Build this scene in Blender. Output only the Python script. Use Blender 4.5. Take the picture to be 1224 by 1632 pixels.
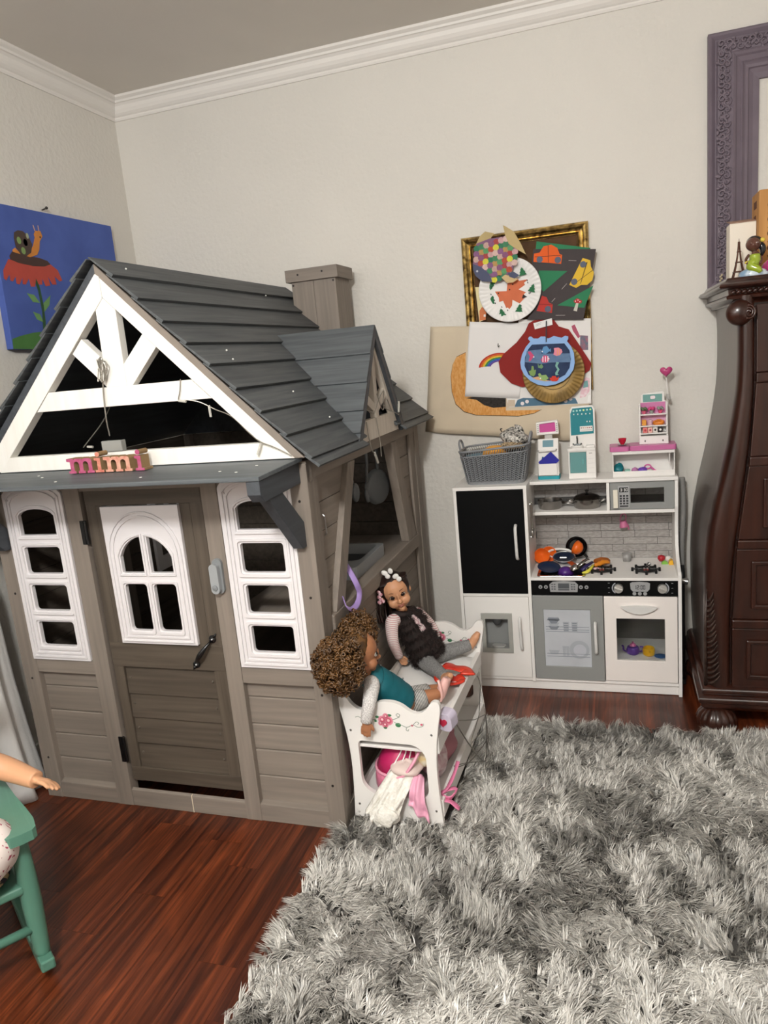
import bpy, bmesh, math, random
import numpy as np
from mathutils import Vector, Matrix, Euler
from mathutils.geometry import tessellate_polygon

for _o in list(bpy.data.objects):
    bpy.data.objects.remove(_o, do_unlink=True)
SC = bpy.context.scene
COL = SC.collection
random.seed(7)
PI = math.pi

# ------------------------------------------------------------------ camera
CAM = Vector((2.1883, -3.2100, 1.4312))
YAW, PITCH, ROLL, FPX = 0.3147, -0.2044, -0.0923, 1159.5
cy, sy, cp, sp = math.cos(YAW), math.sin(YAW), math.cos(PITCH), math.sin(PITCH)
fwd = Vector((-sy * cp, cy * cp, sp))
rgt0 = Vector((cy, sy, 0))
up0 = rgt0.cross(fwd)
cr, sr = math.cos(ROLL), math.sin(ROLL)
rgt = cr * rgt0 + sr * up0
upv = -sr * rgt0 + cr * up0
cd = bpy.data.cameras.new('camera')
cam = bpy.data.objects.new('camera', cd)
COL.objects.link(cam)
M = Matrix((rgt, upv, -fwd)).transposed().to_4x4()
M.translation = CAM
cam.matrix_world = M
cd.sensor_fit = 'VERTICAL'
cd.sensor_height = 36.0
cd.lens = FPX * 36.0 / 1632.0
cd.clip_start = 0.05
SC.camera = cam

# ------------------------------------------------------------------ world, lights, exposure
wd = bpy.data.worlds.new('world')
SC.world = wd
wd.use_nodes = True
wd.node_tree.nodes['Background'].inputs[0].default_value = (0.5, 0.48, 0.45, 1)
wd.node_tree.nodes['Background'].inputs[1].default_value = 0.05

def lamp(name, loc, radius, power, color):
    l = bpy.data.lights.new(name, 'POINT')
    l.shadow_soft_size = radius
    l.energy = power
    l.color = color
    o = bpy.data.objects.new(name, l)
    COL.objects.link(o)
    o.location = loc
    return o
# the room's ceiling fixture, a globe behind the photographer
lamp('ceiling_lamp_light', (1.82, -3.55, 2.44), 0.13, 185.0, (0.985, 1.0, 0.985))
# added cool fill light at the left rear, lifts the left wall
lamp('cool_fill_light', (0.60, -4.4, 2.1), 0.20, 48.0, (0.93, 0.97, 1.0))

vs = SC.view_settings
vs.view_transform = 'Standard'
vs.look = 'None'
vs.gamma = 1.0
vs.use_curve_mapping = False
vs.exposure = 0.05

# ------------------------------------------------------------------ materials
def lin(h):
    h = h.lstrip('#')
    out = []
    for i in (0, 2, 4):
        c = int(h[i:i + 2], 16) / 255.0
        out.append(c / 12.92 if c <= 0.04045 else ((c + 0.055) / 1.055) ** 2.4)
    return tuple(out) + (1.0,)

MATS = {}
def mat(name, hexc, rough=0.5, metal=0.0, var=0.0, scale=(8, 8, 8), detail=4, bump=0.0, bscale=None,
        hex2=None, rnd=0.0, spec=0.5, trans=0.0, coat=0.0, alpha=1.0, emit=None, ior=1.45):
    """Principled material; noise mixes hexc->hex2 (or darkens by var) ; rnd = per-object brightness jitter."""
    if name in MATS:
        return MATS[name]
    m = bpy.data.materials.new(name)
    m.use_nodes = True
    nt = m.node_tree
    N, L = nt.nodes, nt.links
    b = N['Principled BSDF']
    b.inputs['Roughness'].default_value = rough
    b.inputs['Metallic'].default_value = metal
    b.inputs['Specular IOR Level'].default_value = spec
    b.inputs['Transmission Weight'].default_value = trans
    b.inputs['Coat Weight'].default_value = coat
    b.inputs['Alpha'].default_value = alpha
    b.inputs['IOR'].default_value = ior
    b.inputs['Base Color'].default_value = lin(hexc)
    if emit:
        b.inputs['Emission Color'].default_value = lin(hexc)
        b.inputs['Emission Strength'].default_value = emit
    col = None
    if var or hex2 or bump:
        tc = N.new('ShaderNodeTexCoord')
        mp = N.new('ShaderNodeMapping')
        mp.inputs['Scale'].default_value = scale
        L.new(tc.outputs['Object'], mp.inputs['Vector'])
        if rnd or var or hex2:
            oi = N.new('ShaderNodeObjectInfo')
            mul = N.new('ShaderNodeMath'); mul.operation = 'MULTIPLY'; mul.inputs[1].default_value = 13.0
            L.new(oi.outputs['Random'], mul.inputs[0])
            cmb = N.new('ShaderNodeCombineXYZ')
            for k in range(3):
                L.new(mul.outputs[0], cmb.inputs[k])
            L.new(cmb.outputs[0], mp.inputs['Location'])
        nz = N.new('ShaderNodeTexNoise')
        nz.inputs['Detail'].default_value = detail
        nz.inputs['Scale'].default_value = 1.0
        nz.inputs['Distortion'].default_value = 0.4
        L.new(mp.outputs[0], nz.inputs['Vector'])
        if var or hex2:
            rp = N.new('ShaderNodeValToRGB')
            rp.color_ramp.elements[0].position = 0.32
            rp.color_ramp.elements[1].position = 0.68
            c0 = lin(hexc)
            c1 = lin(hex2) if hex2 else tuple(x * (1 - var) for x in c0[:3]) + (1,)
            rp.color_ramp.elements[0].color = c0
            rp.color_ramp.elements[1].color = c1
            L.new(nz.outputs['Fac'], rp.inputs['Fac'])
            col = rp.outputs['Color']
        if bump:
            bp = N.new('ShaderNodeBump')
            bp.inputs['Strength'].default_value = bump
            bp.inputs['Distance'].default_value = 0.004
            if bscale:
                mp2 = N.new('ShaderNodeMapping')
                mp2.inputs['Scale'].default_value = bscale
                L.new(tc.outputs['Object'], mp2.inputs['Vector'])
                nz2 = N.new('ShaderNodeTexNoise')
                nz2.inputs['Scale'].default_value = 1.0
                nz2.inputs['Detail'].default_value = 3
                L.new(mp2.outputs[0], nz2.inputs['Vector'])
                L.new(nz2.outputs['Fac'], bp.inputs['Height'])
            else:
                L.new(nz.outputs['Fac'], bp.inputs['Height'])
            L.new(bp.outputs[0], b.inputs['Normal'])
    if rnd:
        oi = N.new('ShaderNodeObjectInfo')
        mr = N.new('ShaderNodeMapRange')
        mr.inputs['To Min'].default_value = 1 - rnd
        mr.inputs['To Max'].default_value = 1 + rnd
        L.new(oi.outputs['Random'], mr.inputs['Value'])
        hs = N.new('ShaderNodeHueSaturation')
        L.new(mr.outputs[0], hs.inputs['Value'])
        if col is None:
            hs.inputs['Color'].default_value = lin(hexc)
        else:
            L.new(col, hs.inputs['Color'])
        col = hs.outputs['Color']
    if col is not None:
        L.new(col, b.inputs['Base Color'])
    MATS[name] = m
    return m

def wood(name, c1, c2, axis, rough=0.6, freq=55, along=2.5, bump=0.15, rnd=0.05, coat=0.0):
    s = [freq, freq, freq]
    s['xyz'.index(axis)] = along
    return mat(name, c1, rough, hex2=c2, scale=tuple(s), detail=6, bump=bump, rnd=rnd, coat=coat)

# ------------------------------------------------------------------ mesh builder
class MB:
    def __init__(s):
        s.v, s.f = [], []
    def add(s, verts, faces):
        n = len(s.v)
        s.v += [tuple(p) for p in verts]
        s.f += [tuple(i + n for i in f) for f in faces]
        return s
    def box(s, x0, x1, y0, y1, z0, z1, M=None):
        v = [(x, y, z) for x in (x0, x1) for y in (y0, y1) for z in (z0, z1)]
        if M is not None:
            v = [M @ Vector(p) for p in v]
        return s.add(v, [(0, 1, 3, 2), (4, 6, 7, 5), (0, 4, 5, 1), (2, 3, 7, 6), (0, 2, 6, 4), (1, 5, 7, 3)])
    def prism(s, outer, d0, d1, axis='y', holes=(), M=None):
        """2D polygon (with holes) extruded from d0 to d1 along axis. 2D = the two other axes in xyz order."""
        loops = [list(outer)] + [list(h) for h in holes]
        def P(p, d):
            a, b = p
            q = {'x': (d, a, b), 'y': (a, d, b), 'z': (a, b, d)}[axis]
            return M @ Vector(q) if M is not None else q
        flat = [p for l in loops for p in l]
        if len(loops) == 1 and len(outer) <= 4:
            tris = [tuple(range(len(outer)))]
        else:
            tris = tessellate_polygon([[Vector((p[0], p[1], 0)) for p in l] for l in loops])
        n = len(flat)
        v = [P(p, d0) for p in flat] + [P(p, d1) for p in flat]
        f = [tuple(t) for t in tris] + [tuple(i + n for i in reversed(t)) for t in tris]
        k = 0
        for l in loops:
            m = len(l)
            for i in range(m):
                a, b = k + i, k + (i + 1) % m
                f.append((a, b, b + n, a + n))
            k += m
        return s.add(v, f)
    def tube(s, pts, r, n=8, closed=False, cap=True):
        pts = [Vector(p) for p in pts]
        m = len(pts)
        R = list(r) if isinstance(r, (list, tuple)) else [r] * m
        rings = []
        prev = None
        for i, p in enumerate(pts):
            if closed:
                t = pts[(i + 1) % m] - pts[i - 1]
            else:
                t = pts[min(i + 1, m - 1)] - pts[max(i - 1, 0)]
            if t.length < 1e-9:
                t = Vector((0, 0, 1))
            t.normalize()
            if prev is None:
                a = Vector((0, 0, 1)) if abs(t.z) < 0.9 else Vector((1, 0, 0))
                u = t.cross(a).normalized()
            else:
                u = prev - t * prev.dot(t)
                if u.length < 1e-6:
                    u = t.orthogonal()
                u.normalize()
            prev = u
            w = t.cross(u)
            rr = R[i]
            ru, rw = rr if isinstance(rr, tuple) else (rr, rr)
            rings.append([p + u * math.cos(2 * PI * k / n) * ru + w * math.sin(2 * PI * k / n) * rw for k in range(n)])
        v = [q for ring in rings for q in ring]
        f = []
        for i in range(m if closed else m - 1):
            a, b = i * n, ((i + 1) % m) * n
            for k in range(n):
                k2 = (k + 1) % n
                f.append((a + k, a + k2, b + k2, b + k))
        if not closed and cap:
            f.append(tuple(reversed(range(n))))
            f.append(tuple(range((m - 1) * n, m * n)))
        return s.add(v, f)
    def lathe(s, prof, c=(0, 0, 0), n=24, axis='z', M=None, ribs=0, ribd=0.0):
        """prof: list of (r, h)"""
        v = []
        for r, h in prof:
            for k in range(n):
                a = 2 * PI * k / n
                rr = r * (1 - ribd * (0.5 + 0.5 * math.cos(ribs * a)) ** 4) if ribs else r
                q = (rr * math.cos(a), rr * math.sin(a), h)
                if axis == 'x': q = (q[2], q[0], q[1])
                if axis == 'y': q = (q[1], q[2], q[0])
                q = Vector(q)
                if M is not None: q = M @ q
                v.append(q + Vector(c))
        f = []
        for i in range(len(prof) - 1):
            for k in range(n):
                k2 = (k + 1) % n
                f.append((i * n + k, i * n + k2, (i + 1) * n + k2, (i + 1) * n + k))
        f.append(tuple(reversed(range(n))))
        f.append(tuple(range((len(prof) - 1) * n, len(prof) * n)))
        return s.add(v, f)
    def ell(s, c, r, nu=16, nv=10, M=None):
        if not isinstance(r, (tuple, list)): r = (r, r, r)
        v = [Vector((0, 0, r[2]))]
        for j in range(1, nv):
            t = PI * j / nv
            for k in range(nu):
                a = 2 * PI * k / nu
                v.append(Vector((r[0] * math.sin(t) * math.cos(a), r[1] * math.sin(t) * math.sin(a), r[2] * math.cos(t))))
        v.append(Vector((0, 0, -r[2])))
        if M is not None: v = [M @ q for q in v]
        v = [q + Vector(c) for q in v]
        f = [(0, 1 + k, 1 + (k + 1) % nu) for k in range(nu)]
        for j in range(nv - 2):
            for k in range(nu):
                k2 = (k + 1) % nu
                f.append((1 + j * nu + k, 1 + (j + 1) * nu + k, 1 + (j + 1) * nu + k2, 1 + j * nu + k2))
        b = 1 + (nv - 2) * nu
        f += [(b + k, b + nu, b + (k + 1) % nu) for k in range(nu)]
        return s.add(v, f)
    def grid(s, fn, nu, nv, closed_u=False):
        v = [fn(i / nu, j / nv) for j in range(nv + 1) for i in range(nu + (0 if closed_u else 1))]
        w = nu if closed_u else nu + 1
        f = []
        for j in range(nv):
            for i in range(nu):
                i2 = (i + 1) % w if closed_u else i + 1
                f.append((j * w + i, j * w + i2, (j + 1) * w + i2, (j + 1) * w + i))
        return s.add(v, f)
    def loft(s, rings, cap=True):
        n = len(rings[0])
        v = [p for r in rings for p in r]
        f = []
        for i in range(len(rings) - 1):
            for k in range(n):
                k2 = (k + 1) % n
                f.append((i * n + k, i * n + k2, (i + 1) * n + k2, (i + 1) * n + k))
        if cap:
            f.append(tuple(reversed(range(n))))
            f.append(tuple(range((len(rings) - 1) * n, len(rings) * n)))
        return s.add(v, f)

def props(o, label=None, cat=None, group=None, kind=None):
    if label: o['label'] = label
    if cat: o['category'] = cat
    if group: o['group'] = group
    if kind: o['kind'] = kind
    return o

XF = {}      # root name -> matrix (world)
def root_of(o):
    while o.parent is not None:
        o = o.parent
    return o

def thing(name, label, cat, loc=(0, 0, 0), rz=0.0, group=None, rot=None):
    o = bpy.data.objects.new(name, None)
    COL.objects.link(o)
    o.empty_display_size = 0.05
    o.location = loc
    o.rotation_euler = rot if rot else (0, 0, rz)
    XF[o.name] = Matrix.LocRotScale(Vector(loc), Euler(rot if rot else (0, 0, rz)), None)
    return props(o, label, cat, group)

def build(name, mb, material, parent=None, bevel=0.0, smooth=False, local=False, seg=2, sub=0, solid=0.0,
          label=None, cat=None, group=None, kind=None, remesh=0.0, smit=0, ang=40):
    """link mb as one mesh object; coordinates are world unless local=True (then in the root's frame)."""
    V = [Vector(p) for p in mb.v]
    if parent is not None:
        R = root_of(parent)
        if not local:
            inv = XF[R.name].inverted()
            V = [inv @ p for p in V]
        off = None
    else:
        xs = [p.x for p in V]; ys = [p.y for p in V]; zs = [p.z for p in V]
        off = Vector(((min(xs) + max(xs)) / 2, (min(ys) + max(ys)) / 2, min(zs)))
        V = [p - off for p in V]
    me = bpy.data.meshes.new(name)
    me.from_pydata([tuple(p) for p in V], [], mb.f)
    bm = bmesh.new()
    bm.from_mesh(me)
    bmesh.ops.recalc_face_normals(bm, faces=bm.faces)
    bm.to_mesh(me)
    bm.free()
    if smooth:
        me.polygons.foreach_set('use_smooth', [True] * len(me.polygons))
        if smooth == 'auto':
            me.set_sharp_from_angle(angle=math.radians(ang))
    o = bpy.data.objects.new(name, me)
    COL.objects.link(o)
    if isinstance(material, (list, tuple)):
        for q in material: me.materials.append(q)
    else:
        me.materials.append(material)
    if parent is not None:
        o.parent = parent
    else:
        o.location = off
        XF[o.name] = Matrix.Translation(off)
    if solid:
        md = o.modifiers.new('solidify', 'SOLIDIFY'); md.thickness = solid; md.offset = 0
    if remesh:
        md = o.modifiers.new('remesh', 'REMESH'); md.mode = 'VOXEL'; md.voxel_size = remesh; md.use_smooth_shade = True
        if smit:
            md = o.modifiers.new('smooth', 'SMOOTH'); md.factor = 0.5; md.iterations = smit
    if bevel:
        md = o.modifiers.new('bevel', 'BEVEL'); md.width = bevel; md.segments = seg
        md.limit_method = 'ANGLE'; md.angle_limit = math.radians(35)
    if sub:
        md = o.modifiers.new('subsurf', 'SUBSURF'); md.levels = sub; md.render_levels = sub
    return props(o, label, cat, group, kind)

def copy_tree(o, parent=None):
    c = o.copy()
    COL.objects.link(c)
    c.parent = parent
    if parent is None:
        XF[c.name] = XF.get(o.name, Matrix())
    for ch in list(o.children):
        copy_tree(ch, c)
    return c

def arc(cx, cy_, r, a0, a1, n, ry=None):
    ry = r if ry is None else ry
    return [(cx + r * math.cos(math.radians(a0 + (a1 - a0) * i / n)), cy_ + ry * math.sin(math.radians(a0 + (a1 - a0) * i / n))) for i in range(n + 1)]

def rrect(x0, x1, y0, y1, r, n=4):
    return (arc(x1 - r, y0 + r, r, -90, 0, n) + arc(x1 - r, y1 - r, r, 0, 90, n) +
            arc(x0 + r, y1 - r, r, 90, 180, n) + arc(x0 + r, y0 + r, r, 180, 270, n))

def smooth_path(pts, k=6):
    """Catmull-Rom through the points"""
    P = [Vector(p) for p in pts]
    P = [P[0] * 2 - P[1]] + P + [P[-1] * 2 - P[-2]]
    out = []
    for i in range(1, len(P) - 2):
        for j in range(k):
            t = j / k
            a, b, c, d = P[i - 1], P[i], P[i + 1], P[i + 2]
            out.append(0.5 * ((2 * b) + (c - a) * t + (2 * a - 5 * b + 4 * c - d) * t * t + (3 * b - a - 3 * c + d) * t ** 3))
    out.append(P[-2])
    return out

def interp(tab, x):
    """piecewise linear table [(x, y)] sorted by x"""
    if x <= tab[0][0]: return tab[0][1]
    for (a, b), (c, d) in zip(tab, tab[1:]):
        if x <= c:
            t = (x - a) / (c - a)
            return b + (d - b) * t
    return tab[-1][1]
# ================================================================== ROOM
XR, YF, ZC = 4.3, -6.3, 2.72
def wall_mat():
    m = mat('wall_paint', '#dcd7cf', 0.85, var=0.05, scale=(1.5, 1.5, 1.5), bump=0.75, bscale=(55, 55, 55))
    return m
W_ = wall_mat()
m_ceil = mat('ceiling_paint', '#e6e0d7', 0.9, var=0.08, scale=(1.2, 1.2, 1.2), bump=0.25, bscale=(14, 14, 14))
m_trim = mat('white_gloss_trim', '#e8e3dd', 0.28)
build('wall_back', MB().box(-0.1, XR + 0.1, 0, 0.1, 0, ZC), W_, kind='structure')
build('wall_left', MB().box(-0.1, 0, YF, 0, 0, ZC), W_, kind='structure')
build('wall_right', MB().box(XR, XR + 0.1, YF, 0, 0, ZC), W_, kind='structure')
build('wall_front', MB().box(-0.1, XR + 0.1, YF - 0.1, YF, 0, ZC), W_, kind='structure')
build('ceiling', MB().box(-0.1, XR + 0.1, YF - 0.1, 0.1, ZC, ZC + 0.1), m_ceil, kind='structure')

# crown moulding: profile (out from wall, height below ceiling)
CP = [(0, -0.088), (0.006, -0.088), (0.010, -0.080), (0.010, -0.074), (0.016, -0.070), (0.024, -0.062), (0.031, -0.050),
      (0.036, -0.036), (0.044, -0.028), (0.050, -0.026), (0.053, -0.018), (0.060, -0.014), (0.066, -0.010), (0.066, 0.0), (0, 0)]
mb = MB()
rings = []
for x in (None, XR):
    rings.append([((d if x is None else x), -d, ZC + h) for d, h in CP])
mb.loft([[(p[0], p[1], p[2]) for p in r] for r in rings])
build('trim_1', mb, m_trim, kind='structure')
mb = MB()
mb.loft([[(d, -d, ZC + h) for d, h in CP], [(d, YF, ZC + h) for d, h in CP]])
build('trim_2', mb, m_trim, kind='structure')
build('baseboard_back', MB().box(0.0, XR, -0.014, 0, 0, 0.09), m_trim, bevel=0.003, kind='structure')
build('baseboard_left', MB().box(0, 0.014, YF, -0.014, 0, 0.09), m_trim, bevel=0.003, kind='structure')

# floor: laminate planks, every one its own piece
def floor_mat():
    m = bpy.data.materials.new('cherry_laminate')
    m.use_nodes = True
    nt = m.node_tree; N, L = nt.nodes, nt.links
    b = N['Principled BSDF']
    tc = N.new('ShaderNodeTexCoord'); oi = N.new('ShaderNodeObjectInfo')
    mul = N.new('ShaderNodeMath'); mul.operation = 'MULTIPLY'; mul.inputs[1].default_value = 37.0
    L.new(oi.outputs['Random'], mul.inputs[0])
    cmb = N.new('ShaderNodeCombineXYZ')
    for k in range(3): L.new(mul.outputs[0], cmb.inputs[k])
    def noise(sc, det, dist):
        mp = N.new('ShaderNodeMapping'); mp.inputs['Scale'].default_value = sc
        L.new(tc.outputs['Object'], mp.inputs['Vector']); L.new(cmb.outputs[0], mp.inputs['Location'])
        nz = N.new('ShaderNodeTexNoise'); nz.inputs['Scale'].default_value = 1; nz.inputs['Detail'].default_value = det
        nz.inputs['Distortion'].default_value = dist
        L.new(mp.outputs[0], nz.inputs['Vector'])
        return nz.outputs['Fac'], mp
    f1, _ = noise((130, 2.2, 1), 3, 0.2)      # fine streaks
    f2, _ = noise((26, 1.0, 1), 3, 0.6)       # broad bands
    # cathedral figure: rings of a distorted field
    f3, mp3 = noise((7, 0.9, 1), 1, 1.2)
    sn = N.new('ShaderNodeMath'); sn.operation = 'MULTIPLY'; sn.inputs[1].default_value = 75.0
    L.new(f3, sn.inputs[0])
    s2 = N.new('ShaderNodeMath'); s2.operation = 'SINE'; L.new(sn.outputs[0], s2.inputs[0])
    def rampmix(fac, lo, hi, c0, c1):
        rp = N.new('ShaderNodeValToRGB')
        rp.color_ramp.elements[0].position = lo; rp.color_ramp.elements[1].position = hi
        rp.color_ramp.elements[0].color = c0; rp.color_ramp.elements[1].color = c1
        L.new(fac, rp.inputs['Fac'])
        return rp.outputs['Color']
    a = rampmix(f2, 0.3, 0.7, lin('#421c0f'), lin('#763a1e'))
    c1 = rampmix(f1, 0.36, 0.64, (0.52, 0.48, 0.46, 1), (1.35, 1.32, 1.30, 1))
    c2 = rampmix(s2.outputs[0], 0.1, 0.95, (0.78, 0.74, 0.72, 1), (1.1, 1.08, 1.05, 1))
    mx = N.new('ShaderNodeMix'); mx.data_type = 'RGBA'; mx.blend_type = 'MULTIPLY'; mx.inputs[0].default_value = 1
    L.new(a, mx.inputs[6]); L.new(c1, mx.inputs[7])
    mx2 = N.new('ShaderNodeMix'); mx2.data_type = 'RGBA'; mx2.blend_type = 'MULTIPLY'; mx2.inputs[0].default_value = 0.8
    L.new(mx.outputs[2], mx2.inputs[6]); L.new(c2, mx2.inputs[7])
    hs = N.new('ShaderNodeHueSaturation')
    mr = N.new('ShaderNodeMapRange'); mr.inputs['To Min'].default_value = 0.72; mr.inputs['To Max'].default_value = 1.22
    L.new(oi.outputs['Random'], mr.inputs['Value']); L.new(mr.outputs[0], hs.inputs['Value'])
    L.new(mx2.outputs[2], hs.inputs['Color'])
    L.new(hs.outputs[0], b.inputs['Base Color'])
    b.inputs['Roughness'].default_value = 0.33
    return m
m_floor = floor_mat()
m_under = mat('floor_underlay', '#2a120a', 0.8)
floor = build('floor', MB().box(-0.1, XR + 0.1, YF - 0.1, 0.1, -0.08, -0.006), m_under, kind='structure')
PWD = 0.1095
rf = random.Random(5)
ix = 0
x = 0.832 - PWD * 8
cols = []
while x < XR:
    cols.append(x); x += PWD
KNOWN = {8: [-1.707, -1.27, -2.3], 11: [-1.89, -1.1, -2.5], 10: [-2.35, -1.55, -0.8], 9: [-2.12, -1.45], 6: [-1.87, -1.3], 7: [-1.87, -1.4]}
fl_shared = {}
for i, x in enumerate(cols):
    far_y = YF if x < 1.45 else -0.95
    cuts = sorted([0.0, far_y] + KNOWN.get(i, []))
    yy = []
    a = far_y
    joints = sorted(KNOWN.get(i, []))
    pts = [far_y]
    if joints:
        while pts[-1] < joints[0] - 1.1: pts.append(pts[-1] + rf.uniform(0.6, 0.9))
        pts += joints
    else:
        pts.append(far_y + rf.uniform(0.3, 0.9))
    while pts[-1] < -0.75: pts.append(pts[-1] + rf.uniform(0.45, 0.9))
    pts.append(0.0)
    for y0, y1 in zip(pts, pts[1:]):
        if y1 - y0 < 0.05: continue
        x0, x1 = max(x, 0.0), min(x + PWD, XR)
        if x1 - x0 < 0.01: continue
        b = build('plank', MB().box(x0 + 0.0002, x1 - 0.0002, y0 + 0.0002, y1 - 0.0002, -0.0058, 0.0), m_floor, parent=floor)
# under and beyond the rug the same laminate in long boards
xb = [x for x in cols if x >= 1.45][0]
for i in range(10):
    x0 = xb + i * 0.285
    build('plank', MB().box(x0 + 0.0002, min(x0 + 0.2848, XR), YF, -0.9502, -0.0058, 0.0), m_floor, parent=floor)
# ================================================================== PLAYHOUSE (local frame: u right, v into the room corner, w up)
HO = (0.2004, -1.3273, 0.0); HYAW = -0.0081; HW, HD = 1.159, 1.2234
house = thing('playhouse', 'taupe wooden playhouse with grey shingle roof and white gable trim in the corner', 'playhouse', HO, HYAW)
T1, T2 = '#887d73', '#796f66'
taupe_w = wood('taupe_wood_upright', T1, T2, 'z', 0.62)
taupe_u = wood('taupe_wood_across', T1, T2, 'x', 0.62)
taupe_v = wood('taupe_wood_deep', T1, T2, 'y', 0.62)
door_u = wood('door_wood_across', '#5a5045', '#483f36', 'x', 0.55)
inner_shade_v = wood('shade_darkened_board', '#5d5349', '#4a4139', 'y', 0.75)  # inner boards darkened in colour to stand in for shade inside
door_w = wood('door_wood_upright', '#5a5045', '#483f36', 'z', 0.55)
grey_v = wood('grey_shingle_wood', '#555859', '#3e4144', 'y', 0.55, freq=70, along=3.5, bump=0.2, rnd=0.07)
grey_du = wood('grey_dormer_shingle', '#5c6063', '#494c4f', 'x', 0.55, freq=70, along=3.5, bump=0.1, rnd=0.05)
grey_u = wood('grey_board_across', '#5c6164', '#494d50', 'x', 0.5)
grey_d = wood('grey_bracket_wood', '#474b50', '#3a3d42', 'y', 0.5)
white_w = wood('white_painted_wood', '#efece6', '#e6e1d9', 'z', 0.5, freq=30, bump=0.05, rnd=0.0)
white_p = mat('white_moulded_plastic', '#dfdadb', 0.38)
black_m = mat('black_iron', '#0b0b0c', 0.28, spec=0.6)
screw_m = mat('dark_screw', '#1d1714', 0.5)
def H(name, mb, m, parent=None, bevel=0.0015, **k):
    return build(name, mb, m, parent or house, bevel=bevel, local=True, **k)
def hbox(name, u0, u1, v0, v1, w0, w1, m, parent=None, bevel=0.0015, **k):
    return H(name, MB().box(u0, u1, v0, v1, w0, w1), m, parent, bevel, **k)
def screw(parent, u, v, w, ax='y'):
    b = MB()
    if ax == 'y': b.lathe([(0.0, -0.0015), (0.004, -0.0012), (0.0045, 0.001)], (u, v, w), 10, 'y')
    else: b.lathe([(0.0045, -0.001), (0.004, 0.0012), (0.0, 0.0015)], (u, v, w), 10, 'x')
    H('screw', b, screw_m, parent, 0)

# ---- front wall
WT = 1.168
posts = [(0.0, 0.064, 0.040), (0.303, 0.366, 0.040), (0.808, 0.863, 0.040), (1.103, HW, 0.021)]
PO = []
for a, b, d in posts:
    PO.append(hbox('post', a, b, 0.0, d, 0.0, WT, taupe_w))
for w in (0.155, 0.46, 0.77, 1.06):
    screw(PO[0], 0.032, 0, w); screw(PO[3], 1.128, 0, w)
def front_panel(u0, u1, dw):
    edges = [0.03, 0.154 + dw, 0.247 + dw, 0.337 + dw, 0.430 + dw, 0.50 + dw]
    for a, b in zip(edges, edges[1:]):
        hbox('plank', u0 - 0.01, u1 + 0.01, 0.022, 0.036, a + 0.0010, b - 0.0010, taupe_u, bevel=0.0036)
    H('bottom_rail', MB().prism([(0.002, 0), (0.03, 0), (0.03, 0.067), (0.022, 0.067), (0.002, 0.060)], u0, u1, 'x'), taupe_u)
    hbox('panel_rail', u0, u1, 0.002, 0.036, 0.485, 0.538, taupe_u)
front_panel(0.064, 0.303, -0.004)
front_panel(0.863, 1.103, 0.0)
hbox('header_beam', 0.0, HW, 0.004, 0.04, 1.112, 1.176, taupe_u)

def shutter(u0, u1, dw, v=-0.004, parent=None):
    w0, w1 = 0.536 + dw, 1.150
    # arched head plate
    outer = [(u0, w0), (u1, w0), (u1, w1 - 0.045)] + [(p[0], p[1]) for p in arc((u0 + u1) / 2, w1 - 0.045, (u1 - u0) / 2, 10, 170, 10, 0.042)] + [(u0, w1 - 0.045)]
    a, b = u0 + 0.052, u1 - 0.043
    ops = []
    for lo, hi in ((0.588, 0.674), (0.714, 0.803), (0.843, 0.934)):
        ops.append((a, b, lo + dw, hi + dw))
    holes = [rrect(p[0], p[1], p[2], p[3], 0.010) for p in ops]
    top = [(a, 0.975 + dw), (b, 0.975 + dw), (b, 1.040 + dw)] + arc((a + b) / 2, 1.036 + dw, (b - a) / 2, 12, 168, 8, 0.026) + [(a, 1.040 + dw)]
    holes.append(top)
    s = H('window_frame', MB().prism(outer, v, 0.010, 'y', holes), white_p, parent, 0.0015)
    def ring(o, i, vv, nm='moulding'):
        H(nm, MB().prism(o, vv, 0.0, 'y', [i]), white_p, s, 0.002)
    # stepped mouldings round the whole frame and round each light
    def inset(k): return [(u0 + k, w0 + k), (u1 - k, w0 + k), (u1 - k, w1 - 0.045 - k * 0.3)] + arc((u0 + u1) / 2, w1 - 0.045 - k, (u1 - u0) / 2 - k, 10, 170, 10, 0.042) + [(u0 + k, w1 - 0.045 - k * 0.3)]
    ring(inset(0.010), inset(0.017), v - 0.005)
    ring(inset(0.023), inset(0.029), v - 0.005)
    for p in ops:
        ring(rrect(p[0] - 0.014, p[1] + 0.014, p[2] - 0.014, p[3] + 0.013, 0.008), rrect(p[0] - 0.006, p[1] + 0.006, p[2] - 0.006, p[3] + 0.006, 0.010), v - 0.006)
    to = [(a - 0.012, 0.961 + dw), (b + 0.012, 0.961 + dw), (b + 0.012, 1.042 + dw)] + arc((a + b) / 2, 1.038 + dw, (b - a) / 2 + 0.012, 12, 168, 8, 0.038) + [(a - 0.012, 1.042 + dw)]
    ti = [(a - 0.005, 0.969 + dw), (b + 0.005, 0.969 + dw), (b + 0.005, 1.041 + dw)] + arc((a + b) / 2, 1.037 + dw, (b - a) / 2 + 0.005, 12, 168, 8, 0.031) + [(a - 0.005, 1.041 + dw)]
    ring(to, ti, v - 0.005)
    return s
shutter(0.060, 0.299, 0.0)
shutter(0.868, 1.104, 0.006)

# ---- threshold
for a, b in ((0.366, 0.604), (0.6065, 0.808)):
    H('threshold', MB().prism([(0.002, 0), (0.012, 0), (0.012, 0.065), (0.002, 0.060)], a, b, 'x'), taupe_u)
hbox('threshold_gap_strip', 0.604, 0.6065, 0.0015, 0.0115, 0.0, 0.064, mat('pale_gap_strip', '#d9cbb4', 0.7), bevel=0)  # pale strip in the gap between the threshold boards
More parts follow.
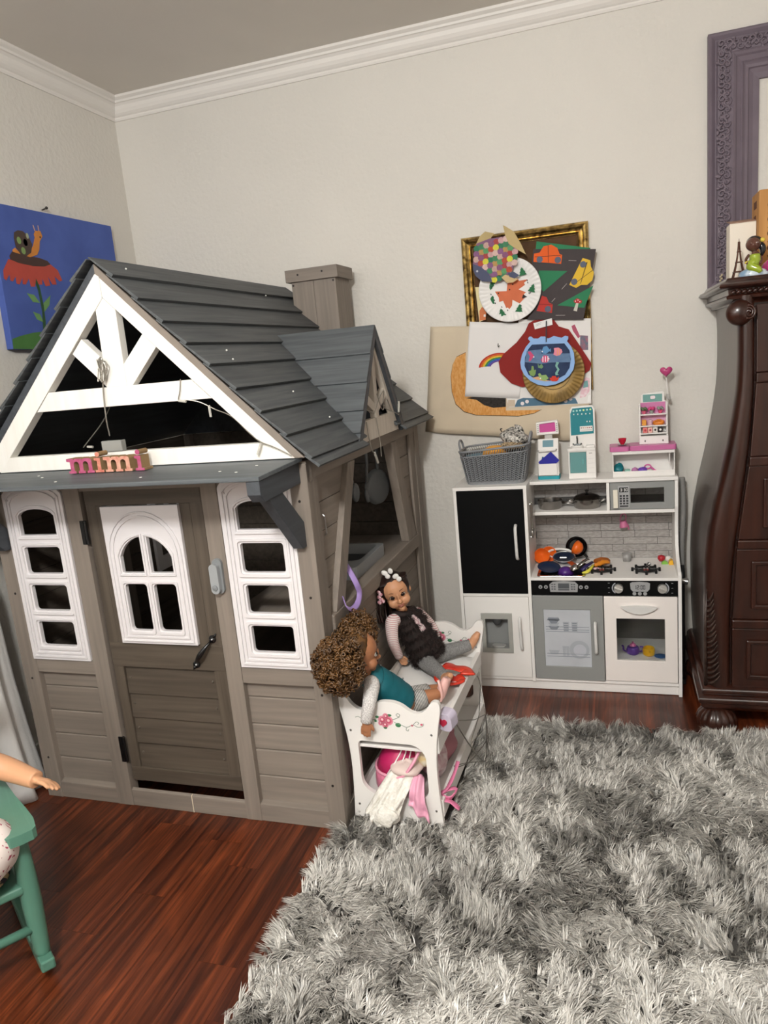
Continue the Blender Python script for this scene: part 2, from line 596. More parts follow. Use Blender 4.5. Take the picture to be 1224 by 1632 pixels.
# ---- door (a part; its boards, window, hinges and handle are its pieces)
DV = 0.010
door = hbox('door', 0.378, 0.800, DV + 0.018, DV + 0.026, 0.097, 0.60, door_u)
hbox('stile', 0.376, 0.414, DV, DV + 0.018, 0.094, 1.11, door_w, door)
hbox('stile', 0.758, 0.802, DV, DV + 0.018, 0.097, 1.11, door_w, door)
hbox('stile', 0.414, 0.440, DV, DV + 0.018, 0.600, 1.064, door_w, door)
hbox('stile', 0.720, 0.758, DV, DV + 0.018, 0.600, 1.064, door_w, door)
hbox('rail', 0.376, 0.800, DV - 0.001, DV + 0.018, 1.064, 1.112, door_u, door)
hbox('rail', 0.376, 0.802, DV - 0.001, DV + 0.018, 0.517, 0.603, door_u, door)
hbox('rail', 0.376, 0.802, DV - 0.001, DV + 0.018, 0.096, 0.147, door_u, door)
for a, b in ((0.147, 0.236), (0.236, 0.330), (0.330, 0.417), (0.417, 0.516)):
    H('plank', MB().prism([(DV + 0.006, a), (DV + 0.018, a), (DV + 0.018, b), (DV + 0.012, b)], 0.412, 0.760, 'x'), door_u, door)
    for u in (0.428, 0.742):
        H('bolt', MB().lathe([(0.0, -0.003), (0.003, -0.0025), (0.0045, -0.0005), (0.0045, 0.002)], (u, DV + 0.0085, (a + b) / 2 + 0.008), 10, 'y'), door_w, door, 0, smooth=True)
def door_window():
    u0, u1, w0, w1 = 0.438, 0.722, 0.606, 1.062
    c = (u0 + u1) / 2
    L0, L1, R0, R1 = u0 + 0.048, c - 0.013, c + 0.013, u1 - 0.048
    v = DV - 0.012
    lo, mid, top = 0.652, 0.808, 0.846
    def archpoly(a, b, k):   # upper light; outer side lower
        r = R1 - c + k
        def hgt(u): return top + 0.118 + k + (math.sqrt(max(0, 1 - ((u - c) / (r * 1.08)) ** 2)) - 1) * 0.105
        us = [a - k + (b - a + 2 * k) * i / 8 for i in range(9)]
        return [(a - k, top - k), (b + k, top - k)] + [(u, hgt(u)) for u in reversed(us)]
    holes = [rrect(L0, L1, lo, mid, 0.012), rrect(R0, R1, lo, mid, 0.012), archpoly(L0, L1, 0), archpoly(R0, R1, 0)]
    s = H('door_window', MB().prism([(u0, w0), (u1, w0), (u1, w1), (u0, w1)], v, DV + 0.004, 'y', holes), white_p, door, 0.0015)
    def rim(o, i):
        b = MB().prism(o, v - 0.005, v + 0.002, 'y', [i])
        s2 = H('moulding', b, white_p, door, 0.0018)
    def fr(k, t=0.006):
        def f(kk):
            r = (u1 - u0) / 2 - kk
            return [(u0 + kk, w0 + kk), (u1 - kk, w0 + kk), (u1 - kk, top + 0.06)] + [(c + r * math.cos(math.radians(q)), top + 0.06 + (0.148 - kk) * math.sin(math.radians(q))) for q in range(8, 180, 12)] + [(u0 + kk, top + 0.06)]
        rim(f(k), f(k + t))
    fr(0.008); fr(0.022)
    for a, b, lo2, hi2 in ((L0, L1, lo, mid), (R0, R1, lo, mid)):
        rim(rrect(a - 0.010, b + 0.010, lo2 - 0.012, hi2 + 0.010, 0.008), rrect(a - 0.004, b + 0.004, lo2 - 0.005, hi2 + 0.004, 0.010))
    for a, b in ((L0, L1), (R0, R1)):
        rim(archpoly(a, b, 0.010), archpoly(a, b, 0.004))
door_window()
for w0, w1 in ((0.940, 1.018), (0.168, 0.262)):
    b = MB().box(0.352, 0.366, -0.003, 0.001, w0, w1).tube([(0.371, 0.001, w0), (0.371, 0.001, w1)], 0.005, 8)
    H('hinge', b, black_m, door, 0.001)
def door_handle():
    p0, p1 = Vector((0.771, DV - 0.002, 0.626)), Vector((0.700, DV - 0.002, 0.538))
    d = (p1 - p0)
    b = MB()
    for p, s in ((p0, -1), (p1, 1)):
        b.lathe([(0.013, 0.0), (0.012, -0.003), (0.0, -0.004)], p, 16, 'y')
        e = d.normalized() * s
        b.tube([p + e * 0.008, p + e * 0.017, p + e * 0.024], [0.006, 0.004, 0.001], 8)
    pts = []
    for i in range(13):
        t = i / 12
        q = p0 + d * (0.06 + 0.88 * t)
        q.y -= 0.028 * math.sin(PI * t) ** 0.7
        pts.append(q)
    b.tube(pts, [0.0035 + 0.0052 * math.sin(PI * i / 12) ** 1.5 for i in range(13)], 10)
    hd = H('door_handle', b, black_m, door, 0, smooth=True)
    c = MB()
    for p in (p0, p1): c.lathe([(0.004, 0.0), (0.0035, -0.006), (0.0, -0.0065)], p, 10, 'y')
    H('rivet', c, mat('steel', '#b9b9b9', 0.3, 1.0), door, 0, smooth=True)
door_handle()
# ---- doorbell / intercom
bell = H('doorbell', MB().prism(rrect(0.818, 0.850, 0.782, 0.893, 0.0159, 8), -0.010, 0.0, 'y'), mat('grey_plastic_bell', '#7e8183', 0.45), bevel=0.002)
H('bell_body', MB().prism(rrect(0.815, 0.843, 0.786, 0.880, 0.0139, 8), -0.026, -0.010, 'y'), mat('light_grey_bell', '#979a9c', 0.4), bell, 0.004)
H('bell_button', MB().lathe([(0.0085, 0.0), (0.0085, -0.004), (0.0, -0.006)], (0.829, -0.026, 0.806), 16, 'y'), mat('grey_plastic_bell', '#7e8183'), bell, 0)

# ---- awning over the door
aw = H('awning_board', MB().prism([(0.002, 0.0), (1.152, 0.0), (1.141, -0.250), (0.014, -0.250)], 0, 0.012, 'z', M=Matrix(((1, 0, 0, 0), (0, 1, 0, 0), (0, 0.050, 1, 1.176), (0, 0, 0, 1)))), grey_u, bevel=0.002)
for u0, u1 in ((1.101, 1.139), (0.020, 0.058)):
    H('awning_beam', MB().prism([(0.0, 1.113), (-0.225, 1.106), (-0.247, 1.128), (-0.247, 1.163), (0.0, 1.175)], u0, u1, 'x'), grey_d)
    br = H('bracket', MB().prism([(0.0, 0.927), (0.0, 1.000), (-0.118, 1.112), (-0.200, 1.108), (-0.026, 0.927)], u0 + 0.003, u1 - 0.003, 'x'), grey_d, bevel=0.002)
    screw(br, (u0 + u1) / 2, -0.010, 0.935); screw(br, (u0 + u1) / 2, -0.09, 1.02)

# ---- gable
GV0, GV1 = -0.030, 0.004
def gp(name, poly, m=white_w, v0=GV0, v1=GV1, **k):
    return H(name, MB().prism(poly, v0, v1, 'y'), m, bevel=0.0015, **k)
gc, gap_w = 0.577, 1.752
apx = (0.587, 1.746)
def lw(k, u): return (u, u + k)
def rw(k, u): return (u, k - u)
gp('rafter', [apx, (0.5835, 1.7475), lw(1.159, 0.034), (0.108, 1.191), (0.596, 1.679), (0.597, 1.738)])
gp('rafter', [(0.598, 1.735), (0.598, 1.681), (1.092, 1.189), (1.142, 1.189)])
gp('tie_beam', [(0.102, 1.189), (1.095, 1.189), (1.048, 1.236), (0.152, 1.236)])
gp('crossbeam', [(0.292, 1.371), (0.907, 1.371), (0.850, 1.428), (0.348, 1.428)])
gp('king_post', [(0.560, 1.428), (0.630, 1.428), (0.632, 1.644), (0.596, 1.680), (0.565, 1.649)], v0=GV0 + 0.004)
gp('brace', [(0.497, 1.573), (0.457, 1.533), (0.520, 1.470), (0.558, 1.430), (0.560, 1.428), (0.562, 1.508)], v0=GV0 + 0.006)
gp('brace', [(0.710, 1.570), (0.750, 1.530), (0.650, 1.428), (0.630, 1.428), (0.630, 1.490)], v0=GV0 + 0.006)
# trim boards that close the gable above the rafters
taupe_trim = mat('taupe_trim', '#857a70', 0.6, var=0.1, scale=(20, 20, 20))
gp('barge_board', [(0.5835, 1.7475), (1.142, 1.189), (1.172, 1.189), (0.5835, 1.776)], taupe_trim, GV0 + 0.002, 0.03)
gp('barge_board', [(0.5835, 1.7475), (0.5835, 1.776), (-0.004, 1.189), (0.026, 1.189)], grey_d, GV0 + 0.002, 0.03)

# ---- main roof: one board per course
RC, RT = 0.5835, 1.790           # ridge
RV0, RV1 = -0.047, HD + 0.047
S2 = math.sqrt(0.5)
def roof_pt(side, s, n):
    """s = distance down the slope, n = height above the deck plane"""
    return (RC + side * (s * S2 + n * S2), RT - s * S2 + n * S2)
def shingle(side, s0, s1, v0, v1, n0=0.004, n1=0.016):
    p = [roof_pt(side, s0, 0.0), roof_pt(side, s1, 0.006), roof_pt(side, s1, n1), roof_pt(side, s0, n0)]
    H('shingle', MB().prism(p, v0, v1, 'y') if False else MB().loft([[(a, v0, b) for a, b in p], [(a, v1, b) for a, b in p]]), grey_v, bevel=0.0012)
CO = [0.0, 0.092, 0.192, 0.290, 0.383, 0.474, 0.575, 0.671, 0.768, 0.862, 0.893]
for side in (1, -1):
    for i, (a, b) in enumerate(zip(CO, CO[1:])):
        a2 = max(0.0 if side == 1 else 0.006, a - 0.02)
        if side == 1 and i >= 6:
            sl = [RV0, 0.0]
            vl, vr = 0.605 - 0.02, 0.605 + 0.02
            uu = RC + a * S2
            # cut clear of the dormer
            half = max(0.02, (uu - 0.823) / (1.2 - 0.823) * 0.262 - 0.03)
            shingle(side, a2, b, RV0, 0.605 - half)
            shingle(side, a2, b, 0.605 + half, RV1)
        else:
            shingle(side, a2, b, RV0, RV1)
for side in (1, -1):   # added decks that block light; dark grey stands in for shade under the roof
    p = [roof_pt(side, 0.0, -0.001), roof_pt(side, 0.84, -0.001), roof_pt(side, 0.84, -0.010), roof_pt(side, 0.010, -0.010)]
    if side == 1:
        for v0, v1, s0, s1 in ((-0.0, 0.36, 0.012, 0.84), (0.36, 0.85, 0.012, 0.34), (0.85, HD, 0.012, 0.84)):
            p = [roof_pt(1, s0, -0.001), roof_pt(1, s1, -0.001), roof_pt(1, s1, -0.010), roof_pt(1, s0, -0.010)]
            H('roof_shade_deck', MB().loft([[(a, v0, b) for a, b in p], [(a, v1, b) for a, b in p]]), grey_d, bevel=0)
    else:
        H('roof_shade_deck', MB().loft([[(a, 0.0, b) for a, b in p], [(a, HD, b) for a, b in p]]), grey_d, bevel=0)
# pale specks of paint on the shingles
sp = MB()
rs = random.Random(3)
for s, v, n in ((0.05, 0.06, 0.010), (0.10, 0.9, 0.01), (0.42, 0.12, 0.012), (0.46, 0.10, 0.012), (0.62, 0.25, 0.012), (0.75, 0.30, 0.014)):
    u, w = roof_pt(1, s, n + 0.0035)
    sp.ell((u, v, w), (0.003, 0.004, 0.003), 6, 4)
for u, v in ((0.32, -0.10), (0.36, -0.13), (0.47, -0.2), (0.75, -0.19), (0.98, -0.16), (1.06, -0.1), (1.04, -0.18)):
    sp.ell((u, v, 1.1885 + 0.05 * v), (0.005, 0.004, 0.0012), 6, 4)
H('paint_speck', sp, mat('chalk_white', '#e8e6e0', 0.9), bevel=0)

# ---- dormer
DC, DRW, DEW, DHW = 0.605, 1.552, 1.176, 0.262
DU1 = 1.205
dl = math.hypot(DHW, DRW - DEW)
def dpt(side, t, u, n=0.0):
    nx, nz = (DRW - DEW) / dl, DHW / dl
    return (u, DC + side * (t * DHW + n * nx), DRW - t * (DRW - DEW) + n * nz)
def valley_u(t): return 0.815 + t * (1.190 - 0.815)
DT = [0.0, 0.262, 0.505, 0.742, 0.925, 1.02]
for side in (-1, 1):
    for a, b in zip(DT, DT[1:]):
        r = []
        for (t, n) in ((a, 0.0), (b, 0.004), (b, 0.012), (a, 0.006)):
            r.append((t, n))
        A_ = [dpt(side, t, valley_u(t) - 0.012, n) for t, n in r]
        B_ = [dpt(side, t, DU1, n) for t, n in r]
        H('dormer_shingle', MB().loft([A_, B_]), grey_du, bevel=0.001)
dg = lambda name, poly, m, u0, u1: H(name, MB().prism(poly, u0, u1, 'x'), m, bevel=0.001)
cream_w = wood('cream_stained_wood', '#cdc4b8', '#bcb2a6', 'z', 0.55)
i1 = 0.030
dg('dormer_rafter', [(DC, 1.530), (DC, 1.478), (DC - 0.208, 1.180), (DC - 0.245, 1.180)], cream_w, 1.168, 1.190)
dg('dormer_rafter', [(DC, 1.530), (DC, 1.478), (DC + 0.208, 1.180), (DC + 0.245, 1.180)], cream_w, 1.168, 1.190)
dg('dormer_beam', [(DC - 0.238, 1.168), (DC + 0.238, 1.168), (DC + 0.190, 1.238), (DC - 0.190, 1.238)], cream_w, 1.166, 1.189)
dg('dormer_brace', [(DC - 0.018, 1.238), (DC + 0.018, 1.238), (DC + 0.018, 1.46), (DC - 0.018, 1.46)], cream_w, 1.164, 1.186)
dg('dormer_brace', [(DC - 0.012, 1.250), (DC - 0.012, 1.285), (DC - 0.125, 1.345), (DC - 0.135, 1.310)], cream_w, 1.164, 1.184)
dg('dormer_brace', [(DC + 0.012, 1.250), (DC + 0.012, 1.285), (DC + 0.125, 1.345), (DC + 0.135, 1.310)], cream_w, 1.164, 1.184)
for side in (-1, 1):
    p = [dpt(side, 0.0, 0, -0.001), dpt(side, 1.0, 0, -0.001), dpt(side, 1.0, 0, -0.024), dpt(side, 0.06, 0, -0.024)]
    H('dormer_barge_board', MB().loft([[(1.188, a, b) for _, a, b in p], [(1.204, a, b) for _, a, b in p]]), grey_d, bevel=0.001)

# ---- chimney on the rear of the roof
ch = H('chimney', MB().loft([[(0.692, 1.100, 1.66), (0.792, 1.100, 1.56), (0.792, 1.270, 1.56), (0.692, 1.270, 1.66)],
                             [(0.692, 1.100, 1.792), (0.7915, 1.100, 1.792), (0.7915, 1.270, 1.792), (0.692, 1.270, 1.792)]]), taupe_w)
H('chimney_board', MB().loft([[(0.7925, 1.100, 1.56), (0.892, 1.100, 1.46), (0.892, 1.270, 1.46), (0.7925, 1.270, 1.56)],
                              [(0.7925, 1.100, 1.792), (0.892, 1.100, 1.792), (0.892, 1.270, 1.792), (0.7925, 1.270, 1.792)]]), taupe_w, ch)
for a, b, c, d in ((0.672, 0.908, 1.087, 1.099), (0.672, 0.684, 1.099, 1.276), (0.896, 0.908, 1.099, 1.276)):
    hbox('cap_board', a, b, c, d, 1.788, 1.838, taupe_u if c < 1.09 else taupe_v, ch)
hbox('cap_board', 0.684, 0.896, 1.099, 1.276, 1.818, 1.832, taupe_u, ch)
for u, w in ((0.70, 1.775), (0.705, 1.67), (0.882, 1.778), (0.73, 1.815), (0.84, 1.818)):
    screw(ch, u, 1.0995 if w < 1.79 else 1.0865, w)

# ---- right side wall (window over the counter)
UO = HW
hbox('post', HW - 0.05, HW - 0.002, 0.0215, 0.058, 0.0, WT, taupe_w)
hbox('stile', HW - 0.016, HW - 0.004, 0.030, 0.078, 0.0, 1.12, taupe_w)
hbox('post', HW - 0.055, HW, 1.160, 1.2234, 0.0, 1.17, taupe_w)
hbox('stile', HW - 0.016, HW - 0.004, 1.094, 1.1595, 0.0, 1.12, taupe_w)
hbox('side_beam', HW - 0.045, HW - 0.002, 0.024, 1.1595, 1.119, 1.172, taupe_v)
hbox('side_beam', HW - 0.040, HW + 0.004, 0.078, 1.094, 0.632, 0.688, taupe_v, bevel=0.004)
hbox('bottom_rail', HW - 0.040, HW - 0.002, 0.024, 1.1595, 0.0, 0.062, taupe_v)
def diag(name, a0, a1, b0, b1):
    H(name, MB().prism([(a0, 1.1188), (a1, 1.1188), (b1, 0.6885), (b0, 0.6885)], HW - 0.034, HW + 0.002, 'x'), taupe_w, bevel=0.002)
diag('brace', 0.330, 0.396, 0.105, 0.180)
diag('brace', 0.813, 0.880, 0.952, 1.066)
def dv(w, x0, x1): return x0 + (x1 - x0) * (1.119 - w) / 0.4305
for a, b in ((0.690, 0.765), (0.765, 0.855), (0.855, 0.945), (0.945, 1.034), (1.034, 1.119)):
    H('plank', MB().prism([(0.070, a + 0.001), (dv(a, 0.36, 0.14), a + 0.001), (dv(b, 0.36, 0.14), b - 0.001), (0.070, b - 0.001)], HW - 0.030, HW - 0.018, 'x'), taupe_v)
    H('plank', MB().prism([(dv(a, 0.85, 1.005), a + 0.001), (1.10, a + 0.001), (1.10, b - 0.001), (dv(b, 0.85, 1.005), b - 0.001)], HW - 0.030, HW - 0.018, 'x'), taupe_v)
e = [0.05, 0.155, 0.25, 0.348, 0.448, 0.549, 0.634]
for a, b in zip(e, e[1:]):
    hbox('plank', HW - 0.030, HW - 0.018, 0.070, 1.10, a + 0.001, b - 0.001, taupe_v)
H('gate_hook', MB().tube([(HW - 0.016, 0.118, 0.995), (HW - 0.010, 0.118, 0.990), (HW - 0.010, 0.122, 0.935), (HW - 0.016, 0.122, 0.93)], 0.002, 6), mat('steel', '#b9b9b9'), bevel=0)
# ---- left side and back
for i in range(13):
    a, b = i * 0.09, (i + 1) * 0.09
    hbox('plank', 0.004, 0.018, 0.04, 1.2, a + 0.001, b - 0.001, inner_shade_v)
    hbox('plank', 0.02, HW - 0.04, 1.19, 1.205, a + 0.001, b - 0.001, inner_shade_v)
hbox('post', 0.0, 0.05, 1.16, 1.2234, 0, 1.17, taupe_w)
H('back_gable', MB().prism([(0.0, 1.172), (HW, 1.172), (0.5835, 1.755)], HD - 0.034, HD - 0.02, 'y'), grey_d, bevel=0)  # dark grey colour stands in for shade inside the roof
hbox('inner_post', 0.019, 0.05, 0.54, 0.60, 0.0, 1.17, taupe_w)
# white window on the left wall, seen through the door light
inner = H('window_frame', MB().prism(rrect(0.80, 1.06, 0.60, 1.06, 0.01), 0.019, 0.034, 'x', [rrect(0.84, 0.92, 0.66, 0.80, 0.008), rrect(0.94, 1.02, 0.66, 0.80, 0.008), rrect(0.84, 0.92, 0.84, 1.0, 0.02), rrect(0.94, 1.02, 0.84, 1.0, 0.02)]), white_p)

# ---- counter, sink and tap inside the side window
ctr = hbox('counter', 0.80, HW - 0.042, 0.08, 1.09, 0.655, 0.682, taupe_v)
hbox('counter_front', 0.80, 0.815, 0.08, 1.09, 0.30, 0.655, taupe_v, ctr)
hbox('cabinet_shelf', 0.815, HW - 0.042, 0.08, 1.09, 0.33, 0.345, taupe_v, ctr)
sink_m = mat('grey_plastic_sink', '#8d8f90', 0.35)
sink = H('sink', MB().prism(rrect(0.845, 1.107, 0.44, 0.785, 0.02), 0.682, 0.727, 'z', [rrect(0.875, 1.085, 0.535, 0.765, 0.03)]), sink_m, bevel=0.004)
H('basin', MB().box(0.87, 1.09, 0.53, 0.77, 0.682, 0.688), mat('dark_basin', '#2b2d2f', 0.4), sink, 0)
tp = smooth_path([(1.03, 0.49, 0.727), (1.03, 0.492, 0.80), (1.026, 0.50, 0.845), (1.005, 0.535, 0.870), (0.980, 0.575, 0.850), (0.975, 0.585, 0.835)], 5)
H('tap', MB().tube(tp, 0.0115, 12), mat('grey_plastic_tap', '#7b7e80', 0.35), sink, 0, smooth=True)
H('tap_base', MB().lathe([(0.024, 0), (0.022, 0.02), (0.015, 0.03), (0.012, 0.034)], (1.03, 0.49, 0.727), 16).tube([(1.03, 0.46, 0.738), (1.03, 0.52, 0.738)], 0.012, 10), mat('grey_plastic_tap', '#7b7e80'), sink, 0, smooth='auto')
# ================================================================== PLAY KITCHEN (world coordinates)
KX0, KX1, KY, KB = 1.547, 2.427, -0.297, -0.006
kit = thing('play_kitchen', 'white and grey wooden play kitchen with black chalkboard fridge door against the wall', 'play kitchen', ((KX0 + KX1) / 2, -0.15, 0))
kw = mat('kitchen_white_board', '#efebe7', 0.42)
kg = mat('kitchen_grey_board', '#8f908e', 0.45)
kb = mat('kitchen_black_panel', '#050506', 0.6, spec=0.15)
ksil = mat('silver_plastic', '#c4c3c0', 0.28, 0.6)
kgp = mat('grey_print', '#9b9b9c', 0.5)
kdk = mat('dark_print', '#2c2d30', 0.5)
knobm = mat('brushed_knob', '#d9d7d3', 0.34, 0.75)
chrome = mat('stainless_steel', '#b3b0ac', 0.16, 1.0)
def K(name, mb, m, parent=None, bevel=0.0012, **k):
    return build(name, mb, m, parent or kit, bevel=bevel, **k)
def kbox(name, x0, x1, y0, y1, z0, z1, m, parent=None, bevel=0.0012, **k):
    return K(name, MB().box(x0, x1, y0, y1, z0, z1), m, parent, bevel, **k)
XF_ = 1.848   # fridge / stove boundary
t = 0.013
# carcass
kbox('side_panel', KX0, KX0 + t, KY, KB, 0, 0.876, kw)
kbox('side_panel', XF_ - t, XF_, KY, KB, 0.04, 0.876, kw)
prof = [(KY, 0.0), (KY, 0.512), (-0.286, 0.522), (-0.262, 0.530), (-0.220, 0.548), (-0.188, 0.572), (-0.168, 0.600), (-0.158, 0.640), (-0.158, 0.70), (-0.165, 0.74), (-0.172, 0.76), (-0.172, 0.870), (KB, 0.870), (KB, 0.0)]
K('side_panel', MB().prism(prof, KX1 - t, KX1, 'x'), kw)
kbox('top_panel', KX0 - 0.001, XF_ + 0.001, KY - 0.002, KB, 0.876, 0.890, kw)
kbox('top_panel', XF_, KX1, -0.178, KB, 0.868, 0.882, kw)
kbox('shelf', XF_, KX1 - t, -0.170, KB - 0.006, 0.736, 0.750, kw)
kbox('divider', 2.155, 2.167, -0.170, KB - 0.006, 0.750, 0.868, kw)
kbox('bottom_panel', KX0, KX1 - t, KY + 0.004, KB, 0.043, 0.056, kw)
kbox('plinth', KX0, KX1 - t, KY + 0.014, KY + 0.028, 0.002, 0.043, kw)
kbox('back_panel', KX0 + t, XF_ - t, KB - 0.005, KB, 0.05, 0.876, kw)
# fridge
kbox('middle_shelf', KX0 + t, XF_ - t, KY + 0.002, KB - 0.006, 0.419, 0.431, kw)
fd = kbox('chalkboard_door', 1.560, 1.835, KY - 0.001, KY + 0.012, 0.4325, 0.874, kb)
K('handle', MB().tube(smooth_path([(1.798, KY, 0.727), (1.798, KY - 0.022, 0.712), (1.799, KY - 0.026, 0.655), (1.800, KY - 0.022, 0.598), (1.800, KY, 0.583)], 5), 0.0065, 10), mat('white_plastic_handle', '#d9d7d4', 0.3), fd, 0, smooth=True)
ld = K('lower_door', MB().prism([(1.562, 0.058), (1.834, 0.058), (1.834, 0.417), (1.562, 0.417)], KY - 0.001, KY + 0.012, 'y', [[(1.640, 0.18), (1.640, 0.335), (1.750, 0.335), (1.750, 0.18)]]), kw)
K('handle', MB().tube(smooth_path([(1.795, KY, 0.326), (1.795, KY - 0.022, 0.312), (1.797, KY - 0.026, 0.256), (1.799, KY - 0.022, 0.200), (1.799, KY, 0.186)], 5), 0.006, 10), mat('white_plastic_handle', '#d9d7d4', 0.3), ld, 0, smooth=True)
dsp = K('ice_dispenser', MB().prism([(1.630, 0.169), (1.762, 0.169), (1.762, 0.346), (1.630, 0.346)], KY - 0.007, KY + 0.001, 'y', [[(1.648, 0.188), (1.744, 0.188), (1.744, 0.320), (1.648, 0.320)]]), mat('dispenser_grey', '#a5a49e', 0.4))
b = MB().box(1.640, 1.752, KY + 0.05, KY + 0.054, 0.18, 0.335)
b.box(1.640, 1.645, KY, KY + 0.05, 0.18, 0.335).box(1.747, 1.752, KY, KY + 0.05, 0.18, 0.335).box(1.640, 1.752, KY, KY + 0.05, 0.175, 0.19).box(1.640, 1.752, KY, KY + 0.05, 0.325, 0.335)
K('recess', b, mat('recess_grey', '#8b8c8b', 0.4), dsp, 0)
K('spout', MB().lathe([(0.012, 0.0), (0.016, 0.006), (0.020, 0.012), (0.021, 0.034), (0.0, 0.035)], (1.695, KY + 0.022, 0.288), 16), mat('spout_dark', '#4e4f50', 0.35), dsp, 0, smooth='auto')
K('drip_tray', MB().prism(rrect(1.668, 1.726, KY + 0.002, KY + 0.036, 0.012), 0.190, 0.194, 'z'), ksil, dsp, 0.001)
# worktop and splashback
SK = (1.880, 2.058, -0.285, -0.110)
K('worktop', MB().prism([(XF_, KY - 0.003), (KX1 - t, KY - 0.003), (KX1 - t, KB - 0.006), (XF_, KB - 0.006)], 0.491, 0.503, 'z', [rrect(SK[0], SK[1], SK[2], SK[3], 0.012)]), kw)
splash = kbox('splashback', XF_, KX1 - t, KB - 0.006, KB, 0.503, 0.868, mat('grout_dark', '#4c4a48', 0.8), bevel=0)
tile_m = mat('grey_printed_tile', '#aca7a3', 0.55, hex2='#918c88', scale=(60, 60, 160), detail=5, rnd=0.05)
rows = [(0.503 + i * 0.0308, 0.503 + (i + 1) * 0.0308) for i in range(12)]
for r, (z0, z1) in enumerate(rows):
    if z1 > 0.736 and z0 < 0.750: continue
    x = XF_ - (0.0, 0.09, 0.045, 0.135)[r % 4]
    while x < KX1 - t:
        a, b_ = max(x + 0.0009, XF_ + 0.0005), min(x + 0.1371, KX1 - t - 0.0005)
        if b_ - a > 0.004:
            kbox('tile', a, b_, KB - 0.0078, KB - 0.006, z0 + 0.0009, z1 - 0.0009, tile_m, splash, bevel=0)
        x += 0.138
# microwave
mw = K('microwave_door', MB().prism([(2.169, 0.752), (2.413, 0.752), (2.413, 0.866), (2.169, 0.866)], -0.166, -0.156, 'y', [[(2.248, 0.778), (2.375, 0.778), (2.375, 0.838), (2.248, 0.838)]]), kg)
K('window_pane', MB().box(2.246, 2.377, -0.160, -0.1585, 0.776, 0.840), mat('clear_acrylic', '#f4f6f6', 0.03, trans=1.0, spec=0.15, ior=1.15), mw, 0)
kbox('inside_floor', 2.169, 2.413, -0.156, KB - 0.008, 0.750, 0.752, kg, mw, bevel=0)
K('handle', MB().box(2.181, 2.199, -0.190, -0.184, 0.763, 0.838).box(2.184, 2.196, -0.184, -0.166, 0.826, 0.834).box(2.184, 2.196, -0.184, -0.166, 0.767, 0.775), mat('cream_plastic', '#e6dfcf', 0.4), mw, 0.001)
kp = K('keypad', MB().box(2.200, 2.243, -0.1675, -0.166, 0.760, 0.850), mat('keypad_grey', '#a9a9aa', 0.5), mw, 0)
K('keypad_display', MB().box(2.205, 2.239, -0.1685, -0.1675, 0.824, 0.843), kb, kp, 0)
for r in range(4):
    for c in range(3):
        K('key', MB().box(2.206 + c * 0.0125, 2.2145 + c * 0.0125, -0.169, -0.1675, 0.805 - r * 0.0105, 0.812 - r * 0.0105), kdk, kp, 0)
K('key', MB().box(2.206, 2.239, -0.169, -0.1675, 0.7635, 0.769), kdk, kp, 0)
SEG = {'0': 'abcdef', '1': 'bc', '2': 'abged', '3': 'abgcd', '4': 'fgbc', '5': 'afgcd', '6': 'afgedc', '7': 'abc', '8': 'abcdefg', '9': 'abcdfg'}
def digits(text, x0, z0, w, h, y, th, gapx):
    b = MB()
    x = x0
    for chd in text:
        if chd == ':':
            b.box(x, x + th, y - 0.0006, y, z0 + h * 0.25 - th / 2, z0 + h * 0.25 + th / 2).box(x, x + th, y - 0.0006, y, z0 + h * 0.75 - th / 2, z0 + h * 0.75 + th / 2)
            x += th + gapx; continue
        for s_ in SEG[chd]:
            if s_ in 'agd':
                zz = {'a': z0 + h - th, 'g': z0 + h / 2 - th / 2, 'd': z0}[s_]
                b.box(x + th * 0.4, x + w - th * 0.4, y - 0.0006, y, zz, zz + th)
            else:
                xx = x if s_ in 'fe' else x + w - th
                zz = z0 + h / 2 if s_ in 'fb' else z0
                b.box(xx, xx + th, y - 0.0006, y, zz + th * 0.3, zz + h / 2 - th * 0.3)
        x += w + gapx
    return b
K('clock_digits', digits('3:30', 2.2085, 0.8275, 0.0066, 0.012, -0.1685, 0.0016, 0.0024), mat('display_white', '#f2f2f0', 0.5), kp, 0, kind='stuff')
# control panel
cp_ = kbox('control_panel', XF_, KX1 - t, KY - 0.001, KY + 0.010, 0.428, 0.490, kb)
def kpanel(name, poly, m, y0, y1, parent, **k): return K(name, MB().prism(poly, y0, y1, 'y'), m, parent, 0, **k)
Y0 = KY - 0.001
dp = kpanel('dishwasher_display', [(1.925, 0.442), (2.033, 0.442), (2.036, 0.474), (2.024, 0.486), (1.980, 0.489), (1.936, 0.486), (1.922, 0.474)], kgp, Y0 - 0.0015, Y0, cp_)
kpanel('screen', [(1.957, 0.457), (2.001, 0.457), (2.001, 0.479), (1.957, 0.479)], mat('lcd_dark', '#515458', 0.4), Y0 - 0.002, Y0 - 0.0015, dp)
kpanel('screen', [(1.957, 0.449), (2.001, 0.449), (2.001, 0.455), (1.957, 0.455)], mat('lcd_dark', '#515458', 0.4), Y0 - 0.002, Y0 - 0.0015, dp)
for x in (1.930, 1.940, 2.008, 2.018):
    for z in (0.452, 0.462, 0.472):
        kpanel('key', [(x, z), (x + 0.007, z), (x + 0.007, z + 0.005), (x, z + 0.005)], mat('lcd_dark', '#515458'), Y0 - 0.0022, Y0 - 0.0015, dp)
for x in (1.886, 1.908, 2.047, 2.069):
    bt = K('button', MB().lathe([(0.0078, 0), (0.0078, -0.002), (0.0, -0.0025)], (x, Y0, 0.463), 14, 'y'), kgp, cp_, 0)
    kpanel('button_mark', arc(x, 0.463, 0.003, 0, 330, 9), kdk, Y0 - 0.0032, Y0 - 0.0026, bt)
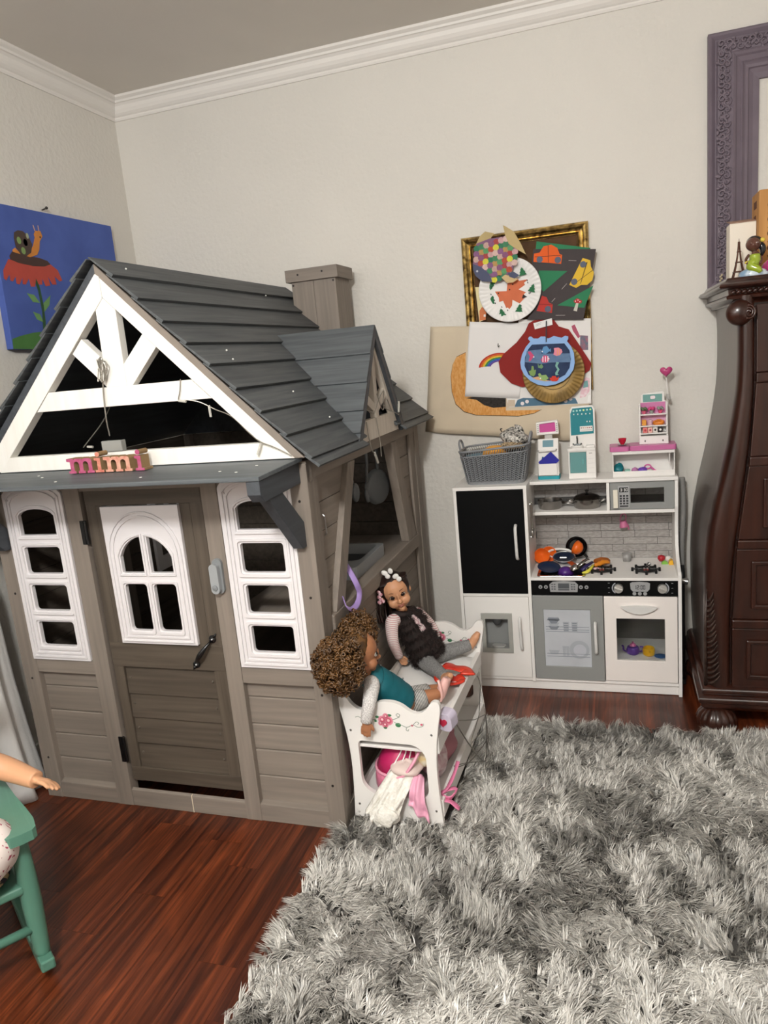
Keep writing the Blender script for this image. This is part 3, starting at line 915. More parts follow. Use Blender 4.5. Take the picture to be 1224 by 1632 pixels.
od = kpanel('oven_display', [(2.247, 0.446), (2.300, 0.446), (2.309, 0.456), (2.311, 0.480), (2.300, 0.485), (2.272, 0.487), (2.244, 0.485), (2.236, 0.480), (2.238, 0.456)], kgp, Y0 - 0.0015, Y0, cp_)
K('clock_digits', digits('12:00', 2.2515, 0.4555, 0.0076, 0.017, Y0 - 0.0015, 0.0019, 0.0022), kdk, od, 0, kind='stuff')
for x in (2.252, 2.272, 2.292):
    K('button', MB().lathe([(0.0072, 0), (0.0072, -0.002), (0.0, -0.0025)], (x, Y0, 0.4375), 14, 'y'), kgp, cp_, 0)
for x, sgn in ((2.192, -1), (2.356, 1)):
    kn = K('knob', MB().lathe([(0.0185, 0), (0.0185, -0.006), (0.0170, -0.014), (0.0, -0.0145)], (x, Y0, 0.460), 28, 'y'), knobm, cp_, 0, smooth='auto')
    a_ = 20 * sgn
    R_ = Matrix.Translation((x, Y0 - 0.0145, 0.460)) @ Matrix.Rotation(math.radians(20), 4, 'Y')
    K('knob_grip', MB().box(-0.0165, 0.0165, -0.006, 0, -0.004, 0.004, R_), knobm, kn, 0.0015)
    a0, a1 = (120, 240) if sgn < 0 else (-60, 60)
    kpanel('dial_scale', arc(x, 0.460, 0.0255, a0, a1, 12) + list(reversed(arc(x, 0.460, 0.0215, a0, a1, 12))), mat('scale_silver', '#a8aab0', 0.5), Y0 - 0.0008, Y0, cp_)
    for dz in (-0.02, 0.0, 0.02):
        kpanel('tick', [(x + sgn * 0.033, 0.460 + dz), (x + sgn * 0.040, 0.460 + dz), (x + sgn * 0.040, 0.4615 + dz), (x + sgn * 0.033, 0.4615 + dz)], kgp, Y0 - 0.0008, Y0, cp_)
# dishwasher
dw = K('dishwasher_door', MB().prism([(1.850, 0.058), (2.131, 0.056), (2.131, 0.426), (1.850, 0.426)], KY - 0.004, KY + 0.010, 'y', [[(1.893, 0.116), (2.080, 0.116), (2.080, 0.366), (1.893, 0.366)]]), kg, bevel=0.002)
K('handle', MB().tube(smooth_path([(2.098, KY - 0.004, 0.313), (2.098, KY - 0.026, 0.300), (2.099, KY - 0.029, 0.248), (2.100, KY - 0.026, 0.196), (2.100, KY - 0.004, 0.182)], 5), 0.0065, 10), mat('white_plastic_handle', '#d9d7d4'), dw, 0, smooth=True)
dpn = K('printed_panel', MB().box(1.891, 2.082, KY + 0.0005, KY + 0.002, 0.114, 0.368), mat('printed_panel_blue', '#c3c6cc', 0.25, var=0.12, scale=(9, 9, 9), coat=0.4), dw, 0)
YP = KY + 0.0004
pg = mat('print_mid', '#a6aab1', 0.4); pd = mat('print_dark', '#7f848d', 0.4)
def pp(poly, m, k=0): K('print', MB().prism(poly, YP - 0.0004 - k * 0.0002, YP, 'y'), m, dpn, 0)
for j in range(3):   # stack of bowls
    z = 0.290 + j * 0.014
    pp([(1.912, z), (1.922, z - 0.014), (1.944, z - 0.014), (1.954, z), (1.954, z + 0.003), (1.912, z + 0.003)], pd if j != 1 else pg, j)
pp([(1.906, 0.318), (1.958, 0.318), (1.953, 0.330), (1.911, 0.330)], pd, 2)
for x in (1.972, 2.006):
    pp([(x, 0.268), (x + 0.020, 0.268), (x + 0.023, 0.312), (x - 0.003, 0.312)], pg)
    for q in range(4):
        pp([(x + 0.001, 0.274 + q * 0.010), (x + 0.019, 0.274 + q * 0.010), (x + 0.019, 0.278 + q * 0.010), (x + 0.001, 0.278 + q * 0.010)], pd, 1)
for z in (0.268, 0.277, 0.289, 0.158, 0.170):
    pp([(1.900, z), (2.074, z), (2.074, z + 0.0018), (1.900, z + 0.0018)], pd, 2)
pp(arc(2.032, 0.190, 0.040, 0, 345, 24), pg); pp(arc(2.034, 0.188, 0.026, 0, 345, 24), mat('printed_panel_light', '#b9bcc4', 0.3), 1)
pp([(1.908, 0.186), (1.916, 0.168), (1.944, 0.168), (1.952, 0.186)], pg)
for x in (1.966, 1.980): pp([(x, 0.162), (x + 0.010, 0.162), (x + 0.012, 0.205), (x - 0.002, 0.205)], pg)
# oven
ov = K('oven_door', MB().prism([(2.134, 0.060), (2.411, 0.060), (2.411, 0.424), (2.134, 0.424)], KY - 0.002, KY + 0.010, 'y', [[(2.181, 0.152), (2.364, 0.152), (2.364, 0.331), (2.181, 0.331)]]), mat('oven_door_white', '#efe7e2', 0.45), bevel=0.002)
K('window_pane', MB().box(2.179, 2.366, KY + 0.005, KY + 0.0065, 0.150, 0.333), mat('clear_acrylic', '#e8ecec'), ov, 0)
hb = MB()
top = [(2.200 + 0.136 * i / 12, 0.384 + 0.005 * math.sin(PI * i / 12)) for i in range(13)]
bot = [(2.200 + 0.136 * i / 12, 0.382 - 0.026 * math.sin(PI * i / 12) ** 0.8) for i in range(13)]
hb.prism(top + list(reversed(bot[1:-1])), KY - 0.018, KY - 0.002, 'y')
K('handle', hb, mat('white_plastic_handle', '#d9d7d4'), ov, 0.005, seg=3)
kbox('oven_inside', 2.140, 2.405, -0.06, -0.055, 0.056, 0.42, mat('oven_dark_board', '#6f6a66', 0.6, var=0.3, scale=(10, 10, 30)), bevel=0)
kbox('oven_inside', 2.140, 2.405, -0.285, -0.055, 0.148, 0.152, kw, bevel=0)
# sink
sx0, sx1, sy0, sy1 = SK
K('sink_rim', MB().prism(rrect(sx0 - 0.008, sx1 + 0.008, sy0 - 0.006, sy1 + 0.008, 0.014), 0.503, 0.507, 'z', [rrect(sx0 + 0.004, sx1 - 0.004, sy0 + 0.006, sy1 - 0.004, 0.012)]), chrome, bevel=0.001)
b = MB().box(sx0, sx1, sy0, sy1, 0.455, 0.458).box(sx0, sx0 + 0.003, sy0, sy1, 0.458, 0.503).box(sx1 - 0.003, sx1, sy0, sy1, 0.458, 0.503).box(sx0, sx1, sy0, sy0 + 0.003, 0.458, 0.503).box(sx0, sx1, sy1 - 0.003, sy1, 0.458, 0.503)
K('sink_bowl', b, mat('dark_bowl', '#17171a', 0.3), None, 0)
# burners
def burner(cx, cy_):
    r = K('burner', MB().lathe([(0.014, 0.0), (0.014, 0.004), (0.010, 0.006), (0.0, 0.006)], (cx, cy_, 0.503), 16), mat('burner_red', '#a8403c', 0.5), None, 0)
    b = MB()
    ring = [(cx + 0.038 * math.cos(2 * PI * k / 8), cy_ + 0.038 * math.sin(2 * PI * k / 8), 0.511) for k in range(8)]
    b.tube(ring, 0.0042, 6, closed=True)
    for k in range(8):
        a = 2 * PI * k / 8
        d = Vector((math.cos(a), math.sin(a), 0)); c = Vector((cx, cy_, 0.512))
        b.tube([c + d * 0.016, c + d * 0.056], 0.0038, 6)
        b.tube([c + d * 0.052 - Vector((0, 0, 0.009)), c + d * 0.052 + Vector((0, 0, 0.006))], 0.0055, 6)
    K('grate', b, mat('black_plastic_grate', '#0d0d0e', 0.4), r, 0)
burner(2.128, -0.205); burner(2.300, -0.205)
# hooks under the shelf
for x in (2.222, 2.300, 2.376):
    K('hook', MB().tube(smooth_path([(x, KB - 0.007, 0.716), (x, -0.030, 0.714), (x, -0.040, 0.708), (x, -0.042, 0.718)], 4), 0.003, 8).ell((x, -0.042, 0.720), 0.006, 10, 6), kw, None, 0, smooth=True)
# utensil rack on the fridge side
for z in (0.795, 0.655):
    K('hook', MB().tube([(XF_, -0.215, z), (XF_ + 0.012, -0.215, z)], 0.004, 8), ksil, None, 0)
# ================================================================== THINGS ON AND IN THE KITCHEN
def P_(name, mb, m, parent=None, bevel=0.0, **k): return build(name, mb, m, parent, bevel=bevel, **k)
def one(name, mb, m, label, cat, group=None, bevel=0.0, smooth=True, **k):
    return build(name, mb, m, None, bevel=bevel, smooth=smooth, label=label, cat=cat, group=group, **k)
pl = lambda n, c, r=0.35, **k: mat(n, c, r, **k)
white_t = pl('toy_white_plastic', '#ece8e4', 0.3)
teal_t = pl('toy_teal', '#167d88', 0.4)
# ---- grey woven plastic basket on the fridge
bk = thing('storage_basket', 'grey woven plastic basket full of toys on top of the toy fridge', 'basket', (1.715, -0.165, 0.890))
bm_ = pl('basket_grey_plastic', '#85878a', 0.45)
BX, BY = 1.715, -0.165
def bring(z, n=48):
    t = (z - 0.890) / 0.150
    hx, hy = 0.118 + 0.024 * t, 0.082 + 0.020 * t
    r = 0.035
    p = rrect(BX - hx, BX + hx, BY - hy, BY + hy, r, 8)
    return [(a, b, z + 0.010 * ((a - BX) / 0.14) * t) for a, b in p]
def blend(z):
    return bring(z)
per = bring(0.9)
mb = MB()
base = [(a, b, 0.890) for a, b, _ in bring(0.890)]
mb.loft([base, [(a, b, 0.893) for a, b, _ in bring(0.893)], [(a, b, c) for a, b, c in bring(0.904)]], cap=True)
P_('base', mb, bm_, bk)
mb = MB(); mb.tube(bring(1.040), 0.0045, 8, closed=True); P_('rim', mb, bm_, bk, smooth=True)
mb = MB(); mb.tube(bring(1.016), 0.0032, 6, closed=True); P_('lower_rim', mb, bm_, bk, smooth=True)
def along(z, k, n):
    r = bring(z); L = [0.0]
    for a, b in zip(r, r[1:] + r[:1]): L.append(L[-1] + (Vector(a) - Vector(b)).length)
    s = (k % n) / n * L[-1]
    for i in range(len(r)):
        if L[i + 1] >= s:
            t = (s - L[i]) / max(1e-9, L[i + 1] - L[i])
            return Vector(r[i]).lerp(Vector(r[(i + 1) % len(r)]), t)
    return Vector(r[0])
NB = 46
P_('gap_shade_shell', MB().loft([[(BX + (a - BX) * .965, BY + (b - BY) * .965, c) for a, b, c in bring(z)] for z in (0.897, 0.95, 1.000, 1.017)], cap=False), pl('basket_gap_shade', '#4c4e50', 0.6), bk)  # added dark shell inside the weave, stands in for shaded slots
mb = MB()
zz = [0.902 + i * 0.0088 for i in range(14)]
for k in range(NB):
    # chevron column: two slanting straps meeting in the middle of each column, gaps between columns
    for i, z in enumerate(zz[:-1]):
        c = along(z - 0.003, k + 0.5, NB); l = along(z + 0.004, k + 0.08, NB); r = along(z + 0.004, k + 0.92, NB)
        mb.tube([l, c, r], (0.0027), 4, cap=False)
P_('weave', mb, bm_, bk, kind='stuff')
mb = MB()
for k in range(NB * 2):
    mb.tube([along(1.017, k + 0.1, NB * 2), along(1.037, k + 0.55, NB * 2)], 0.0013, 4, cap=False)
P_('rim_bars', mb, bm_, bk, kind='stuff')
for sx in (-1, 1):
    x = BX + sx * 0.142
    z0 = 1.040 + 0.010 * sx
    P_('handle', MB().tube(smooth_path([(x, BY - 0.035, z0), (x + sx * 0.006, BY - 0.030, z0 + 0.030), (x + sx * 0.007, BY, z0 + 0.040), (x + sx * 0.006, BY + 0.030, z0 + 0.030), (x, BY + 0.035, z0)], 5), 0.005, 8), bm_, bk, smooth=True)
# toys inside the basket
def fluff(c, r, seed, n=26, m=16, amp=0.25, sx=1.0):
    """crumpled cloth lump"""
    q = random.Random(seed)
    ph = [(q.uniform(0, 6.3), q.randint(1, 5), q.randint(1, 4), q.uniform(0.4, 1)) for _ in range(7)]
    def f(u, v):
        a, t = 2 * PI * u, PI * v
        k = 1 + amp * sum(w * math.sin(p + i * a) * math.sin(j * t + p) for p, i, j, w in ph) / 3
        return (c[0] + r[0] * k * math.sin(t) * math.cos(a), c[1] + r[1] * k * math.sin(t) * math.sin(a), c[2] + r[2] * k * math.cos(t))
    return MB().grid(f, n, m, closed_u=True)
one('toy_ball', MB().lathe([(0.0, -0.045), (0.03, -0.038), (0.052, -0.018), (0.058, 0.004), (0.048, 0.028), (0.026, 0.041), (0.0, 0.043)], (1.712, -0.165, 0.998), 28, ribs=8, ribd=0.08), pl('orange_yellow_plastic', '#e8a23c', 0.4), 'orange ribbed toy ball showing over the rim of the grey basket', 'toy ball')
lace = mat('black_white_print', '#16130f', 0.8, hex2='#d9d4cc', scale=(120, 120, 120), detail=1)
one('cloth_bundle', fluff((1.797, -0.155, 1.066), (0.060, 0.055, 0.040), 4, 36, 20, 0.35), lace, 'crumpled black and white patterned cloth piled at right end of grey basket', 'cloth')
one('cloth_bundle', fluff((1.790, -0.205, 1.040), (0.045, 0.030, 0.018), 9, 30, 16, 0.3), mat('brown_print', '#3a2a1c', 0.8, hex2='#c9b08c', scale=(160, 160, 160), detail=1), 'brown speckled cloth tucked under the black and white cloth in basket', 'cloth')
one('cloth_scrap', MB().grid(lambda u, v: (1.752 + 0.075 * u, -0.185 + 0.05 * v + 0.008 * math.sin(9 * u), 1.072 + 0.012 * math.sin(6 * u + 3 * v)), 18, 8), pl('white_satin', '#e9e5e2', 0.4), 'white satin scrap lying across the patterned cloth in basket', 'cloth', solid=0.002)
one('ribbon', MB().tube(smooth_path([(1.790, -0.14, 1.085), (1.765, -0.14, 1.082), (1.745, -0.145, 1.092), (1.737, -0.15, 1.106), (1.745, -0.15, 1.108)], 5), (0.0022), 6), pl('black_cord', '#14110f', 0.6), 'thin black curled cord sticking up from the basket cloth', 'cord')
one('toy_bowl', MB().lathe([(0.0, 0.0), (0.035, 0.004), (0.05, 0.04), (0.047, 0.04), (0.033, 0.008), (0.0, 0.005)], (1.640, -0.165, 0.965), 24), pl('blue_grey_plastic', '#5c7783', 0.4), 'blue grey toy bowl low in left half of the grey basket', 'bowl')

# ---- doctor check-in kiosk
kx = 1.926
ks = thing('toy_kiosk', 'white toy clinic kiosk with pink screen and teal foot', 'toy kiosk', (kx, -0.10, 0.882))
P_('foot', MB().prism(rrect(kx - 0.045, kx + 0.045, -0.136, -0.070, 0.008), 0.882, 0.896, 'z'), pl('kiosk_teal', '#1f93a0', 0.35), ks, 0.002)
P_('body', MB().prism([(-0.134, 0.896), (-0.072, 0.896), (-0.074, 1.045), (-0.100, 1.050), (-0.128, 1.000)], kx - 0.042, kx + 0.042, 'x'), white_t, ks, 0.003)
P_('slanted_display', MB().prism([(-0.1185, 1.017), (-0.1175, 1.018), (-0.1035, 1.043), (-0.1045, 1.0435)], kx - 0.022, kx + 0.022, 'x'), pl('kiosk_display', '#6f94a0', 0.3), ks)
P_('pocket', MB().box(kx - 0.040, kx + 0.036, -0.146, -0.142, 0.902, 0.950).box(kx - 0.040, kx - 0.037, -0.142, -0.130, 0.902, 0.950).box(kx + 0.033, kx + 0.036, -0.142, -0.130, 0.902, 0.950).box(kx - 0.040, kx + 0.036, -0.142, -0.130, 0.902, 0.905), white_t, ks, 0.001)
P_('rail', MB().tube([(kx - 0.038, -0.130, 1.004), (kx - 0.034, -0.142, 1.003), (kx + 0.030, -0.142, 1.006), (kx + 0.034, -0.130, 1.007)], 0.0035, 8), white_t, ks, smooth=True)
P_('stem', MB().box(kx - 0.014, kx + 0.018, -0.098, -0.086, 1.044, 1.066), ksil, ks, 0.001)
mo = P_('monitor', MB().prism([(kx - 0.046, 1.066), (kx + 0.046, 1.068), (kx + 0.043, 1.126), (kx - 0.046, 1.120)], -0.106, -0.078, 'y', [[(kx - 0.032, 1.077), (kx + 0.033, 1.079), (kx + 0.031, 1.117), (kx - 0.033, 1.112)]]), white_t, ks, 0.003)
P_('screen', MB().box(kx - 0.034, kx + 0.034, -0.100, -0.096, 1.075, 1.119), pl('pink_screen', '#c44f94', 0.25), mo)
for i in range(5):
    for sx in (-1, 1):
        P_('side_vent', MB().box(kx + sx * 0.0385 - 0.003, kx + sx * 0.0385 + 0.003, -0.1075, -0.106, 1.078 + i * 0.008, 1.081 + i * 0.008), pl('vent_grey', '#9c9a98', 0.4), mo)
one('toy_folder', MB().prism([(kx - 0.040, 0.958), (kx - 0.030, 0.940), (kx + 0.020, 0.938), (kx + 0.046, 0.962), (kx + 0.012, 1.000)], -0.1408, -0.1385, 'y'), pl('royal_blue_card', '#1c1f93', 0.4), 'dark blue paper folder in the pocket of the white toy kiosk', 'folder', smooth=False)
one('toy_folder', MB().prism([(kx - 0.024, 0.980), (kx - 0.032, 0.940), (kx + 0.030, 0.940), (kx + 0.034, 0.961)], -0.1378, -0.1362, 'y'), pl('teal_blue_card', '#1d5a86', 0.4), 'teal blue paper folder behind the dark blue one in the toy kiosk', 'folder', smooth=False)

# ---- toy clinic cabinet with sink
lx0, lx1 = 2.008, 2.117
ls = thing('toy_cabinet', 'tall white toy cabinet with teal panel, tiny sink and aqua cupboard door', 'toy cabinet', (2.0625, -0.10, 0.882))
P_('body', MB().prism([(lx0, 0.882), (lx1, 0.882), (lx1, 0.998), (lx0, 0.998)], -0.140, -0.085, 'y', [[(lx0 + 0.006, 0.905), (lx0 + 0.072, 0.905), (lx0 + 0.072, 0.992), (lx0 + 0.006, 0.992)]]), white_t, ls, 0.002)
P_('back_panel', MB().prism([(lx0 + 0.002, 0.882), (lx1, 0.882), (lx1, 1.160), (lx1 - 0.008, 1.176), (lx0 + 0.018, 1.174), (lx0 + 0.010, 1.160)], -0.085, -0.074, 'y'), white_t, ls, 0.002)
tealp = P_('teal_panel', MB().prism([(lx0 + 0.012, 1.056), (lx1 - 0.006, 1.060), (lx1 - 0.007, 1.158), (lx1 - 0.012, 1.169), (lx0 + 0.021, 1.167), (lx0 + 0.012, 1.145)], -0.0875, -0.085, 'y'), teal_t, ls)
for i in range(6):
    P_('light', MB().ell((lx0 + 0.025 + i * 0.0135, -0.0875, 1.156 + i * 0.0006), (0.004, 0.002, 0.004), 10, 6), pl('light_mint' if i not in (3, 5) else 'light_lime', '#bfe8e0' if i not in (3, 5) else '#e6f2a0', 0.3), tealp, smooth=True)
for i in range(5):
    P_('hook', MB().box(lx0 + 0.024 + i * 0.016, lx0 + 0.028 + i * 0.016, -0.091, -0.0875, 1.140, 1.145), white_t, tealp)
for i in range(2):
    P_('hook', MB().box(lx0 + 0.076 + i * 0.011, lx0 + 0.080 + i * 0.011, -0.091, -0.0875, 1.108, 1.113), white_t, tealp)
st = P_('test_strip', MB().box(lx0 + 0.048, lx0 + 0.099, -0.0890, -0.0875, 1.070, 1.092), pl('toy_white_card', '#e6e2dd', 0.5), tealp)
for i, c in enumerate(('#4a1f24', '#a06a4c', '#c9a38c', '#a0524c', '#8c2430', '#7a2034')):
    P_('dot', MB().lathe([(0.0024, 0), (0.0024, -0.0006)], (lx0 + 0.054 + i * 0.008, -0.0890, 1.085), 8, 'y'), pl('dot_%d' % i, c, 0.4), st)
P_('print_line', MB().box(lx0 + 0.052, lx0 + 0.096, -0.0894, -0.0890, 1.075, 1.0765), pl('print_grey', '#9c9896', 0.5), st)
P_('countertop', MB().prism(rrect(lx0 - 0.003, lx1 + 0.001, -0.146, -0.085, 0.004), 0.998, 1.008, 'z'), white_t, ls, 0.002)
P_('tray', MB().box(lx0 + 0.072, lx0 + 0.106, -0.144, -0.112, 1.008, 1.018), white_t, ls, 0.002)
P_('basin', MB().lathe([(0.024, 0.0), (0.026, 0.006), (0.023, 0.006), (0.020, 0.001)], (lx0 + 0.036, -0.120, 1.008), 20), white_t, ls, smooth='auto')
P_('tap', MB().tube(smooth_path([(lx0 + 0.036, -0.092, 1.012), (lx0 + 0.036, -0.094, 1.045), (lx0 + 0.036, -0.104, 1.052), (lx0 + 0.036, -0.112, 1.046)], 4), 0.003, 8).tube([(lx0 + 0.018, -0.094, 1.022), (lx0 + 0.025, -0.094, 1.016), (lx0 + 0.036, -0.094, 1.019), (lx0 + 0.047, -0.094, 1.016), (lx0 + 0.054, -0.094, 1.022)], 0.0032, 8), pl('tap_grey', '#6c7172', 0.25, metal=0.7), ls, smooth=True)
P_('cupboard_door', MB().box(lx0 + 0.007, lx0 + 0.071, -0.139, -0.136, 0.906, 0.991), mat('aqua_clear_plastic', '#8fcaca', 0.12, trans=0.55), ls)
P_('cupboard_handle', MB().box(lx0 + 0.057, lx0 + 0.060, -0.142, -0.139, 0.942, 0.962), pl('teal_handle', '#5fa7ab', 0.3), ls)
P_('drawer_slot', MB().box(lx0 + 0.083, lx0 + 0.096, -0.1405, -0.140, 0.985, 0.987), pl('slot_dark', '#55504d', 0.5), ls)
for i in range(4):
    P_('groove', MB().box(lx0 + 0.079, lx0 + 0.104, -0.1404, -0.140, 0.964 - i * 0.02, 0.9648 - i * 0.02), pl('groove_grey', '#c4bfbb', 0.5), ls)

# ---- bakery counter
cx0, cx1 = 2.182, 2.418
ct = thing('toy_bakery_counter', 'white toy bakery counter with pink top on right end of the toy kitchen', 'toy counter', (2.30, -0.10, 0.882))
b = MB().box(cx0, cx1, -0.150, -0.052, 0.882, 0.888).box(cx0, cx0 + 0.004, -0.148, -0.054, 0.888, 0.990).box(cx1 - 0.004, cx1, -0.148, -0.054, 0.888, 0.990).box(cx0, cx1, -0.058, -0.054, 0.888, 0.990)
P_('body', b, white_t, ct, 0.001)
P_('tray_front', MB().box(cx0, cx1, -0.152, -0.147, 0.884, 0.906), white_t, ct, 0.002)
P_('apron', MB().box(cx0 - 0.002, cx1, -0.152, -0.054, 0.974, 0.988), white_t, ct, 0.002)
P_('pink_top', MB().prism(rrect(cx0 - 0.010, cx0 + 0.066, -0.158, -0.048, 0.010), 0.988, 1.007, 'z'), pl('toy_pink', '#c56a9c', 0.35), ct, 0.004)
P_('pink_top', MB().prism(rrect(cx0 + 0.0665, cx1 + 0.006, -0.158, -0.048, 0.010), 0.988, 1.008, 'z'), pl('toy_pink', '#c56a9c', 0.35), ct, 0.004)
P_('bracket', MB().box(cx1 - 0.020, cx1 - 0.018, -0.146, -0.06, 0.93, 0.988), white_t, ct)
dx0, dx1 = 2.288, 2.396
ds = thing('toy_bakery_display', 'white toy display shelf of tiny baked goods on the pink counter', 'toy shelf', ((dx0 + dx1) / 2, -0.085, 1.008))
P_('base_box', MB().box(dx0 - 0.001, dx1 + 0.001, -0.122, -0.060, 1.008, 1.040), white_t, ds, 0.002)
for x in (dx0 + 0.021, dx1 - 0.020):
    P_('keyhole', MB().lathe([(0.0025, 0), (0.0025, -0.0006)], (x, -0.122, 1.021), 10, 'y', M=Matrix.Scale(1.8, 4, (0, 0, 1))), pl('slot_dark', '#2a2624', 0.5), ds)
P_('side_board', MB().prism([(dx0, 1.040), (dx0 + 0.006, 1.040), (dx0 + 0.006, 1.166), (dx0, 1.162)], -0.104, -0.062, 'y'), white_t, ds, 0.001)
P_('side_board', MB().prism([(dx1 - 0.006, 1.040), (dx1, 1.040), (dx1, 1.170), (dx1 - 0.006, 1.174)], -0.104, -0.062, 'y'), white_t, ds, 0.001)
P_('back_board', MB().prism([(dx0, 1.040), (dx1, 1.040), (dx1, 1.170), (dx1 - 0.009, 1.174), (dx1 - 0.010, 1.206), (dx1 - 0.016, 1.211), (dx0 + 0.018, 1.206), (dx0 + 0.012, 1.200), (dx0 + 0.010, 1.168), (dx0, 1.164)], -0.068, -0.060, 'y'), white_t, ds, 0.001)
sign = P_('sign_board', MB().box(dx0 + 0.017, dx1 - 0.018, -0.070, -0.068, 1.172, 1.202), pl('sign_teal', '#6f9e98', 0.4), ds)
P_('sign_logo', MB().prism(rrect(dx0 + 0.045, dx0 + 0.064, 1.183, 1.196, 0.005), -0.0708, -0.070, 'y').prism(arc(dx0 + 0.0585 - 0.01, 1.1895, 0.0028, 0, 340, 8), -0.0712, -0.0708, 'y'), pl('logo_white', '#efdfe2', 0.5), sign)
P_('pink_backing', MB().box(dx0 + 0.007, dx1 - 0.007, -0.0695, -0.068, 1.126, 1.170), pl('backing_pink', '#c878a6', 0.45), ds)
P_('pink_backing', MB().box(dx0 + 0.007, dx1 - 0.007, -0.0695, -0.068, 1.080, 1.122), pl('backing_pink_pale', '#e3a8c4', 0.45), ds)
for z in (1.122, 1.076, 1.046):
    P_('shelf', MB().box(dx0 + 0.004, dx1 - 0.004, -0.110, -0.068, z, z + 0.005), white_t, ds, 0.0005)
for i, (x, cpot, cl) in enumerate(((2.308, '#c85a74', '#5a6a4c'), (2.336, '#8a9088', '#d0447c'), (2.369, '#cf4f72', '#8d8f88'))):
    c = Vector((x, -0.092, 1.127))
    p = P_('plant_pot', MB().lathe([(0.006, 0), (0.009, 0.013), (0.0075, 0.013), (0.0, 0.010)], c, 12), pl('pot_%d' % i, cpot, 0.4), ds)
    b = MB()
    for k in range(6):
        a = k * PI / 3 + i
        b.ell(c + Vector((0.008 * math.cos(a), 0.004 * math.sin(a), 0.018 + 0.004 * (k % 2))), (0.006, 0.004, 0.006), 8, 5)
    P_('pot_plant', b, pl('leafpot_%d' % i, cl, 0.5), p, smooth=True)
P_('biscuit_jar', MB().box(2.299, 2.316, -0.100, -0.084, 1.081, 1.104), pl('jar_orange', '#e0983c', 0.4), ds, 0.002)
P_('biscuit_jar', MB().box(2.322, 2.337, -0.100, -0.084, 1.081, 1.104), pl('jar_pink', '#d0a8b4', 0.4), ds, 0.002)
b = MB().ell((2.362, -0.092, 1.088), (0.023, 0.010, 0.010), 16, 8)
for k in range(7): b.ell((2.346 + k * 0.0055, -0.098, 1.094 + 0.005 * math.sin(PI * k / 6)), (0.005, 0.005, 0.005), 8, 5)
P_('pastry', b, pl('pastry_orange', '#d97f2c', 0.5), ds, smooth=True)
for i, c in enumerate(('#dd7c78', '#e8b4a8', '#dcd4cc', '#2a2224')):
    p = P_('cake_box', MB().box(2.302 + i * 0.019, 2.319 + i * 0.019, -0.108, -0.084, 1.0515, 1.0735), pl('cakebox_%d' % i, c, 0.5), ds, 0.0005)
    P_('print', MB().prism(arc(2.3105 + i * 0.019, 1.0625, 0.0045, 0, 330, 8), -0.1086, -0.108, 'y'), pl('cakeprint_%d' % i, ('#b03040', '#b04858', '#2a2224', '#e9e2dc')[i], 0.5), p)
# heart balloon
hb_ = thing('toy_balloon', 'pink heart balloon on a white stick clipped to the toy display shelf', 'toy balloon', (2.399, -0.075, 1.19))
def heart_mesh(c, s, d):
    def f(u, v):
        a = 2 * PI * u; t = PI * v
        x = 16 * math.sin(a) ** 3; z = 13 * math.cos(a) - 5 * math.cos(2 * a) - 2 * math.cos(3 * a) - math.cos(4 * a)
        k = math.sin(t) ** 0.75
        return (c[0] + s * x / 16 * k, c[1] + d * math.cos(t), c[2] + s * (z / 16 * k + 0.0))
    return MB().grid(f, 40, 12, closed_u=True)
P_('heart', heart_mesh((2.393, -0.088, 1.289), 0.0235, 0.014), pl('balloon_pink', '#bb4679', 0.15), hb_, smooth=True)
P_('stick', MB().tube([(2.3935, -0.085, 1.268), (2.399, -0.078, 1.190)], 0.0022, 8), white_t, hb_)
P_('clip', MB().box(2.394, 2.404, -0.084, -0.066, 1.180, 1.200).box(2.400, 2.409, -0.080, -0.068, 1.176, 1.188), pl('clip_grey', '#aeaaa6', 0.3), hb_, 0.001)
cu = thing('toy_teacup', 'tiny red cup on a grey saucer on the pink toy counter', 'toy cup', (2.222, -0.115, 1.007))
P_('saucer', MB().lathe([(0.0, 0.0), (0.014, 0.001), (0.021, 0.005), (0.019, 0.006), (0.0, 0.003)], (2.222, -0.115, 1.007), 20), pl('saucer_grey', '#9c9694', 0.3), cu, smooth='auto')
P_('cup', MB().lathe([(0.006, 0.003), (0.013, 0.014), (0.0165, 0.028), (0.015, 0.028), (0.010, 0.014), (0.0, 0.008)], (2.222, -0.115, 1.008), 20), pl('cup_red', '#b71c34', 0.2), cu, smooth='auto')
# bits in the counter's tray
one('toy_bag', fluff((2.205, -0.105, 0.910), (0.021, 0.030, 0.021), 21, 20, 12, 0.2), pl('teal_bag_plastic', '#12707a', 0.35), 'teal toy bag in left end of bakery counter tray', 'toy')
one('toy_slab', MB().prism(rrect(2.228, 2.250, -0.130, -0.090, 0.006), 0.889, 0.906, 'z'), pl('mint_plastic', '#8fc9b8', 0.35), 'mint green toy block beside the teal toy bag in tray', 'toy', bevel=0.003)
one('toy_cupcake', MB().lathe([(0.009, 0), (0.013, 0.012), (0.015, 0.013), (0.012, 0.022), (0.0, 0.028)], (2.268, -0.118, 0.889), 16, ribs=8, ribd=0.1), pl('lilac_pink_plastic', '#c07fae', 0.4), 'small lilac pink toy cupcake between mint block and purple shoe', 'toy')
one('toy_shoe', fluff((2.297, -0.112, 0.902), (0.019, 0.018, 0.012), 23, 18, 12, 0.2), pl('violet_plastic', '#7347b5', 0.35), 'violet toy shoe in middle of the bakery counter tray', 'toy')
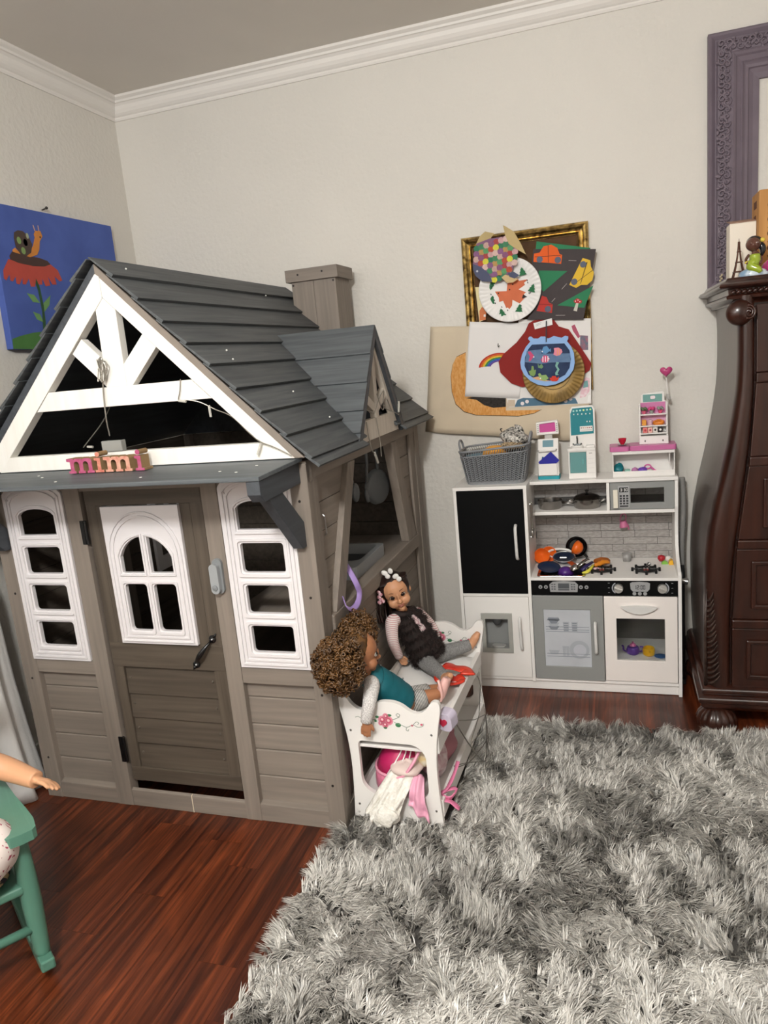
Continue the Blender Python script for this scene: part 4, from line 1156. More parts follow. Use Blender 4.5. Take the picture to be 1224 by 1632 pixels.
one('toy_glasses', MB().tube([(2.318 + 0.012 * math.cos(a), -0.105 - 0.004 * math.sin(a), 0.914 + 0.009 * math.sin(a)) for a in [i * PI / 6 for i in range(12)]], 0.003, 8, closed=True).tube(smooth_path([(2.330, -0.105, 0.912), (2.345, -0.118, 0.900), (2.366, -0.122, 0.892)], 4), 0.004, 8), pl('hot_pink_plastic', '#d4619f', 0.35), 'pink toy sunglasses at right of the violet shoe in tray', 'toy')

# ---- pans on the kitchen shelf
fp = thing('toy_frying_pan', 'small stainless steel toy frying pan on left of kitchen shelf', 'toy pan', (1.922, -0.092, 0.750))
steel2 = mat('brushed_pan_steel', '#97938f', 0.24, 1.0)
P_('pan', MB().lathe([(0.046, 0.0), (0.049, 0.006), (0.052, 0.034), (0.0535, 0.036), (0.0505, 0.036), (0.047, 0.006), (0.0, 0.003)], (1.922, -0.092, 0.7505), 32), steel2, fp, smooth='auto')
P_('handle', MB().tube([(1.972, -0.085, 0.775), (2.005, -0.085, 0.772), (2.030, -0.088, 0.770)], [(0.004, 0.003)] * 3, 8).tube([(1.972, -0.092, 0.772), (2.005, -0.092, 0.767), (2.030, -0.088, 0.768)], 0.0022, 6), chrome, fp, smooth=True)
sp_ = thing('toy_saucepan', 'stainless steel toy pot with domed lid on kitchen shelf', 'toy pot', (2.075, -0.092, 0.750))
P_('pot', MB().lathe([(0.050, 0.0), (0.053, 0.004), (0.055, 0.036), (0.057, 0.038), (0.053, 0.038), (0.0, 0.034)], (2.075, -0.092, 0.7505), 32), steel2, sp_, smooth='auto')
lid = P_('lid', MB().lathe([(0.0565, 0.0), (0.0565, 0.003), (0.045, 0.012), (0.025, 0.019), (0.0, 0.021)], (2.075, -0.092, 0.789), 32), mat('dark_steel', '#55504d', 0.2, 1.0), sp_, smooth='auto')
P_('lid_knob', MB().lathe([(0.004, 0.0), (0.004, 0.006), (0.009, 0.010), (0.009, 0.014), (0.0, 0.016)], (2.075, -0.092, 0.809), 16), pl('black_knob', '#151416', 0.3), lid, smooth='auto')
for sx in (-1, 1):
    P_('handle', MB().tube(smooth_path([(2.075 + sx * 0.054, -0.106, 0.775), (2.075 + sx * 0.074, -0.104, 0.784), (2.075 + sx * 0.080, -0.092, 0.786), (2.075 + sx * 0.074, -0.080, 0.784), (2.075 + sx * 0.054, -0.078, 0.775)], 4), 0.0024, 8), chrome, sp_, smooth=True)
# utensils hanging inside the fridge wall
for i, (y, kind, lab) in enumerate(((-0.252, 'spoon', 'steel toy ladle hanging nearest the fridge edge'), (-0.222, 'slotted', 'steel slotted toy spatula hanging behind the toy ladle'))):
    x = XF_ + 0.010
    u = thing('toy_utensil', lab, 'toy utensil', (x, y, 0.66))
    P_('handle', MB().tube([(x, y, 0.800), (x, y, 0.76), (x, y, 0.70)], [(0.003, 0.006), (0.0025, 0.004), (0.0025, 0.004)], 8).lathe([(0.007, -0.001), (0.007, 0.001)], (x, y, 0.803), 10, 'x'), chrome, u, smooth='auto')
    P_('head', MB().ell((x + 0.002, y, 0.680), (0.006, 0.016, 0.022), 14, 8), chrome, u, smooth=True)
# pink cup on the hook
pc = thing('toy_mug', 'pink toy mug hanging from first hook over the worktop', 'toy cup', (2.218, -0.05, 0.645))
Rm_ = Matrix.Rotation(math.radians(172), 4, 'Y')
P_('cup', MB().lathe([(0.013, 0.0), (0.019, 0.026), (0.017, 0.026), (0.011, 0.003), (0.0, 0.002)], (2.218, -0.052, 0.677), 20, M=Rm_), pl('mug_pink', '#c76f94', 0.3), pc, smooth='auto')
P_('handle', MB().tube(smooth_path([(2.206, -0.052, 0.676), (2.210, -0.050, 0.700), (2.222, -0.047, 0.707), (2.230, -0.050, 0.698), (2.228, -0.052, 0.678)], 4), 0.0025, 8), pl('mug_pink', '#c76f94'), pc, smooth=True)
P_('spout', MB().tube([(2.236, -0.052, 0.662), (2.240, -0.052, 0.648), (2.239, -0.052, 0.640)], 0.003, 8), pl('mug_pink', '#c76f94'), pc)

# ---- the pile in and round the toy sink
bowlp = [(0.0, 0.0), (0.016, 0.002), (0.028, 0.012), (0.034, 0.030), (0.032, 0.030), (0.026, 0.014), (0.0, 0.005)]
orange = pl('orange_plastic', '#e8681c', 0.35)
def tiltM(c, rx, ry_, rz=0): return Euler((math.radians(rx), math.radians(ry_), math.radians(rz))).to_matrix().to_4x4()
one('toy_bowl', MB().lathe(bowlp, (1.874, -0.075, 0.536), 24, M=tiltM(0, 105, 125, 20)), orange, 'orange toy bowl on its side against the toy fridge', 'toy bowl')
one('toy_bowl', MB().lathe(bowlp, (1.905, -0.040, 0.528), 24, M=tiltM(0, 70, 0)), orange, 'orange toy bowl half hidden behind the white toy ring', 'toy bowl')
one('toy_bowl', MB().lathe([(r * 0.95, h) for r, h in bowlp], (2.046, -0.085, 0.560), 24, M=tiltM(0, 55, 60, 210)), orange, 'orange toy bowl leaning on the black toy pan', 'toy bowl')
bp2 = thing('toy_frying_pan', 'black toy pan standing upright against the tiled splashback', 'toy pan', (2.024, -0.035, 0.505))
Rb = tiltM(0, 78, 8, 0)
P_('pan', MB().lathe([(0.0, 0.0), (0.030, 0.0), (0.042, 0.012), (0.045, 0.014), (0.046, 0.010), (0.034, -0.004), (0.0, -0.005)], (2.022, -0.030, 0.560), 32, M=tiltM(0, 80, 0)), pl('black_enamel', '#0c0c0d', 0.12), bp2, smooth='auto')
P_('handle', MB().tube([(2.052, -0.032, 0.530), (2.066, -0.034, 0.512)], 0.006, 8), pl('black_enamel', '#0c0c0d'), bp2)
wr = MB()
wr.tube([(1.950 + 0.052 * math.cos(a) + 0.01 * math.sin(a), -0.055 - 0.010 * math.cos(a), 0.537 + 0.020 * math.sin(a)) for a in [i * PI / 14 for i in range(28)]], 0.005, 8, closed=True)
one('toy_ring', wr, pl('white_ring_plastic', '#efece8', 0.3), 'white plastic ring tilted behind the navy toy pan', 'toy')
bpn = thing('toy_frying_pan', 'navy blue toy pan with grey rim lying over the toy sink', 'toy pan', (1.972, -0.115, 0.525))
P_('pan', MB().lathe([(0.030, 0.0), (0.042, 0.014), (0.046, 0.016), (0.044, 0.017), (0.030, 0.006), (0.0, 0.006)], (1.972, -0.115, 0.522), 32, M=tiltM(0, 14, 0)), pl('navy_plastic', '#1a2438', 0.3), bpn, smooth='auto')
P_('rim', MB().tube([(1.972 + 0.046 * math.cos(a), -0.110 + 0.045 * math.sin(a), 0.538 + 0.011 * math.sin(a)) for a in [i * PI / 16 for i in range(32)]], 0.002, 6, closed=True), ksil, bpn)
P_('handle', MB().box(1.955, 1.985, -0.130, -0.122, 0.534, 0.541), ksil, bpn, 0.002)
one('toy_plate', MB().lathe([(0.0, 0.0), (0.030, 0.001), (0.048, 0.008), (0.047, 0.010), (0.030, 0.004), (0.0, 0.003)], (1.915, -0.200, 0.512), 28, M=tiltM(0, 12, 6)), pl('dark_blue_plate', '#1b2a49', 0.3), 'dark blue toy plate over left corner of the toy sink', 'toy plate')
one('toy_plate', MB().lathe([(0.0, 0.0), (0.028, 0.001), (0.042, 0.006), (0.041, 0.008), (0.0, 0.003)], (1.985, -0.150, 0.508), 28), pl('white_plate', '#e4dfe0', 0.35), 'white toy plate under the navy pan in the sink', 'toy plate')
one('toy_bowl', MB().lathe(bowlp, (1.985, -0.228, 0.528), 24, M=tiltM(0, 180, 0)), pl('purple_plastic', '#4a2575', 0.35), 'purple toy bowl upside down at front of the toy sink', 'toy bowl')
sl = thing('toy_ladle', 'shiny steel toy ladle lying across front of the toy sink', 'toy utensil', (2.035, -0.24, 0.507))
P_('bowl', MB().ell((2.022, -0.245, 0.528), (0.022, 0.018, 0.013), 20, 12, M=tiltM(0, 0, -25, 30)), chrome, sl, smooth=True)
P_('handle', MB().tube([(2.038, -0.235, 0.535), (2.062, -0.205, 0.548), (2.075, -0.190, 0.550)], [(0.010, 0.003)] * 3, 8), chrome, sl, smooth=True)
one('toy_spatula', MB().tube(smooth_path([(1.998, -0.180, 0.535), (2.010, -0.190, 0.530), (2.024, -0.200, 0.524)], 4), [(0.014, 0.004)] * 9, 8), pl('rust_plastic', '#9a3f16', 0.4), 'rust brown toy paddle leaning into the toy sink', 'toy utensil')
one('toy_knife', MB().tube([(2.048, -0.240, 0.515), (2.070, -0.215, 0.530), (2.092, -0.190, 0.537)], [(0.009, 0.005), (0.010, 0.005), (0.008, 0.004)], 8), pl('indigo_plastic', '#2a2352', 0.35), 'dark indigo toy handle beside the steel toy ladle', 'toy utensil')
one('toy_banana', MB().tube(smooth_path([(2.052, -0.262, 0.512), (2.072, -0.252, 0.514), (2.086, -0.232, 0.522), (2.096, -0.21, 0.530)], 4), [0.003, 0.005, 0.006, 0.0065, 0.007, 0.007, 0.007, 0.0065, 0.006, 0.006, 0.005, 0.004, 0.003], 8), pl('banana_yellow', '#d8cf4a', 0.4), 'pale yellow toy banana at right corner of the toy sink', 'toy food')
one('toy_bread', fluff((2.128, -0.135, 0.524), (0.034, 0.026, 0.014), 31, 22, 14, 0.2), pl('toast_brown', '#a0571f', 0.5), 'brown toy loaf beside right end of the toy sink', 'toy food')
one('toy_croissant', MB().tube(smooth_path([(2.098, -0.185, 0.520), (2.118, -0.175, 0.524), (2.140, -0.155, 0.527), (2.160, -0.145, 0.520)], 3), [0.005, 0.009, 0.007, 0.011, 0.009, 0.012, 0.009, 0.009, 0.007, 0.004], 10), pl('golden_orange', '#d98426', 0.35), 'golden orange toy pastry in front of the brown toy loaf', 'toy food')
one('toy_sausage', MB().tube(smooth_path([(2.082, -0.215, 0.510), (2.100, -0.205, 0.511), (2.118, -0.196, 0.510)], 3), [0.005, 0.0065, 0.007, 0.007, 0.007, 0.0065, 0.005], 10), pl('pale_pink_toy', '#dcb6bc', 0.4), 'pale pink toy sausage between toy sink and left burner', 'toy food')
one('toy_cup', MB().lathe([(0.016, 0), (0.0205, 0.034), (0.0190, 0.034), (0.0150, 0.003), (0.0, 0.002)], (2.230, -0.062, 0.5032), 24), mat('frosted_clear_plastic', '#d8d5d2', 0.3, trans=0.6), 'small frosted clear cup against the splashback', 'toy cup')
one('toy_strawberry', MB().lathe([(0.0, 0.0), (0.010, 0.003), (0.016, 0.014), (0.014, 0.024), (0.0, 0.029)], (2.367, -0.072, 0.5032), 18), pl('strawberry_red', '#b01f2c', 0.35), 'red toy strawberry in right corner of the worktop', 'toy food')
def half_slice(c, r, d): return MB().prism([(c[0] + r * math.cos(a), c[2] + r * math.sin(a)) for a in [i * PI / 12 for i in range(13)]], c[1] - d, c[1] + d, 'y')
one('toy_lime_slice', half_slice((2.378, -0.108, 0.5032), 0.013, 0.007), pl('lime_green', '#7fb84a', 0.4), 'green toy lime slice in front of the red strawberry', 'toy food', bevel=0.002, smooth=False)
one('toy_cheese', MB().prism([(2.392, 0.5032), (2.411, 0.5032), (2.409, 0.520), (2.402, 0.524), (2.394, 0.518)], -0.125, -0.095, 'y'), pl('cheese_yellow', '#eab02c', 0.4), 'yellow toy cheese wedge at right edge of the worktop', 'toy food', bevel=0.002, smooth=False)
one('toy_egg', MB().ell((2.394, -0.068, 0.515), (0.011, 0.011, 0.012), 14, 10), pl('egg_white', '#ece6de', 0.35), 'white toy egg behind the yellow cheese wedge', 'toy food')
one('toy_mushroom', MB().lathe([(0.004, 0), (0.0045, 0.010), (0.010, 0.011), (0.008, 0.018), (0.0, 0.021)], (2.312, -0.190, 0.5145), 14), mat('white_black_spots', '#ece9e6', 0.4, hex2='#1c1a1a', scale=(160, 160, 160), detail=0), 'tiny black and white toy mushroom on the right burner', 'toy food')

# ---- in the oven
tp_ = thing('toy_teapot', 'purple toy teapot with pink lid inside the toy oven', 'toy teapot', (2.243, -0.235, 0.152))
P_('pot', MB().lathe([(0.014, 0.0), (0.023, 0.006), (0.027, 0.020), (0.022, 0.034), (0.014, 0.038), (0.0, 0.038)], (2.243, -0.235, 0.1525), 24), pl('teapot_purple', '#5a3a8a', 0.3), tp_, smooth='auto')
P_('lid', MB().lathe([(0.014, 0.0), (0.011, 0.008), (0.004, 0.012), (0.005, 0.017), (0.0, 0.019)], (2.243, -0.235, 0.190), 16), pl('teapot_pink', '#b5628c', 0.3), tp_, smooth='auto')
for s_, nm in ((-1, 'spout'), (1, 'handle')):
    P_(nm, MB().tube(smooth_path([(2.243 + s_ * 0.024, -0.235, 0.164), (2.243 + s_ * 0.036, -0.235, 0.170), (2.243 + s_ * 0.038, -0.235, 0.186), (2.243 + s_ * 0.026, -0.235, 0.186) if s_ > 0 else (2.243 - 0.044, -0.235, 0.190)], 4), 0.0035, 8), pl('teapot_purple', '#5a3a8a'), tp_, smooth=True)
ym = thing('toy_mug', 'yellow toy cup beside the purple teapot inside the oven', 'toy cup', (2.304, -0.240, 0.152))
P_('cup', MB().lathe([(0.016, 0.0), (0.023, 0.006), (0.025, 0.022), (0.022, 0.034), (0.020, 0.034), (0.018, 0.006), (0.0, 0.004)], (2.304, -0.240, 0.1525), 24), pl('mug_yellow', '#d9a520', 0.3), ym, smooth='auto')
P_('handle', MB().tube(smooth_path([(2.307, -0.264, 0.180), (2.309, -0.274, 0.178), (2.309, -0.274, 0.166), (2.307, -0.262, 0.163)], 4), 0.003, 8), pl('mug_yellow', '#d9a520'), ym, smooth=True)
one('toy_plate', MB().lathe([(0.0, 0.0), (0.016, 0.001), (0.024, 0.005), (0.023, 0.006), (0.0, 0.003)], (2.348, -0.255, 0.1525), 20), pl('small_blue_plate', '#3c5f94', 0.3), 'small blue toy plate at right of the yellow cup in oven', 'toy plate')

# ---- what leans between kitchen and dresser
one('vacuum_hose', MB().tube([(2.449 + 0.004 * math.sin(6 * t), -0.075 - 0.01 * t, 0.86 - 0.42 * t) for t in [i / 60 for i in range(61)]], [0.011 + 0.0012 * (i % 2) for i in range(61)], 10), mat('grey_ribbed_hose', '#8f8d8a', 0.45), 'grey ribbed hose hanging between toy kitchen and dresser', 'hose')
vt = thing('vacuum_tube', 'dark vacuum tube with silver collar standing between kitchen and dresser', 'vacuum tube', (2.452, -0.14, 0.0))
P_('tube', MB().tube([(2.441, -0.13, 0.505), (2.4425, -0.14, 0.44), (2.4415, -0.15, 0.012)], 0.0095, 14), mat('dark_tube', '#2c2c2d', 0.3), vt, smooth=True)
P_('collar', MB().tube([(2.440, -0.145, 0.443), (2.463, -0.150, 0.440)], 0.0125, 16), mat('silver_collar', '#b5b4b2', 0.25, 0.8), vt, smooth='auto')
P_('foot', MB().prism(rrect(2.430, 2.453, -0.175, -0.110, 0.008), 0.0, 0.020, 'z'), mat('dark_tube', '#2c2c2d'), vt, 0.003)
# ================================================================== PICTURES ON THE WALLS
# outlines measured on the wall, metres: (x, z) on the back wall, (y, z) on the left wall
ART = {
'kraft': [(1.4415,1.5564),(1.6093,1.5397),(1.7837,1.354),(2.0342,1.2048),(2.1328,1.1657),(2.1189,1.115),(2.0021,1.0249),(1.8731,1.0428),(1.6603,1.0697),(1.3767,1.1),(1.3954,1.2166)],
'scribble_out': [(1.5889,1.433),(1.547,1.417),(1.5276,1.3856),(1.5158,1.3366),(1.5158,1.2694),(1.5292,1.2143),(1.5647,1.178),(1.6184,1.1595),(1.7196,1.1509),(1.7992,1.1437),(1.8653,1.1513),(1.8985,1.1656),(1.7476,1.1725),(1.7524,1.2584),(1.5779,1.2715)],
'scribble_blk': [(1.5759,1.2381),(1.7525,1.2584),(1.7486,1.1891),(1.695,1.1881),(1.6554,1.2023),(1.623,1.228)],
'white_sheet': [(1.6146,1.5598),(1.746,1.5433),(1.8543,1.5293),(1.8485,1.4133),(1.8095,1.2193),(1.5731,1.2456)],
'rainbow_c': [(1.7257,1.3567),(1.6422,1.367),(1.6575,1.3982),(1.6865,1.4163),(1.7196,1.4211),(1.752,1.4156)],
'clothes': [(1.7535,1.2269),(1.8228,1.5482),(2.1123,1.5228),(2.1028,1.1793),(1.7611,1.1854)],
'hat': [(1.8868,1.5383),(1.9617,1.5387),(1.985,1.5036),(2.0245,1.4874),(2.062,1.4251),(2.1094,1.3433),(2.1012,1.3159),(2.0446,1.2797),(1.9758,1.2755),(1.8224,1.2681),(1.7779,1.2878),(1.7348,1.3366),(1.7296,1.3823),(1.7522,1.4124),(1.8095,1.455),(1.8468,1.4955),(1.8642,1.5282)],
'tag': [(1.8834,1.5262),(1.9589,1.5389),(1.9608,1.5122),(1.8885,1.5008)],
'goldplate': [(1.9593,1.3216),(1.8296,1.3323),(2.0798,1.3117),(1.9646,1.4498),(1.9537,1.1879)],
'bowl_out': [(1.8235,1.3715),(1.8324,1.403),(1.8501,1.4336),(1.869,1.4531),(1.8606,1.4645),(1.8646,1.473),(1.8736,1.4732),(1.8838,1.4641),(1.9015,1.4624),(1.9125,1.4695),(1.9301,1.4678),(1.9403,1.4587),(1.9509,1.4612),(1.9652,1.4669),(1.9824,1.4607),(1.9962,1.4569),(2.0104,1.4636),(2.0224,1.459),(2.022,1.4492),(2.0165,1.441),(2.0313,1.4204),(2.0424,1.3914),(2.0445,1.3525),(2.0383,1.3248),(2.0217,1.3013),(1.9964,1.2819),(1.9641,1.2701),(1.9283,1.2663),(1.8928,1.2738),(1.8612,1.2925),(1.8372,1.3198),(1.8258,1.3461)],
'bowl_in': [(1.8755,1.4401),(2.0058,1.4333),(2.0255,1.4034),(2.0294,1.3679),(2.0229,1.3331),(2.0043,1.3062),(1.9648,1.288),(1.922,1.286),(1.8866,1.296),(1.8552,1.3184),(1.8408,1.3556),(1.8444,1.3912),(1.8585,1.4221)],
'bowl_band1': [(1.853,1.4173),(1.9137,1.4171),(1.9129,1.3994),(2.0268,1.391),(2.0272,1.3558),(1.9467,1.3609),(1.9111,1.3586),(1.8435,1.3716)],
'fish1': [(1.9137,1.4101),(1.9215,1.427),(1.9358,1.4293),(1.9457,1.4142),(1.9512,1.419),(1.9505,1.4032),(1.9454,1.4072),(1.9308,1.3979),(1.9168,1.4009)],
'fish2': [(1.9634,1.4179),(1.981,1.4188),(1.9946,1.4098),(1.997,1.399),(1.9867,1.3876),(1.9726,1.3853),(1.9606,1.3917),(1.9647,1.4055)],
'fish3': [(1.9085,1.375),(1.9199,1.3918),(1.9341,1.3905),(1.9458,1.3753),(1.9328,1.3622),(1.9151,1.3637)],
'fish4': [(1.8566,1.4117),(1.8675,1.4142),(1.8826,1.3933),(1.8655,1.3734),(1.8584,1.374),(1.8647,1.3931)],
'coral': [(1.8564,1.3329),(1.8673,1.3356),(1.87,1.3533),(1.8771,1.3527),(1.8798,1.3345),(1.8871,1.3375),(1.8845,1.3198),(1.8768,1.3096),(1.8627,1.3161)],
'coral2': [(1.8956,1.3654),(1.9003,1.3507),(1.9113,1.3587),(1.9179,1.3457),(1.9105,1.3391),(1.8964,1.3439)],
'weed': [(1.9717,1.3624),(1.982,1.358),(1.9745,1.3445),(1.9827,1.3295),(1.9732,1.3125),(1.98,1.3084),(1.9659,1.3078),(1.9645,1.3168),(1.9739,1.3303),(1.9657,1.3452)],
'turtle': [(1.8952,1.3189),(1.9025,1.3219),(1.9092,1.3123),(1.9271,1.3127),(1.9371,1.2975),(1.9224,1.2879),(1.9083,1.2926),(1.8981,1.3043)],
'crab': [(1.9408,1.3008),(1.9477,1.2967),(1.9516,1.3053),(1.9657,1.3042),(1.9707,1.2949),(1.9798,1.3013),(1.9757,1.2873),(1.9684,1.2825),(1.9507,1.2839),(1.9439,1.2898)],
'sand': [(1.8693,1.3047),(1.8946,1.3081),(1.9155,1.2938),(1.9436,1.2862),(1.9223,1.2861),(1.8869,1.2954)],
'plate': [(1.7963,1.6699),(1.6649,1.6849),(1.9255,1.6553),(1.8031,1.7927),(1.7895,1.5449)],
'leaf': [(1.7864,1.6966),(1.8311,1.7085),(1.8337,1.7011),(1.8702,1.7025),(1.8536,1.6903),(1.8576,1.6827),(1.8304,1.6673),(1.8604,1.6525),(1.8513,1.6464),(1.855,1.6317),(1.8319,1.6113),(1.8034,1.6288),(1.8006,1.606),(1.7895,1.5928),(1.7811,1.6009),(1.7764,1.5971),(1.7648,1.6287),(1.7482,1.6262),(1.7477,1.6436),(1.7328,1.6698),(1.7817,1.6657)],
'plate_behind': [(1.648,1.6981),(1.6754,1.6964),(1.6853,1.5633),(1.6571,1.5544)],
'tree0': [(1.85,1.7345)],
'tree1': [(1.7193,1.6943)],
'tree2': [(1.7189,1.6381)],
'tree3': [(1.7576,1.5816)],
'tree4': [(1.8309,1.5913)],
'tree5': [(1.8872,1.6651)],
'fishbody': [(1.6525,1.7878),(1.6691,1.8366),(1.6724,1.8643),(1.7264,1.8768),(1.7877,1.877),(1.831,1.8215),(1.8292,1.7884),(1.8123,1.7429),(1.7604,1.7066),(1.7396,1.7048),(1.7234,1.7309),(1.7038,1.7503)],
'fishhead': [(1.6528,1.7875),(1.6875,1.7691),(1.7156,1.743),(1.726,1.719),(1.7282,1.7074),(1.6869,1.7136),(1.6615,1.7381),(1.6526,1.762)],
'fishtail': [(1.7848,1.9198),(1.7932,1.9159),(1.8264,1.8908),(1.8525,1.8405),(1.8703,1.7968),(1.8259,1.8274),(1.8038,1.8469),(1.7913,1.8817)],
'fishfin': [(1.6706,1.8619),(1.6873,1.8905),(1.7104,1.9069),(1.7464,1.8951),(1.7322,1.8776),(1.6802,1.8494)],
'fishfin2': [(1.7675,1.7198),(1.7827,1.7293),(1.8027,1.7212),(1.834,1.7063),(1.813,1.6946),(1.7867,1.6963)],
'fishfin3': [(1.7948,1.7334),(1.8182,1.7362),(1.8406,1.7195),(1.8197,1.7093),(1.7998,1.7187)],
'road': [(1.8975,1.8184),(2.141,1.7872),(2.1117,1.6446),(2.0837,1.5199),(1.856,1.5432),(1.9025,1.5952),(1.8889,1.7668)],
'green_top': [(1.911,1.8459),(2.1194,1.7941),(2.1191,1.7854),(1.9065,1.8156)],
'green_mid': [(1.9152,1.7322),(2.0274,1.7169),(1.9298,1.6471),(1.9094,1.6737)],
'green_br': [(2.1268,1.6487),(2.0883,1.5661),(1.9827,1.5877)],
'car_o': [(1.8956,1.7686),(1.8989,1.7999),(1.9217,1.8012),(1.9379,1.8229),(1.9685,1.826),(1.992,1.81),(2.0,1.7853),(2.0101,1.7811),(2.0046,1.7474)],
'car_y': [(2.0889,1.7594),(2.118,1.747),(2.1191,1.7233),(2.1301,1.6984),(2.1233,1.6697),(2.1032,1.6542),(2.0794,1.6569),(2.0593,1.6473),(2.0333,1.6623)],
'car_r': [(1.8987,1.5739),(1.9232,1.6325),(1.9414,1.6243),(1.9497,1.6021),(1.9647,1.5932),(1.9602,1.5594)],
'wheels': [(1.9205,1.7744),(1.992,1.7637),(2.0898,1.7345),(2.053,1.6719),(1.9443,1.5764)],
'mush_cap': [(2.0472,1.5976),(2.0626,1.6068),(2.0814,1.5939),(2.0769,1.5853),(2.0529,1.5891)],
'mush_stem': [(2.0572,1.5887),(2.0668,1.5876),(2.0596,1.5551),(2.0458,1.5602)],
'snail_shell': [(-0.8024,2.0352),(-0.7813,2.0454),(-0.7553,2.0451),(-0.7282,2.0258),(-0.7185,2.0002),(-0.7321,1.968),(-0.7633,1.951),(-0.7888,1.9545),(-0.8076,1.9825),(-0.8083,2.0159)],
'snail_body': [(-0.8263,1.9692),(-0.8117,1.9783),(-0.7878,1.9584),(-0.7578,1.9516),(-0.7139,1.9969),(-0.6968,2.0298),(-0.6994,2.041),(-0.6881,2.0555),(-0.6598,2.0577),(-0.6533,2.0391),(-0.6735,2.0171),(-0.6839,1.9848),(-0.7004,1.9636),(-0.7421,1.9501),(-0.8282,1.9616)],
'centre': [(-0.8476,1.9447),(-0.8272,1.9654),(-0.7677,1.9544),(-0.6921,1.9528),(-0.6488,1.9453),(-0.6346,1.9331),(-0.6719,1.9218),(-0.734,1.9178),(-0.8073,1.9225),(-0.8459,1.9315)],
'petals': [(-0.8916,1.8889),(-0.8557,1.9328),(-0.8067,1.9248),(-0.734,1.9178),(-0.6719,1.9218),(-0.6346,1.9331),(-0.5985,1.9139),(-0.5809,1.8746),(-0.5979,1.8693),(-0.6229,1.8877),(-0.6193,1.8557),(-0.6432,1.8541),(-0.662,1.8846),(-0.6561,1.8492),(-0.6835,1.845),(-0.6953,1.8742),(-0.7015,1.8501),(-0.7208,1.8488),(-0.7294,1.8716),(-0.743,1.8395),(-0.7652,1.8381),(-0.7682,1.8687),(-0.7904,1.8441),(-0.8062,1.8445),(-0.8018,1.87),(-0.8225,1.8419),(-0.8373,1.8447),(-0.8358,1.8711),(-0.8542,1.851),(-0.8656,1.8539),(-0.8649,1.8763),(-0.886,1.8524),(-0.8962,1.8591)],
'stem': [(-0.7446,1.8976),(-0.7311,1.8948),(-0.7169,1.8334),(-0.7139,1.7703),(-0.7189,1.7064),(-0.7271,1.6742),(-0.7407,1.6741),(-0.728,1.746),(-0.7303,1.8247),(-0.7405,1.8708)],
'leaf1': [(-0.7933,1.8117),(-0.7566,1.8075),(-0.7312,1.7775),(-0.7692,1.7796)],
'leaf2': [(-0.6658,1.811),(-0.6816,1.7717),(-0.7177,1.7423),(-0.7119,1.7783)],
'leaf3': [(-0.7786,1.7426),(-0.7424,1.7336),(-0.7313,1.7021),(-0.7642,1.7133)],
'grass': [(-0.9101,1.6379),(-0.8661,1.6495),(-0.7992,1.6616),(-0.7367,1.6677),(-0.6378,1.6671),(-0.5169,1.6511),(-0.5324,1.591),(-0.9143,1.6015)],
'spots': [(-0.7857,2.0075),(-0.7531,2.0038),(-0.7719,1.9714),(-0.7377,2.0307)],
}
paper = lambda n, c, **k: mat('paper_' + n, c, 0.85, **k)
def flat(name, poly, y, m, parent=None, th=0.0006, label=None, cat=None, group=None, axis='y', bend=0.0, **k):
    """a sheet of paper hanging at distance y from the wall"""
    if axis == 'y':
        b = MB().prism(poly, y - th, y, 'y')
    else:
        b = MB().prism(poly, y, y + th, 'x')
    return build(name, b, m, parent, label=label, cat=cat, group=group, **k)
# ---- gilt frame
fx0, fx1, fz0, fz1 = 1.597, 2.113, 1.235, 1.902
gf = thing('picture_frame', 'ornate gilt picture frame with brown backing behind the paper crafts', 'picture frame', ((fx0 + fx1) / 2, -0.01, fz0))
gold = mat('aged_gilt', '#e3c27a', 0.24, 0.9, hex2='#5a4220', scale=(42, 42, 42), detail=5, bump=0.2)
FP = [(0.0, -0.001), (0.0, -0.014), (0.004, -0.022), (0.010, -0.027), (0.018, -0.024), (0.026, -0.016), (0.032, -0.014), (0.036, -0.017), (0.040, -0.014), (0.042, -0.006), (0.042, -0.001)]
def mitred(x0, x1, z0, z1, prof, m, name, parent):
    sides = [((x0, z0), (x1, z0), (0, 1), (1, 0)), ((x1, z0), (x1, z1), (-1, 0), (0, 1)), ((x1, z1), (x0, z1), (0, -1), (-1, 0)), ((x0, z1), (x0, z0), (1, 0), (0, -1))]
    for a, b, nrm, d in sides:
        r0 = [(a[0] + (nrm[0] + d[0]) * p, y, a[1] + (nrm[1] + d[1]) * p) for p, y in prof]
        r1 = [(b[0] + (nrm[0] - d[0]) * p, y, b[1] + (nrm[1] - d[1]) * p) for p, y in prof]
        build(name, MB().loft([r0, r1]), m, parent)
mitred(fx0, fx1, fz0, fz1, FP, gold, 'frame_side', gf)
b = MB()
i0 = 0.0455
for (xa, za, xb, zb) in ((fx0 + i0, fz0 + i0, fx0 + i0, fz1 - i0), (fx1 - i0, fz0 + i0, fx1 - i0, fz1 - i0), (fx0 + i0, fz1 - i0, fx1 - i0, fz1 - i0)):
    n = int(math.hypot(xb - xa, zb - za) / 0.0065)
    for k in range(n + 1):
        t = k / n
        b.ell((xa + (xb - xa) * t, -0.008, za + (zb - za) * t), 0.0027, 6, 4)
build('bead_row', b, gold, gf, smooth=True, kind='stuff')
build('backing', MB().box(fx0 + 0.040, fx1 - 0.040, -0.006, -0.002, fz0 + 0.040, fz1 - 0.040), mat('brown_velvet', '#5a3d22', 0.8, var=0.35, scale=(14, 14, 14)), gf)
